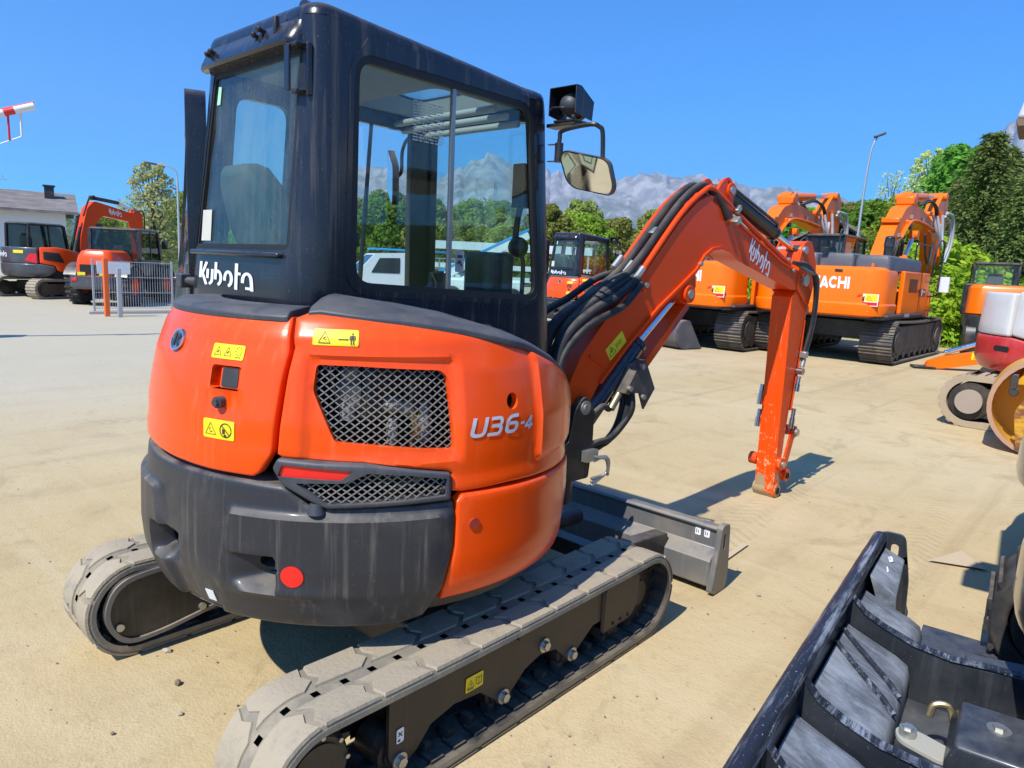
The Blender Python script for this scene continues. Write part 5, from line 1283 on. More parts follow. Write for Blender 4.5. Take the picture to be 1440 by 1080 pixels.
    P3 = lambda pts, d, nm, mt: obj(nm, panel(pts, [], lambda u, v, dd: Vector((-2.86+.036-d-dd, u, v)), .3, 0, grid=False), mt, root)
    DK = -.30
    P3([(-1.00+DK, 1.265), (-1.00+DK, 1.515), (-.62+DK, 1.515), (-.38+DK, 1.265)][::1], .006, 'hazard_backing', WHITE)
    P3([(-.985+DK, 1.28), (-.985+DK, 1.345), (-.58+DK, 1.345), (-.68+DK, 1.50), (-.615+DK, 1.50), (-.425+DK, 1.28)], .009, 'hazard_stripe', RED)
    P3([(-.98+DK, 1.36), (-.98+DK, 1.505), (-.74+DK, 1.505), (-.74+DK, 1.36)], .009, 'hazard_panel', YEL)
    P3([(-.73+DK, 1.36), (-.73+DK, 1.48), (-.64+DK, 1.36)], .009, 'hazard_panel', INK)
    P3([(-.82+DK, 1.15), (-.82+DK, 1.24), (-.64+DK, 1.24), (-.64+DK, 1.15)], .006, 'white_label', WHITE)
    obj('hazard_print', panel(tri_outline(-.82+DK, 1.43, .05, .1), [], lambda u, v, dd: Vector((-2.86+.036-.0115, u, v)), .3, 0, grid=False), INK, root)
    f2 = lambda pts, d, nm, mt: obj(nm, panel(pts, [], lambda u, v, dd: Vector((u, -1.452-d, v)), .3, 0, grid=False), mt, root)
    f2([(-.1, 1.48), (.32, 1.48), (.32, 1.66), (-.1, 1.66)], .002, 'blue_label', plain('label_blue', (.02, .03, .16), .4)); f2([(-.10, 1.50), (.0, 1.50), (.0, 1.65), (-.10, 1.65)], .004, 'label_print', WHITE)
    f2([(.04, 1.58), (.28, 1.58), (.28, 1.615), (.04, 1.615)], .004, 'label_print', YEL)
    gl, tw = logo_hitachi(); f2([[(-1.30+u*.075*.9, 1.03+v*.075) for u, v in g_] for g_ in gl], .003, 'side_lettering', WHITE)
    # small fittings: louvres, seams, rails, lamps, steps
    for k in range(9): obj('louvre', MB().box((-1.05+.075*k, -1.426, 1.72), (.045, .014, .30)), BLACK, d1_)
    obj('door_seam', MB().box((-.10, -1.424, 1.56), (.012, .012, .92)), BLACK, root)
    for y in (-.45, .45): obj('weight_seam', MB().box((-2.835, y, 1.985), (.02, .16, .05)), BLACK, root, .01)
    for y in (-1.0, 1.0): obj('lifting_lug', MB().box((-2.35, y, 2.10), (.22, .05, .10)).cyl((-2.35, y-.03, 2.14), (-2.35, y+.03, 2.14), .07, n=14), HORG, root, .01)
    obj('handrail', MB().tube(smooth([(-.3, -1.28, 2.3), (-.3, -1.28, 2.62), (-.25, -1.28, 2.68), (.9, -1.28, 2.68), (.95, -1.28, 2.62), (.95, -1.28, 2.0)], 4), .018, 8), BLACK, root)
    obj('rear_camera', MB().box((-2.5, 0, 2.42), (.12, .14, .10)), BLACK, root, .01)
    for k in range(3): obj('step_plate', MB().box((.85, -1.50, 1.15+.34*k), (.36, .14, .03)), BLACK, root)
    for k, off in enumerate((-.24, -.20, .20, .24)): obj('hydraulic_hose', MB().tube(smooth([(3.9, off, 3.95), (4.7, off*1.3, 4.12+.05*k), (5.5, off*1.3, 4.02), (6.0, off, 3.7)], 6), .032, 8), HOSE, root)
    for xx, zz in ((2.2, 3.05), (3.2, 3.60), (4.4, 3.62), (5.3, 3.52)): obj('pipe_clamp', MB().box((xx, -.22, zz-.02), (.08, .10, .10)), ZINC, root)
    for k in range(3): obj('arm_pipe', MB().tube(smooth([(6.55, -.20-.02*k, 4.0), (6.9, -.20-.02*k, 3.0), (7.0, -.20-.02*k, 1.8), (7.05, -.20-.02*k, 1.0)], 5), .026, 8), HORG, root)
    obj('work_lamp', MB().box((3.0, -.26, 3.30), (.14, .12, .14)), BLACK, root, .02)
    return root
H2 = big_excavator()
H2['label'] = 'orange crawler excavator with white lettering and hazard mark on its tail before the wooded slope'; H2['group'] = 'big orange crawler excavators'
H1 = copy_tree(H2); H1.location = (15.85, 6.08, 0); H1['label'] = 'orange crawler excavator partly hidden by the folded boom of the near machine'

# ---------------------------------------------------------------- second small excavator of the same kind, further back
K2 = copy_tree(EX); K2.location = (12.1, 8.05, 0)
K2['label'] = 'small orange excavator with dark cab seen between the near cab and the hoses'; K2['category'] = 'excavator'

# ---------------------------------------------------------------- grey and orange midi excavators at the far left
def midi(root, cwcol, sidecol, cabcol, letter=True, boom=True, hyaw=0., L=2.7, trk='rubber', cabx=0., tm=None, lm=None):
    W_ = 1.0
    ch = empty('crawler_base', (0, 0, 0), hyaw); ch.parent = root
    for s_ in (-1, 1):
        mb = MB(); out = rrect(-L/2, 0, L/2, .66, .32, 10); inn = rrect(-L/2+.075, .075, L/2-.075, .585, .26, 10)
        panel(out, [inn], lambda u, v, d, s_=s_: Vector((u, s_*.88+.22+d, v)), .12, .44, mb); b = obj('rubber_track', mb, tm or RUBBER, ch, .012)
        mb = MB(); mb.prism(rrect(-L/2+.25, .14, L/2-.25, .5, .1), lambda u, v, d: (u, s_*.88+d, v), -.18, .18)
        for x in (-L/2+.33, L/2-.33): mb.cyl((x, s_*.88-.20, .33), (x, s_*.88+.20, .33), .235, n=26); mb.cyl((x, s_*.88-.23, .33), (x, s_*.88+.23, .33), .14, n=22)
        for k in range(4): mb.cyl((-.75+.5*k, s_*.88-.19, .15), (-.75+.5*k, s_*.88+.19, .15), .085, n=14)
        obj('track_frame', mb, FRAME, ch)
        mb = MB()
        for k in range(int(L/.12)):
            x = -L/2+.33+(L-.66)*k/int(L/.12); mb.box((x, s_*.88, .665), (.06, .43, .03)); mb.box((x, s_*.88, -.005+.01), (.06, .43, .02))
        for sx in (-1, 1):
            for k in range(11):
                a = -math.pi/2+math.pi*k/10; mb.box((sx*(L/2-.33+.335*math.cos(a)), s_*.88, .33+.335*math.sin(a)), (.03, .43, .06), Matrix.Rotation(-sx*a, 3, 'Y'))
        o = obj('tread_bars', mb, lm or LUGM, b, flat=True); o['kind'] = 'stuff'
    obj('centre_frame', MB().box((0, 0, .42), (1.2, 1.4, .3)).cyl((0, 0, .5), (0, 0, .72), .45, n=28), FRAME, ch, .02)
    r = 1.32
    cyl_ = lambda a, z, d=0: Vector((-(r-.06*max(0, z-1.2)-.10*sst(.85-z, 0, .2)+d)*math.cos(a), -(r-.06*max(0, z-1.2)-.10*sst(.85-z, 0, .2)+d)*math.sin(a), z))
    S = lambda u, v, d: cyl_(u/r, v, d)
    q = lambda pts, nm, mt, th=.25, rim=.03: obj(nm, panel(pts, [], smooth_bevel_S(S, pts, rim), .09, th, hollow=True, rim=rim), mt, root)
    cwp = rpoly([(-1.9, .72), (1.15, .72), (1.45, .95), (1.40, 1.10), (1.0, 1.16), (-1.9, 1.16)], .05); q(cwp, 'counterweight', cwcol)
    q(rpoly([(-1.9, 1.17), (.95, 1.17), (.92, 1.70), (-1.9, 1.70)], .03), 'engine_door', cwcol if letter else WHTP)
    q(rpoly([(.98, 1.19), (1.42, 1.12), (1.50, .95), (2.9, .80), (3.1, 1.0), (3.0, 1.35), (2.2, 1.62), (1.5, 1.74), (.98, 1.72)], .05), 'side_hood', sidecol)
    if letter:
        q(rpoly([(1.08, 1.32), (1.70, 1.22), (1.55, 1.55), (1.08, 1.58)], .02), 'side_vent', VOID, .05, .005).location = (0, -.02, 0)
        obj('tail_lamp', panel([(.55, 1.28), (.9, 1.18), (.9, 1.5), (.70, 1.5)], [], lambda u, v, d: S(u, v, d+.01), .2, .01), RED, root)
        obj('yellow_label', panel([(.15, 1.5), (.5, 1.5), (.5, 1.6), (.15, 1.6)], [], lambda u, v, d: S(u, v, d+.01), .2, .002), YEL, root)
        gl, tw = logo_kubota(); k = .19
        obj('maker_lettering', panel(gl, [], lambda u, v, d: S(-.75+u*k*1.5, 1.36+v*k, d+.012), .2, 0), WHITE, root)
    mb = MB(); mb.lathe([(.05, .72), (1.2, .72), (1.2, .80), (1.22, 1.3), (1.1, 1.6), (.05, 1.7)], n=40); obj('engine_bay', mb, VOID, root)
    mb = MB(); rbox(mb, -.2, 1.25, -.95, 1.0, [(.72, 0), (1.0, 0)], .2); obj('deck', mb, BLACK, root)
    simple_cab(root, -.72+cabx, .82+cabx, -.12, .95, 1.0, 2.55, cabcol, .72, .14, .085, gm=SMOKE)
    if boom:
        bo = rpoly([(.95, .95), (1.22, .95), (1.40, 1.6), (1.70, 2.6), (2.05, 2.98), (3.6, 2.82), (3.75, 3.0), (3.6, 3.15), (2.2, 3.40), (1.72, 3.48), (1.40, 3.2), (1.10, 2.2)], .10, 4)
        sk = rpoly([(3.5, 3.25), (3.75, 3.35), (3.95, 3.1), (3.9, 2.0), (3.85, .7), (3.65, .7), (3.55, 2.2), (3.45, 2.9)], .06)
        b_, s2 = arm_set(root, bo, sk, .26, .24, BOOMO, -.28, cyls=(((1.75, 3.60, 0), (2.9, 3.52, 0), (3.65, 3.28, 0), .07, .035, BLACK), ((1.35, .9, 0), (1.75, 1.9, 0), (2.0, 2.6, 0), .08, .04, BLACK)),
                hoses=(([(.95, 1.0, -.16), (.80, 1.6, -.18), (.95, 2.2, -.17), (1.05, 2.5, -.16)], .05, SLEEVE), ([(.95, 1.0, -.02), (.75, 1.5, -.02), (.9, 2.1, 0), (1.1, 2.8, 0)], .05, SLEEVE), ([(1.2, 2.9, -.16), (1.45, 3.5, -.16), (1.6, 3.62, -.16), (1.8, 3.56, -.16)], .03, SLEEVE), ([(3.5, 3.2, -.14), (3.9, 3.3, -.16), (4.0, 2.9, -.15), (3.92, 2.3, -.14)], .025, HOSE)))
        gl, tw = logo_kubota(); k = .22
        obj('maker_lettering', panel(gl, [], lambda u, v, d: Vector((2.35+u*k*1.2, -.28-.134-d, 3.05+v*k-(u*k*1.2)*.10)), .2, 0), WHITE, root)
    return root
M1 = empty('excavator', (4.95, 24.6, 0), R(25), 'dark grey and orange midi excavator with raised boom beside the wheel loader', 'excavator')
midi(M1, MIDG, ORANGE, BLACK); M1.scale = (.93,)*3
M2 = empty('excavator', (2.05, 26.2, 0), R(25), 'orange midi excavator mostly cut off at the picture edge', 'excavator')
midi(M2, MIDG, ORANGE, BLACK, True, False)
MUD = paint('caked_mud', (.38, .30, .20), .95, .6, .2, .5, 0, dustcol=(.48, .39, .27))
TK = empty('excavator', (9.5, -2.0, 0), R(-82), 'muddy tracked excavator with red and white tail beyond the yellow bucket', 'excavator')
midi(TK, REDP, WHTP, BLACK, False, False, R(-9), 2.9, cabx=.75, tm=MUD, lm=MUD)
obj('tail_slot', panel(rrect(.75, .98, 1.0, 1.05, .03), [], lambda u, v, d: Vector((-(1.325)*math.cos(u/1.32), -(1.325)*math.sin(u/1.32), v)), .2, 0), VOID, TK)
mb = MB(); mb.cyl((-1.12, -1.10, .33), (-1.12, -1.16, .33), .15, n=30); cr = Matrix.Rotation(R(-9), 3, 'Z'); mb.v = [tuple(cr @ Vector(p)) for p in mb.v]
obj('hub_cover', mb, paint('muddy_hub', (.35, .28, .22), .8, .5, 0, .5, 0), TK)

# orange wheeled excavator far right
WX = empty('excavator', (21.6, .55, 0), R(12), 'orange wheeled excavator with black cab behind the red and white tail', 'excavator')
WX.scale = (.9,)*3
mb = MB(); rbox(mb, -1.35, -.55, -1.2, 1.2, [(1.15, .08), (1.2, 0), (1.95, .02), (2.05, .1)], .35); obj('counterweight', mb, HORG, WX)
mb = MB(); rbox(mb, -.56, .7, -1.2, 1.15, [(1.2, 0), (1.85, .02), (1.95, .1)], .1); obj('engine_hood', mb, HORG, WX)
obj('hood_stripe', MB().box((-.75, .1, 1.6), (.30, 2.44, .95)), BLACK, WX, .05)
mb = MB(); rbox(mb, -1.5, 1.4, -1.22, 1.22, [(.75, .05), (.8, 0), (1.16, 0)], .2); obj('deck', mb, BLACK, WX)
simple_cab(WX, -.1, 1.55, -.1, 1.1, 1.2, 2.75, BLACK, .75)
for x in (-1.1, 1.2):
    for y in (-1.0, 1.0):
        wv = MB(); wv.lathe([(.25, -.16), (.45, -.18), (.50, -.12), (.50, .12), (.45, .18), (.25, .16)], (x, y, .5), 'Y', 28); wl = obj('wheel', wv, BLACK, WX); obj('rim', MB().cyl((x, y-.15, .5), (x, y+.15, .5), .26, n=20), HORG, wl)
obj('tail_lamp', MB().box((-1.5, -.9, 1.0), (.04, .25, .12)), YEL, WX, .01)

# ---------------------------------------------------------------- wheel loader behind the fence panel
WL = empty('wheel_loader', (6.25, 21.6, 0), R(46), 'orange wheel loader with black cab parked behind the wire fence panel', 'wheel loader')
WL.scale = (.88,)*3
mb = MB(); rbox(mb, -2.05, -.35, -.62, .62, [(.95, .02), (1.35, 0), (1.62, .05), (1.78, .14), (1.84, .28)], .28); hd_ = obj('engine_hood', mb, ORANGE, WL, angle=30)
mb = MB(); rbox(mb, -2.22, -.4, -.70, .70, [(.55, .08), (.62, 0), (.98, 0)], .15); mb.box((.6, 0, .75), (1.8, .8, .45)); obj('chassis', mb, MIDG, WL, .03)
for y in (-.50, .50): obj('tail_lamp', MB().box((-2.225, y, .86), (.03, .16, .10)), RED, WL, .008)
obj('rear_grille', MB().box((-2.06, 0, 1.2), (.02, .8, .3)), VOID, WL)
obj('yellow_label', MB().box((-2.075, -.35, 1.05), (.02, .25, .10)).box((-2.075, .35, 1.05), (.02, .25, .10)), YEL, WL)
simple_cab(WL, -.55, 1.15, -.85, .85, 1.0, 2.62, BLACK, .55, .20, .11, gm=SMOKE)
gl, tw = logo_kubota(); k = .16
obj('maker_lettering', panel(gl, [], lambda u, v, d: Vector((-1.45+u*k*1.4, -.625, 1.36+v*k)), .2, 0), WHITE, WL)
for x in (-1.25, 1.25):
    for y in (-.82, .82):
        mb = MB(); mb.lathe([(.30, -.17), (.56, -.20), (.63, -.15), (.65, 0), (.63, .15), (.56, .20), (.30, .17)], (x, y, .64), 'Y', 36)
        for k in range(22):
            a = 2*math.pi*k/22
            for s_ in (-1, 1): mb.box((x+.645*math.cos(a+.07*s_), y+s_*.09, .64+.645*math.sin(a+.07*s_)), (.05, .20, .06), Matrix.Rotation(-a, 3, 'Y'))
        wl = obj('wheel', mb, TRKIN, WL); obj('rim', MB().lathe([(.02, -.06), (.22, -.06), (.31, -.14), (.31, .14), (.22, .06), (.02, .06)], (x, y, .64), 'Y', 30), ORANGE, wl)
        mb = MB(); mb.grid(lambda a, t: Vector((x+.74*math.cos(a), y-.20+.40*t, .66+.74*math.sin(a))), [math.pi*(.1+.8*i/14) for i in range(15)], [0, 1]); fd = obj('mudguard', panel([(math.pi*.12*.74, -.2), (math.pi*.85*.74, -.2), (math.pi*.85*.74, .2), (math.pi*.12*.74, .2)], [], lambda u, v, d, x=x, y=y: Vector((x+(.74+d)*math.cos(u/.74), y+v, .66+(.74+d)*math.sin(u/.74))), .12, .03), BLACK, WL)
for y in (-.42, .42): obj('lift_arm', MB().bar((.9, y, 1.5), (2.6, y, .6), .10, .24), ORANGE, WL, .02)
mb = MB(); panel(rpoly([(2.5, .05), (3.3, .05), (3.25, .12), (2.65, .2), (2.55, .8), (2.8, 1.05), (2.75, 1.1), (2.45, .9), (2.42, .2)], .05), [], lambda u, v, d: Vector((u, 1.05+d, v)), .2, 2.1, mb); obj('bucket', mb, MIDG, WL)
mb = MB(); mb.tube(smooth([(.9, -.72, 2.3), (1.0, -1.0, 2.35), (1.0, -1.05, 2.2)]), .018); rbox(mb, .96, 1.02, -1.16, -.96, [(1.95, 0), (2.25, 0)], .02); obj('mirror', mb, BLACK, WL)

# ---------------------------------------------------------------- dozer blade machine close on the right
BO = Vector((.90, -1.68, 0)); BTH = R(6.4)
NB = empty('excavator', BO, BTH, 'black excavator at the picture edge with a scuffed dozer blade in front', 'excavator')
def scuff():
    t = NT('scuffed_blade_paint'); v = t.coord()
    s1 = t.ramp(t.noise(t.coord((2.2, 34, 34)), 1.0, 7, .74), .46, .62); big = t.ramp(t.noise(v, 4.0, 5), .32, .56)
    f = t.math('MULTIPLY', s1, t.math('ADD', t.math('MULTIPLY', big, .85), .05))
    c = t.mix(f, (.018, .022, .032), (.27, .305, .37))
    c = t.mix(t.math('MULTIPLY', t.ramp(t.noise(v, 38, 4, .7), .66, .72), .8), c, (.33, .15, .055))
    c = t.mix(t.math('MULTIPLY', t.ramp(t.noise(v, 90, 2), .66, .72), .5), c, (.55, .55, .55))
    t.bsdf(c, t.ramp(f, 0, 1, .42, .8), 0, .45, bump=t.noise(v, 50, 5, .7), bstr=.15, bdist=.003); return t.m
def scuff2():
    t = NT('scraped_panel_paint'); v = t.coord()
    s1 = t.ramp(t.noise(t.coord((22, 5, 5)), 1.0, 8, .78, 1.2), .36, .66); ed = t.ramp(t.noise(v, 4.5, 6, .65), .38, .62)
    f = t.math('MINIMUM', t.math('ADD', t.math('MULTIPLY', s1, .40), t.math('MULTIPLY', ed, .40)), .95)
    c = t.mix(f, (.085, .095, .115), (.36, .40, .455)); c = t.mix(t.math('MULTIPLY', t.ramp(t.noise(v, 34, 4, .7), .66, .73), .6), c, (.30, .15, .07))
    t.bsdf(c, .68, 0, .35, bump=t.noise(v, 50, 5, .7), bstr=.2, bdist=.003); return t.m
SC1, SC2 = scuff(), scuff2()
BLK2 = paint('blade_black', (.014, .017, .022), .38, .08, .08, .18, .15, speck=.25, dustcol=(.36, .37, .38))
# local axes of NB: x along the blade, -y behind it (towards its machine)
def NP(t, b, z): return Vector((t, -b, z))
X0, X1 = -1.42, 1.05
bl2 = obj('dozer_blade', MB().grid(lambda t, k: NP(t, *[(.015, .435), (.022, .34), (.018, .22), (.0, .10), (-.04, .02)][k]), [X0+(X1-X0)*i/24 for i in range(25)], range(5)).grid(lambda t, k: NP(t, *[(-.02, .44), (-.005, .34), (-.01, .22), (-.03, .10), (-.07, .02)][k]), [X0+(X1-X0)*i/24 for i in range(25)], range(5)), BLK2, NB)
mb = MB(); n = 40
mb.tube([NP(X0+(X1-X0)*i/n, .0+.002*mnoise.noise((i*.7, 1, 0)), .445+.003*mnoise.noise((i*.5, 0, 0))) for i in range(n+1)], .034, 14); obj('top_rail', mb, SC1, NB)
S = lambda u, v, d: NP(X1+.02+d, u, v)
e = panel(rpoly([(-.03, .0), (.165, .0), (.155, .25), (.118, .46), (.10, .482), (.02, .482), (-.03, .45)], [.02, .02, .02, .03, .03, .03, .03], 4), [rrect(.056, .352, .092, .428, .017, 5)], S, .05, .022)
obj('end_plate', e, BLK2, NB, .004)
def rib(t0, th=.014):
    up_ = [(.018, .455), (.034, .435), (.083, .384), (.162, .346), (.266, .312), (.397, .297), (.525, .310), (.80, .325)]
    lo_ = [(.80, .06), (.30, .05), (.06, .04), (.018, .06)]
    S = lambda u, v, d: NP(t0+d, u, v)
    o = obj('blade_rib', panel(up_+lo_, [], S, .06, th), BLK2, NB, .003)
    q = [NP(t0-.028, b, z) for b, z in up_[1:]]; q2 = [NP(t0+.016, b, z) for b, z in up_[1:]]
    m = MB(); V = []
    for (b, z) in up_[1:]: V += [NP(t0-.024, b, z+.004), NP(t0+.012, b, z+.004), NP(t0+.012, b, z+.012), NP(t0-.024, b, z+.012)]
    F = [(i*4+j, i*4+(j+1) % 4, (i+1)*4+(j+1) % 4, (i+1)*4+j) for i in range(len(up_)-2) for j in range(4)]
    obj('rib_flange', m.add(V, F), SC1, NB)
for t0 in (.215, -.567, -.98): rib(t0)
# pressed, scraped panels between the ribs
def press(ta, tb, ramp_b=.275, lean=0):
    pts = [(.030, .345), (.05, .335), (.10, .315), (.16, .292), (.22, .270), (.262, .245), (.280, .20), (.285, .12), (.29, .04)]
    w_ = tb-ta; us = [0, .02, .05, .12, .3, .5, .7, .88, .95, .98, 1]
    def f(u, k):
        b, z = pts[k]; e = min(u, 1-u)*w_; d = .018*(1-sst(e, .0, .045)); return NP(ta+w_*u, min(b, ramp_b)-d*.3, z-d)
    return obj('pressed_panel', MB().grid(f, us, range(len(pts))), SC2, NB, angle=55)
press(.25, .60); press(-.535, .195); press(-.96, -.60); press(-1.40, -1.0)
obj('base_plate', MB().box(NP(-.18, .56, .075), (2.3, .62, .02)), BLK2, NB)
# short bay next to the end plate: sloping box with two little labels
mb = MB(); V = [NP(.62, .03, .40), NP(1.045, .03, .40), NP(1.045, .125, .36), NP(.62, .15, .33), NP(.62, .17, .02), NP(1.045, .15, .02)]
obj('pressed_panel', mb.add(V, [(0, 1, 2, 3), (3, 2, 5, 4), (0, 3, 4)]), SC2, NB, .006)
for tt in (.93, .80): flat_sticker('blade_label', .055, .018, NP(tt, .075, .3855 if tt > .9 else .376), (-.35, -1, -.4) if False else (-1, -.25, -.12), (.2, -1, .35), WHITE, [ribbon([(-.02, -.002), (.012, -.002)], .003)], NB)
for t0, t1, b0 in ((.075, -.125, .03), (-.055, -.255, .04)):
    m = MB(); pr_ = [(.03, .352), (.05, .342), (.10, .322), (.16, .300), (.22, .278), (.27, .25)]
    m.tube(smooth([NP(t0+(t1-t0)*((b-.03)/.24), b, z) for b, z in pr_], 5), .011, 8); obj('weld_ridge', m, SC1, NB)
# centre box, link, hooks
mb = MB(); mb.prism([(.432, .30), (.455, .365), (.80, .375), (.80, .20), (.44, .20)], lambda u, v, d: NP(d, u, v), -.50, -.205); obj('mount_box', mb, BLK2, NB, .012, 3)
mb = MB(); mb.cyl(NP(-.33, .56, .366), NP(-.33, .56, .384), .020, n=6); mb.cyl(NP(-.33, .56, .366), NP(-.33, .56, .374), .034, n=18); obj('mount_bolt', mb, ZINC, NB)
lk = ribbon([(.322, -.405), (.425, -.440)], .085)
S = lambda u, v, d: NP(v, u, .285+d)
mb = panel(rpoly([(.285, -.375), (.345, -.355), (.455, -.395), (.468, -.45), (.43, -.485), (.30, -.445)], .035), [], S, .05, .014); obj('link_plate', mb, paint('pale_link_paint', (.40, .40, .33), .5, .2, 0, .2, 0), NB, .004)
mb = MB(); mb.cyl(NP(-.405, .325, .285), NP(-.405, .325, .31), .026, n=18); mb.cyl(NP(-.405, .325, .30), NP(-.405, .325, .318), .018, n=6); obj('link_bolt', mb, ZINC, NB)
obj('lifting_hook', MB().tube(smooth([NP(-.21, .37, .27), NP(-.20, .38, .31), NP(-.19, .42, .315), NP(-.20, .44, .27)]), .012), plain('hook_brass', (.42, .33, .18), .4, .8), NB)
# arms back to the machine, crawler and body
for t0 in (-.62, .26): obj('blade_arm', MB().bar(NP(t0, .45, .22), NP(t0, 1.1, .30), .12, .16), BLK2, NB, .01)
def tail_machine(root, ox, b0, RR_, blade, LT=2.3):
    """compact machine standing tail-first: tracks, round glossy tail, cab"""
    c = NP(ox, b0, 0); GL = TAILP
    for s_ in (-1, 1):
        x = ox+s_*.80; L = LT if s_ > 0 else min(LT, 1.8)
        out = rrect(b0-L/2, 0, b0+L/2, .56, .27, 10); inn = rrect(b0-L/2+.07, .07, b0+L/2-.07, .49, .21, 10)
        tr = obj('rubber_track', panel(out, [inn], lambda u, v, d: NP(x+.2+d, u, v), .1, .40), TRKIN, root, .012)
        mb = MB(); mb.prism(rrect(b0-L/2+.2, .12, b0+L/2-.2, .44, .1), lambda u, v, d: NP(x+d, u, v), -.17, .17)
        for q in (-L/2+.28, L/2-.28): mb.cyl(NP(x-.19, b0+q, .28), NP(x+.19, b0+q, .28), .2, n=24)
        obj('track_frame', mb, FRAME, root)
        mb = MB()
        for k in range(20): mb.box(NP(x, b0-L/2+.28+(L-.56)*k/19, .565), (.39, .05, .016))
        for sx in (-1, 1):
            for k in range(10):
                a = -math.pi/2+math.pi*k/9; mb.box(NP(x, b0+sx*(L/2-.28+.285*math.cos(a)), .28+.285*math.sin(a)), (.39, .016, .05), Matrix.Rotation(sx*a, 3, 'X'))
        o = obj('tread_bars', mb, TRKIN, tr, flat=True); o['kind'] = 'stuff'
    obj('centre_frame', MB().box(NP(ox, b0, .34), (1.3, 1.2, .24)).cyl(c+Vector((0, 0, .4)), c+Vector((0, 0, .56)), .4, n=28), FRAME, root, .02)
    pr = [(.05, .50), (.80*RR_, .50), (.90*RR_, .515), (.955*RR_, .54), (.99*RR_, .585), (1.0*RR_, .64), (.998*RR_, .80), (.975*RR_, .95), (.965*RR_, .96), (.965*RR_, .975), (.972*RR_, .985), (.955*RR_, 1.25), (.90*RR_, 1.42), (.80*RR_, 1.52), (.05, 1.55)]
    tl = obj('tail_body', MB().lathe(pr, c, 'Z', 72), GL, root, angle=25)
    a0 = R(62); p = c+Vector((math.cos(a0)*RR_*.985, math.sin(a0)*RR_*.985, .66))
    obj('tail_pocket', MB().ball(p, .06, 14, 8, (.8, .8, 1)), BLACK, root); obj('tail_lamp', MB().ball(p+Vector((math.cos(a0)*.04, math.sin(a0)*.04, -.01)), .03, 10, 6), STEEL, root)
    cb = empty('cab_mount', c, R(-90)); cb.parent = root
    mb = MB()
    for tt in (-.02, .95):
        for bb in (-1.10, -.25): mb.bar((-bb-.0 if False else -(bb+.0), tt, 1.4), (-(bb+.0), tt, 2.33), .07, .07, up=(1, 0, 0))
    obj('canopy_post', mb, BLACK, cb); return cb
TAILP = paint('tail_gloss_grey', (.055, .058, .060), .16, .06, .03, .2, .7, spec=.6)
cb = tail_machine(NB, .22, 1.65, 1.10, True)
def visor(z0, z1, i0, i1): 
    lo = [(.02, .338), (.285, .338), (.285, 1.5), (.02, 1.5)]; hi = [(.02, .338+i1), (.285, .338+i1), (.285, 1.5), (.02, 1.5)]
    return MB().add([NP(t, b+i0*(b < 1), z0) for t, b in lo]+[NP(t, b, z1) for t, b in hi], [(3, 2, 1, 0), (4, 5, 6, 7)]+[(i, (i+1) % 4, 4+(i+1) % 4, 4+i) for i in range(4)])
obj('roof_visor', visor(2.285, 2.60, 0, .075), paint('canopy_white', (.70, .70, .70), .4, .15, .15, .2, .1), NB, .012)
obj('visor_lining', visor(2.262, 2.284, .008, 0), paint('lining_brown', (.16, .10, .06), .7, .3, .2, 0, 0), NB)
obj('cab_roof', MB().box(NP(.80, 1.0, 2.36), (1.0, 1.0, .08)), BLACK, NB, .03)
obj('operator_seat', MB().box((.1, 0, 1.75), (.4, .45, .5)), SEAT, cb, .06, 3)
ND = empty('excavator', BO+Vector((2.266, .254, 0)), BTH, 'grey round tailed excavator beside the scraped blade, seen below the rusty yellow bucket', 'excavator')
tail_machine(ND, .22, 1.63, 1.10, False, 1.75)

# ---------------------------------------------------------------- big yellow loader bucket with a rusty side plate
YB = empty('loader_bucket', (8.41, -1.62, 0), R(-83), 'yellow loader bucket with rusty side plate standing beside the red tail', 'loader bucket')
YP = paint('bucket_yellow', (.72, .36, .015), .4, .2, .15, .3, .1, dustcol=(.45, .30, .16))
RU = NT('rusty_yellow'); v = RU.coord(); f = RU.ramp(RU.noise(RU.coord((2, 2, 5)), 1.6, 7, .75), .40, .58)
RU.bsdf(RU.mix(f, (.62, .33, .03), RU.mix(RU.noise(v, 12, 5), (.13, .045, .02), (.28, .11, .045))), .75, 0, .3, bump=RU.noise(v, 30, 4), bstr=.3, bdist=.004); RUST = RU.m
cx_, cz_ = .0, .52
arc_ = [(cx_+.53*math.cos(R(a)), cz_+.52*math.sin(R(a))) for a in range(110, 300, 10)]+[(.75, .0)]
mb = MB(); panel(ribbon(arc_, .035), [], lambda u, v, d: Vector((u, -.45+d, v)), .2, .70, mb, grid=False); obj('shell', mb, YP, YB)
mb = MB(); panel(ribbon(arc_, .045), [], lambda u, v, d: Vector((u, -1.13+d, v)), .2, .05, mb, grid=False); obj('shell_rim', mb, paint('rim_brown', (.44, .25, .15), .7, .4, .2, .3, 0), YB)
S = lambda u, v, d: Vector((u, -.46+d, v)); obj('side_plate', panel(arc_, [], S, .2, .03), YP, YB)
S = lambda u, v, d: Vector((u, -1.16+d, v)); obj('wear_plate', panel(rpoly([(-.17, .74), (-.05, .80), (-.12, .10), (-.24, .08), (-.30, .45)], .03), [], S, .2, .09), RUST, YB, .01)
mb = MB(); mb.prism([(-.34, .72), (-.20, 1.02), (.55, 1.10), (.55, .80)], lambda u, v, d: (u, d, v), -1.10, -.46); obj('back_beam', mb, YP, YB, .02)
obj('beam_sticker', MB().box((.02, -1.104, .925), (.40, .006, .09), Matrix.Rotation(R(-5), 3, 'Y')), plain('sticker_cyan', (.03, .42, .72), .4), YB)
mb = MB(); mb.cyl((-.33, -1.16, .66), (-.33, -1.05, .66), .05, n=14); mb.box((-.34, -1.12, .76), (.07, .08, .18)); obj('pivot_pin', mb, TRACKM, YB, .01)

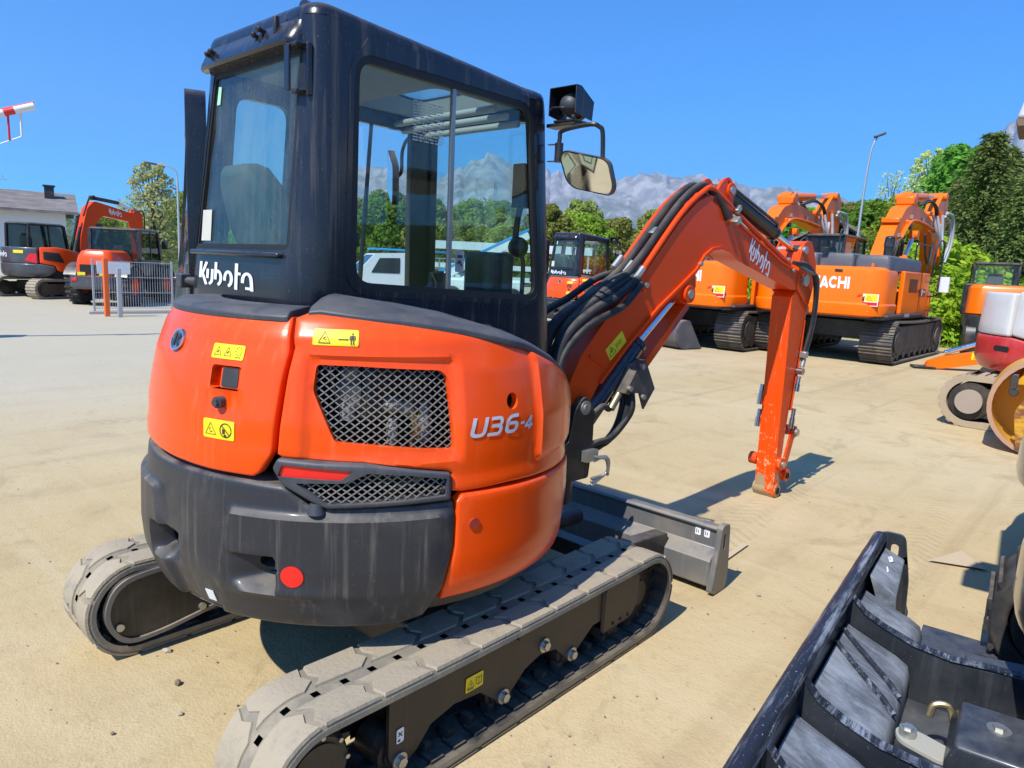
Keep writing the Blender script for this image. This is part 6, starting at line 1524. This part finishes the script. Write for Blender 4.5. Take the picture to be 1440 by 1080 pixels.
# ---------------------------------------------------------------- orange hydraulic arm lying on the ground
OA = empty('attachment_arm', (15.2, .85, 0), R(-62), 'orange hydraulic arm with hazard stripes lying on the yard by the grass', 'attachment')
mb = MB(); panel(rpoly([(-.25, .05), (-.20, .16), (.1, .30), (1.5, .62), (1.6, .36), (.25, .06), (.0, .02)], .03), [], lambda u, v, d: Vector((u, .09+d, v)), .2, .18, mb); am = obj('arm_beam', mb, HORG, OA, .01)
hz = []
for k in range(9): hz.append([(.62+k*.085, .28+k*.021), (.66+k*.085, .29+k*.021), (.70+k*.085, .42+k*.021), (.66+k*.085, .41+k*.021)])
obj('hazard_panel', panel([(.58, .255), (1.42, .455), (1.42, .60), (.58, .40)], [], lambda u, v, d: Vector((u, -.093, v)), .3, 0, grid=False), YEL, OA); obj('hazard_stripe', panel(hz, [], lambda u, v, d: Vector((u, -.0955, v)), .3, 0, grid=False), HORG, OA)
obj('cylinder', MB().cyl((.1, 0, .36), (.9, 0, .68), .05).cyl((.9, 0, .68), (1.6, 0, .92), .075), CHROME, OA)
obj('foot_pad', MB().box((-.28, 0, .03), (.42, .34, .05)), BLACK, OA, .01)
# a digging bucket left on the ground between the machines
GB = empty('digging_bucket', (13.05, 6.05, 0), R(-15), 'grey digging bucket lying on the ground under the orange machines', 'bucket')
arc_ = [(.36*math.cos(R(a)), .34+.33*math.sin(R(a))) for a in range(80, 300, 14)]+[(.5, .02)]
mb = MB(); panel(ribbon(arc_, .03), [], lambda u, v, d: Vector((u, .5+d, v)), .2, 1.0, mb, grid=False); obj('shell', mb, GREYP, GB)
for y in (-.5, .49): obj('side_plate', panel(arc_, [], lambda u, v, d, y=y: Vector((u, y+d, v)), .2, .02), GREYP, GB)
for y in (-.12, .12): obj('mount_ear', MB().box((-.02, y, .78), (.24, .03, .22)), GREYP, GB, .02)
for k in range(5):
    obj('tooth', MB().prism([(.48, .0), (.66, .02), (.48, .06)], lambda u, v, d: (u, d, v), -.42+k*.2, -.36+k*.2), TRACKM, GB)
# ================================================================== site things, buildings, trees
def polar(az, D, z=0.): return Vector((CAM.x+D*math.cos(R(az)), CAM.y+D*math.sin(R(az)), z))
GALVP = plain('galvanised_post', (.46, .47, .48), .45, .5)
# fence panel with posts and sign
A, B = Vector((4.22, 17.75, 0)), Vector((6.12, 17.60, 0))
FP = empty('fence_panel', A, math.atan2((B-A).y, (B-A).x), 'grey wire fence panel with a white sign before the wheel loader', 'fence'); FL = (B-A).length
for x in (0, FL): obj('post', MB().box((x, 0, .70), (.05, .05, 1.4)), GALVP, FP, .004)
bar_me = None
for k in range(30):
    x = .03+(FL-.06)*(k+.5)/30
    if bar_me is None: o = obj('wire', MB().cyl((0, 0, .12), (0, 0, 1.36), .0055, n=6), GALVP, FP); bar_me = o.data; o.location.x = x
    else: o = bpy.data.objects.new('wire', bar_me); COL.objects.link(o); o.parent = FP; o.location.x = x
for z in (.14, .55, .95, 1.35): obj('cross_wire', MB().cyl((0, -.012, z), (FL, -.012, z), .008, n=6), GALVP, FP)
obj('kerb', MB().box((FL/2, .0, .03), (FL+.3, .22, .08)), plain('kerb_concrete', (.40, .39, .37), .9), FP, .01)
obj('sign_board', MB().box((.48, -.03, 1.18), (.78, .02, .30)), plain('sign_white', (.68, .70, .72), .5), FP, .004)
P1 = polar(77.05-4.85+.2, 20.3); tag(obj('bollard', MB().box((0, 0, .72), (.11, .11, 1.44)), paint('bollard_orange', (.85, .14, .02), .5, .05, .1, 0, 0), None, .01), 'orange square post standing beside the wire fence panel', 'post').location = polar(72.35, 20.4)
tag(obj('gate_post', MB().box((0, 0, .60), (.10, .10, 1.2)), GALVP, None, .01), 'grey steel post in front of the wire fence panel', 'post').location = polar(71.55, 20.2)
# raised barrier arm
BR = empty('barrier_arm', polar(84.5, 15.2), R(-25), 'white and red barrier pole raised over the yard with hanging strips', 'barrier')
a_, b_ = Vector((-1.9, 0, 4.10)), Vector((1.14, 0, 5.10))
P_ = polar(75.9, 15.0, 4.02); Q_ = polar(86, 15.4, 2.95)
loc = lambda p: Matrix.Rotation(R(25), 3, 'Z') @ (p-BR.location)
pa, pb = loc(Q_), loc(P_); 
mb = MB().tube([pa, pb], .06, 12); obj('pole', mb, plain('barrier_white', (.75, .75, .74), .4), BR)
rd = plain('barrier_red', (.65, .03, .03), .4)
for t in (.30, .62, .84): q0, q1 = pa.lerp(pb, t), pa.lerp(pb, t+.055); obj('red_band', MB().tube([q0, q1], .0625, 12), rd, BR)
mb = MB().tube([pa+Vector((0, 0, .065)), pb+Vector((0, 0, .065))], .014, 6); obj('warning_edge', mb, rd, BR)
ends = []
for k, t in enumerate((.55, .66, .79, .86, .925)):
    q = pa.lerp(pb, t); e = q-Vector((0, 0, 0.52-.02*k)); ends.append(e); obj('hanging_strip', MB().cyl(q, e, .018, n=6), rd if k % 2 else plain('barrier_white', (.75, .75, .74), .4), BR)
obj('tie_wire', MB().tube(ends, .006, 5), GALVP, BR)
obj('pivot_box', MB().box(pa+Vector((-.15, 0, -1.75)), (.35, .35, 3.6)), GALVP, BR, .02)
# street lamps
def lamp(name, loc_, h, arm, rz, label):
    r_ = empty(name, loc_, rz, label, 'street lamp', 'street lamps round the yard')
    obj('pole', MB().tube([(0, 0, 0), (0, 0, h*.5), (.0, 0, h*.86)]+[tuple(p) for p in smooth([(.0, 0, h*.87), (.02, 0, h*.93), (arm*.25, 0, h*.98), (arm, 0, h)], 5)[1:]], [.07, .06, .05]+[.035]*15, 10), GALVP, r_)
    obj('lamp_head', MB().box((arm+.22, 0, h-.0), (.55, .22, .10), Matrix.Rotation(R(-6), 3, 'Y')), GREYP, r_, .03)
    return r_
lamp('street_lamp', polar(67.6, 40, 0), 5.85, .95, R(155), 'curved street lamp rising behind the open cab door')
r_ = empty('street_lamp', polar(17.0, 46, 0), R(-60), 'tall street lamp in front of the wooded slope', 'street lamp', 'street lamps round the yard')
obj('pole', MB().tube(smooth([(0, 0, 0), (.02, 0, 5), (.05, 0, 7.5), (.16, 0, 9.2), (.40, 0, 9.95)], 6), [.085-.045*i/25 for i in range(25)], 10), GALVP, r_); obj('lamp_head', MB().box((.50, 0, 10.0), (.6, .35, .12), Matrix.Rotation(R(-20), 3, 'Y')), GREYP, r_, .03)
# house at the far left
HS = empty('house', polar(76.6, 55), R(-14), 'white rendered house with low grey tiled roof and a chimney', 'house')
mb = MB(); mb.box((-5, 3.5, 1.95), (14, 7, 3.9)); obj('wall', mb, plain('render_white', (.66, .66, .65), .9), HS)
def roofmat():
    t = NT('roof_tiles_grey'); v = t.coord(); n = t.noise(v, 1.3, 5); st2 = t.noise(t.coord((.5, 7, 7)), 1, 3)
    t.bsdf(t.mix(t.ramp(t.math('ADD', n, st2), .7, 1.3), (.15, .135, .125), (.27, .24, .22)), .9, 0, .1); return t.m
RM = roofmat()
obj('roof', MB().prism([(-.75, 3.62), (3.5, 4.95), (7.75, 3.62), (7.75, 3.8), (3.5, 5.14), (-.75, 3.8)], lambda u, v, d: (d, u, v), -12.6, 2.7), RM, HS)
obj('chimney', MB().box((1.2, 2.2, 5.0), (.55, .55, .9)).box((1.2, 2.2, 5.48), (.7, .7, .1)), BLACK, HS)
obj('roof_window', MB().box((-.6, 1.4, 4.32), (.9, .6, .06), Matrix.Rotation(R(17), 3, 'X')), GALVP, HS)
mb = MB(); mb.cyl((-1.6, 3.5, 5.0), (-1.6, 3.5, 6.1), .02, n=6); mb.box((-1.6, 3.5, 5.75), (1.1, .03, .03)); mb.box((-1.9, 3.5, 5.95), (.03, .03, .3)); mb.box((-1.3, 3.5, 5.95), (.03, .03, .3)); obj('aerial', mb, GALVP, HS)
for x in (-8.5, -3.2):
    f = obj('window', MB().box((x, -.02, 2.2), (1.3, .06, 1.2)), plain('window_frame_dark', (.10, .07, .05), .6), HS); obj('pane', MB().box((x, -.055, 2.2), (1.1, .03, 1.0)), plain('pane_dark', (.03, .04, .05), .1), f)
# white panel van / pickup and boom lift seen through the cab glass
VN = empty('pickup_truck', polar(52.9, 33), R(52.9+104), 'white pickup truck seen through the cab side window', 'pickup truck')
mb = MB(); panel(rpoly([(-.9, .35), (2.2, .35), (2.3, .75), (2.1, 1.02), (1.35, 1.15), (.55, 2.0), (-.85, 2.08), (-.95, 1.9)], .10), [], lambda u, v, d: Vector((u, .95+d, v)), .3, 1.9, mb); obj('cab_body', mb, plain('truck_white', (.72, .74, .74), .3, coat=.3), VN, .04)
for y in (-.955, .955): obj('side_window', MB().prism(rpoly([(-.55, 1.15), (.75, 1.15), (.38, 1.80), (-.55, 1.84)], .05), lambda u, v, d: (u, d, v), y-.01, y+.01), plain('truck_glass', (.03, .05, .06), .08), VN)
obj('windscreen', MB().add([(1.33, -.8, 1.18), (1.33, .8, 1.18), (.62, .75, 1.93), (.62, -.75, 1.93)], [(0, 1, 2, 3)]), plain('truck_glass', (.03, .05, .06), .08), VN)
obj('load_bed', MB().box((-2.4, 0, .85), (2.9, 1.9, .4)), plain('bed_grey', (.45, .47, .48), .4), VN, .02)
obj('bed_load', MB().box((-1.7, .2, 1.35), (.6, .7, .6)), plain('crate_blue', (.02, .25, .62), .4), VN, .04)
mb = MB()
for x in (-1.05, -2.4, -3.8): mb.bar((x, -.9, 1.0), (x, -.9, 1.95), .06, .06, up=(1, 0, 0)); mb.bar((x, .9, 1.0), (x, .9, 1.95), .06, .06, up=(1, 0, 0))
for z in (1.45, 1.92): mb.bar((-3.8, -.9, z), (-1.05, -.9, z), .05, .05); mb.bar((-3.8, .9, z), (-1.05, .9, z), .05, .05)
obj('rack', mb, GALVP, VN)
obj('roof_bar', MB().box((-1.2, 0, 2.2), (3.6, 1.2, .08)), plain('bar_blue', (.03, .30, .65), .4), VN, .02)
for x in (-2.6, 1.45):
    for y in (-.85, .85):
        wl = obj('wheel', MB().lathe([(.2, -.1), (.34, -.11), (.36, 0), (.34, .11), (.2, .1)], (x, y, .36), 'Y', 24), BLACK, VN); obj('rim', MB().cyl((x, y-.09, .36), (x, y+.09, .36), .21, n=16), GALVP, wl)
LW = plain('lift_white', (.70, .76, .74), .4); LB = plain('lift_blue', (.02, .30, .70), .4)
LF = empty('boom_lift', polar(45.6, 30), R(-44.4), 'white and blue boom lift standing behind the cab', 'boom lift')
mb = MB(); mb.bar((-1.7, 0, 1.0), (2.2, 0, 3.05), .32, .34); obj('boom', mb, LW, LF, .02); mb = MB(); mb.bar((-1.7, 0, 1.23), (2.25, 0, 3.30), .36, .10); obj('boom_cover', mb, LB, LF, .01)
mb = MB(); mb.bar((-1.2, 0, .75), (1.2, 0, 1.85), .26, .22); obj('lower_boom', mb, LW, LF, .02)
mb = MB(); mb.bar((-.6, .2, 1.2), (.9, .2, 2.1), .10, .10); obj('lift_cylinder', mb, LB, LF)
mb = MB(); rbox(mb, -1.2, 2.0, -.8, .8, [(.45, 0), (1.05, 0), (1.15, .1)], .15); obj('chassis', mb, LW, LF); obj('chassis_panel', MB().box((.9, -.82, .75), (.9, .04, .5)), LB, LF)
for x in (-.9, 1.6):
    for y in (-.75, .75): obj('wheel', MB().lathe([(.1, -.14), (.38, -.15), (.42, 0), (.38, .15), (.1, .14)], (x, y, .42), 'Y', 22), BLACK, LF)
GR = empty('guard_rail', polar(43.5, 41), R(-46), 'pale horizontal rail fence in front of the tree belt', 'rail fence')
for x in (-5, -2.5, 0, 2.5, 5): obj('post', MB().box((x, 0, 1.4), (.1, .1, 2.8)), GALVP, GR)
for z, h in ((2.75, .45), (1.6, .28), (.95, .28)): obj('rail', MB().box((0, -.08, z), (10.4, .06, h)), plain('rail_pale', (.60, .66, .68), .5), GR)
# crash barrier by the road
CBR = empty('crash_barrier', polar(9.6, 34), R(-82), 'steel crash barrier behind the leafy bushes', 'crash barrier')
obj('rail', MB().prism([(-.02, .45), (.05, .50), (.0, .58), (.05, .66), (-.02, .72), (-.05, .72), (.0, .66), (-.04, .58), (.0, .50), (-.05, .45)], lambda u, v, d: (d, -u, v), -3.5, 5), GALVP, CBR)
for x in (-3, -1, 1, 3): obj('post', MB().box((x, .06, .34), (.1, .08, .7)), GALVP, CBR)
# small building beyond the orange machines
SH = empty('shed', polar(18.6, 58), R(20), 'grey roofed shed showing above the orange machine', 'shed')
obj('wall', MB().box((0, 0, 2.2), (5, 5, 4.6)), plain('shed_white', (.6, .6, .58), .9), SH); obj('roof', MB().prism([(-2.9, 4.4), (0, 6.0), (2.9, 4.4), (2.9, 4.6), (0, 6.2), (-2.9, 4.6)], lambda u, v, d: (d, u, v), -2.9, 2.9), RM, SH)

# ---------------------------------------------------------------- plants
def leaf_mat(name, a, b, c, sc=.9):
    t = NT(name); v = t.coord(kind='Object'); oi = t.n('ObjectInfo'); ge = t.n('NewGeometry')
    col = t.mix(ge.outputs['Random Per Island'], a, b); col = t.mix(t.ramp(t.noise(v, sc, 3), .45, .68), col, c)
    hv = t.n('HueSaturation'); t.l(col, hv.inputs['Color']); t.l(t.ramp(oi.outputs['Random'], 0, 1, .75, 1.3), hv.inputs['Value']); t.l(t.ramp(oi.outputs['Random'], 0, 1, .475, .515), hv.inputs['Hue'])
    b_ = t.n('BsdfDiffuse'); t.l(hv.outputs[0], b_.inputs[0]); tr = t.n('BsdfTranslucent'); hs = t.n('HueSaturation'); hs.inputs['Value'].default_value = 1.5; t.l(hv.outputs[0], hs.inputs['Color']); t.l(hs.outputs[0], tr.inputs[0])
    m = t.n('MixShader'); m.inputs[0].default_value = .35; t.l(b_.outputs[0], m.inputs[1]); t.l(tr.outputs[0], m.inputs[2]); t.l(m.outputs[0], t.out.inputs[0]); return t.m
L_OLIVE = leaf_mat('olive_leaves', (.162, .203, .046), (.325, .340, .090), (.212, .268, .057))
L_FRESH = leaf_mat('fresh_leaves', (.147, .260, .026), (.325, .439, .052), (.212, .349, .036))
L_DEEP = leaf_mat('deep_leaves', (.085, .208, .026), (.179, .358, .053), (.113, .264, .034))
L_PALE = leaf_mat('pale_leaves', (.382, .449, .163), (.679, .707, .300), (.490, .544, .217))
L_NEEDLE = leaf_mat('needle_green', (.089, .138, .038), (.236, .278, .079), (.138, .196, .055))
L_BUSH = leaf_mat('bush_leaves', (.160, .261, .020), (.362, .464, .041), (.232, .362, .026))
BARK = plain('bark_brown', (.075, .06, .045), .95)
def leaves(mb, c, rad, n, size, rnd, flat=1.0, drop=0.):
    for _ in range(n):
        while True:
            p = Vector((rnd.uniform(-1, 1), rnd.uniform(-1, 1), rnd.uniform(-1, 1)))
            if .12 < p.length <= 1: break
        p = p.normalized()*(p.length**.45); q = Vector(c)+Vector((p.x*rad[0], p.y*rad[1], p.z*rad[2]))
        nrm = (p+Vector((rnd.gauss(0, .6), rnd.gauss(0, .6), rnd.gauss(.35, .5)))).normalized(); a = nrm.orthogonal().normalized(); a.rotate(Matrix.Rotation(rnd.uniform(0, 6.3), 3, nrm)); b = nrm.cross(a)
        s_ = size*rnd.uniform(.6, 1.35); a *= s_; b *= s_*rnd.uniform(.5, .9)
        mb.add([q-a, q-b*.8+a*.1, q+a, q+b], [(0, 1, 2, 3)])
def crown_mesh(name, h, w_, nb, n, size, seed, mat, shape='round', z0=.22):
    rnd = random.Random(seed); mb = MB(); tr = MB()
    tr.tube([(0, 0, 0), (.02*h, 0, h*.3), (0, .01*h, h*.6), (0, 0, h*.85)], [h*.018, h*.014, h*.009, h*.003], 8)
    for k in range(nb):
        t = (k+.5)/nb; zz = h*(z0+(1-z0)*t*.93)
        if shape == 'round': rr = w_/2*math.sqrt(max(.05, 1-((t-.42)/.62)**2))
        elif shape == 'column': rr = w_/2*(1-.75*max(0, t-.35)/.65)*(.75+.25*min(1, t/.25))
        else: rr = w_/2*max(.12, 1-.2*t)*(1 if t < .75 else (1-t)/.25+.25)
        a = k*2.399+rnd.uniform(-.4, .4); d = rr*rnd.uniform(.35, .78); c = (d*math.cos(a), d*math.sin(a), zz); br = rr*rnd.uniform(.42, .62)*(.62 if nb > 60 else 1)*(rnd.uniform(.7, 1.15))
        leaves(mb, c, (br, br, br*rnd.uniform(.65, .95)), n//nb, size, rnd)
        tr.tube([(0, 0, zz*.62), (c[0]*.5, c[1]*.5, zz*.82), c], [h*.006, h*.004, h*.002], 5, cap=False)
    o = obj('crown', mb, mat, flat=True); me = o.data; bpy.data.objects.remove(o); o = obj('trunk', tr, BARK); t2 = o.data; bpy.data.objects.remove(o); return me, t2
def conifer_mesh(h, w_, seed, mat):
    rnd = random.Random(seed); mb = MB(); tr = MB().tube([(0, 0, 0), (0, 0, h*.97)], [h*.016, h*.002], 8)
    nt_ = 34
    for i in range(nt_):
        t = i/nt_; zz = h*(.04+.95*t); L = w_/2*(1-t)**.72*(1+.18*math.sin(i*2.1))+.12; nbn = int(7+10*(1-t))
        for k in range(nbn):
            a = 2*math.pi*k/nbn+i*.7+rnd.uniform(-.2, .2); LL = L*rnd.uniform(.72, 1.12); dz = -.32*LL
            for j in range(9):
                s_ = (j+1)/9; p = Vector((math.cos(a)*LL*s_, math.sin(a)*LL*s_, zz+dz*s_*s_+.10*LL*s_))
                for _ in range(4):
                    q = p+Vector((rnd.gauss(0, .10), rnd.gauss(0, .10), rnd.gauss(-.05, .07)))*(h/9); d = Vector((math.cos(a)+rnd.gauss(0, .5), math.sin(a)+rnd.gauss(0, .5), rnd.gauss(-.5, .3))).normalized(); n_ = Vector((rnd.gauss(0, .6), rnd.gauss(0, .6), 1)).normalized(); e = d.cross(n_).normalized(); sz = .17*h/9
                    mb.add([q-d*sz*.4, q+e*sz*.28, q+d*sz, q-e*sz*.28], [(0, 1, 2, 3)])
    o = obj('crown', mb, mat, flat=True); me = o.data; bpy.data.objects.remove(o); o = obj('trunk', tr, BARK); t2 = o.data; bpy.data.objects.remove(o); return me, t2
CROWNS = {
 'olive': [crown_mesh('a', 9, 6.5, 26, 7800, .20, s_, L_OLIVE) for s_ in (1, 2)],
 'fresh': [crown_mesh('b', 9, 6.8, 26, 7800, .20, s_, L_FRESH) for s_ in (3, 4)],
 'deep': [crown_mesh('c', 10, 7.5, 30, 9000, .21, s_, L_DEEP) for s_ in (5, 6)],
 'pale': [crown_mesh('d', 9, 4.8, 64, 5600, .12, 7, L_PALE, 'round', .06)],
 'bare': [crown_mesh('g', 9, 4.4, 18, 900, .13, 17, L_PALE, 'round', .3)],
 'fir': [conifer_mesh(9, 5.6, 8, L_NEEDLE), conifer_mesh(9, 4.6, 9, L_NEEDLE)],
 'bush': [crown_mesh('e', 2.2, 2.6, 16, 4600, .075, s_, L_BUSH, 'round', .0) for s_ in (10, 11)],
}
trn = random.Random(21)
def plant(kind, loc_, h, label, group, name='tree', cat='tree', wd=1.0):
    v = trn.randrange(len(CROWNS[kind])); cm, tm = CROWNS[kind][v]; h0 = {'deep': 10, 'bush': 2.2}.get(kind, 9)
    r_ = empty(name, loc_, trn.uniform(0, 6.28), label, cat, group); s_ = h/h0; r_.scale = (s_*wd, s_*wd, s_)
    for nm, me in (('crown', cm), ('trunk', tm)):
        o = bpy.data.objects.new(nm, me); COL.objects.link(o); o.parent = r_
    return r_
def gz(p): return max(0, slope_h(p.x, p.y)) if p.x > 20 else 0
lab = {'olive': 'olive green broadleaf tree in the belt behind the parked machines', 'fresh': 'bright green broadleaf tree in the belt behind the parked machines', 'deep': 'deep green broadleaf tree on the wooded slope', 'fir': 'dark conifer at the edge of the yard'}
# belt behind the yard, in two staggered rows
i = 0
for row, (D, h) in enumerate(((62, 6.4), (76, 8.2), (92, 9.6))):
    az = 26.5+row*1.3
    while az < 66:
        kind = trn.choice(('olive', 'olive', 'fresh', 'olive', 'deep') if az > 36 else ('olive', 'fresh', 'fresh', 'olive'))
        d = D+trn.uniform(-4, 4); hh = h*trn.uniform(.82, 1.12)*(1.0 if az < 57 else .62)
        p = polar(az, d); plant(kind, (p.x, p.y, gz(p)-.1), hh, lab[kind] if kind != 'deep' else 'deep green broadleaf tree in the belt behind the parked machines', kind+' trees in the belt' if kind != 'deep' else 'deep trees in the belt'); az += trn.uniform(2.2, 3.6)
for az, D, h, kind, l, g in (
    (69.2, 62, 8.8, 'pale', 'pale green oval tree standing left of the open cab door', None),
    (66.6, 70, 7.0, 'fresh', 'round bright tree partly behind the cab door, right of the pale oval tree', None),
    (72.6, 58, 4.6, 'olive', 'low olive tree between the raised boom and the pale oval tree', None),
    (75.0, 78, 6.0, 'pale', 'pale tree behind the raised boom of the midi excavator', None),
    (79.3, 70, 7.2, 'fir', 'conifer tip showing over the white house', None),
    (70.8, 66, 4.4, 'fresh', 'low bright tree at the foot of the pale oval tree', None)):
    p = polar(az, D); plant(kind, (p.x, p.y, -.1), h, l, g)
# wooded slope on the right
for k in range(52):
    az = trn.uniform(3, 25.5); D = trn.uniform(50, 95); p = polar(az, D); kind = trn.choice(('deep', 'fresh', 'fresh', 'deep', 'olive'))
    h = trn.uniform(3.6, 5.6); plant(kind, (p.x, p.y, gz(p)-.2), h, 'leafy %s tree on the wooded slope behind the orange machines' % {'deep': 'deep green', 'fresh': 'bright green', 'olive': 'olive green'}[kind], kind+' trees on the slope', wd=1.15)
for az, D, h, kind, l, wd in (
    (10.9, 66, 9.0, 'deep', 'tall deep green tree on top of the slope, left of the conifers', 1.05), (9.4, 68, 8.4, 'deep', 'rounded deep green tree above the conifers', 1.1), (12.9, 70, 9.4, 'pale', 'tall thin pale tree on the crest left of the deep green tree', 1.0),
    (15.2, 72, 7.6, 'bare', 'nearly bare small tree on the crest of the slope', .8), (14.3, 68, 5.4, 'deep', 'dark rounded bush tree below the bare tree', 1.1), (16.2, 66, 5.2, 'deep', 'dark rounded tree between the street lamp and the bare tree', 1.1), (18.4, 74, 4.6, 'deep', 'small dark tree right of the orange booms', 1.0),
    (21.0, 70, 6.2, 'fresh', 'broad bright tree above the hooded boom of the near machine', 1.3), (23.2, 72, 5.6, 'fresh', 'bright rounded tree on the left end of the slope', 1.3)):
    p = polar(az, D); plant(kind, (p.x, p.y, gz(p)-.2), h, l, None, wd=wd)
for az, D, h, wd, l in ((9.6, 43, 8.9, 1.25, 'tall dark conifer behind the leafy bushes'), (7.3, 41, 6.7, 1.2, 'shorter dark conifer right of the tall one'), (11.3, 46, 6.8, 1.0, 'dark conifer left of the tall one, above the bushes'), (5.4, 44, 7.2, 1.1, 'dark conifer at the right picture edge'), (8.4, 48, 8.2, 1.1, 'dark conifer behind the two front conifers')):
    p = polar(az, D); plant('fir', (p.x, p.y, gz(p)-.1), h, l, None, wd=wd)
bl_ = 'yellow green bush on the bank behind the orange machines'
for az, D, h in ((13.4, 27, 2.3), (12.4, 25.5, 2.2), (11.6, 27, 2.6), (10.8, 25.2, 2.0), (10.0, 27.5, 2.5), (9.3, 26, 1.7), (8.4, 28, 1.9), (7.3, 29, 2.2), (14.6, 28, 2.2), (15.8, 29, 2.4), (17.2, 30, 2.2), (12.0, 31, 3.6), (10.4, 32, 3.3), (13.8, 33, 3.2), (18.8, 32, 2.4), (20.4, 34, 2.5), (22.3, 36, 2.6), (24.2, 38, 2.6), (26.4, 40, 2.8), (28.5, 42, 3.0), (30.5, 44, 3.0), (6.0, 30, 2.4), (15.0, 36, 3.2)):
    p = polar(az, D); plant('bush', (p.x, p.y, -.15), h, bl_, 'bushes along the bank', 'bush', 'bush', wd=1.1)
# grass on the bank: blades as one piece of stuff
rnd = random.Random(4); mb = MB()
for k in range(9000):
    az = rnd.uniform(4, 20); D = rnd.uniform(21.5, 33); p = polar(az, D)
    if inside((p.x, p.y), yard): continue
    h = rnd.uniform(.06, .22); a = rnd.uniform(0, 6.28); dx, dy = .018*math.cos(a), .018*math.sin(a); lx, ly = rnd.gauss(0, .06), rnd.gauss(0, .06)
    mb.add([(p.x-dx, p.y-dy, -.03), (p.x+dx, p.y+dy, -.03), (p.x+lx, p.y+ly, h)], [(0, 1, 2)])
o = obj('grass', mb, leaf_mat('grass_blades', (.102, .174, .029), (.232, .290, .058), (.160, .246, .043)), flat=True); o['kind'] = 'stuff'
# ================================================================== valley air
HZ = 1
if HZ:
    mb = MB().box((300, 300, 960), (22000, 22000, 1930)); hz = obj('haze', mb, [], flat=True)
    m = bpy.data.materials.new('haze_air'); m.use_nodes = True; t = m.node_tree; t.nodes.clear()
    o_ = t.nodes.new('ShaderNodeOutputMaterial'); pv = t.nodes.new('ShaderNodeVolumePrincipled')
    pv.inputs['Color'].default_value = (.50, .73, 1, 1); pv.inputs['Density'].default_value = 0.7e-4; pv.inputs['Anisotropy'].default_value = .2
    t.links.new(pv.outputs[0], o_.inputs['Volume']); hz.data.materials.append(m); hz['kind'] = 'stuff'
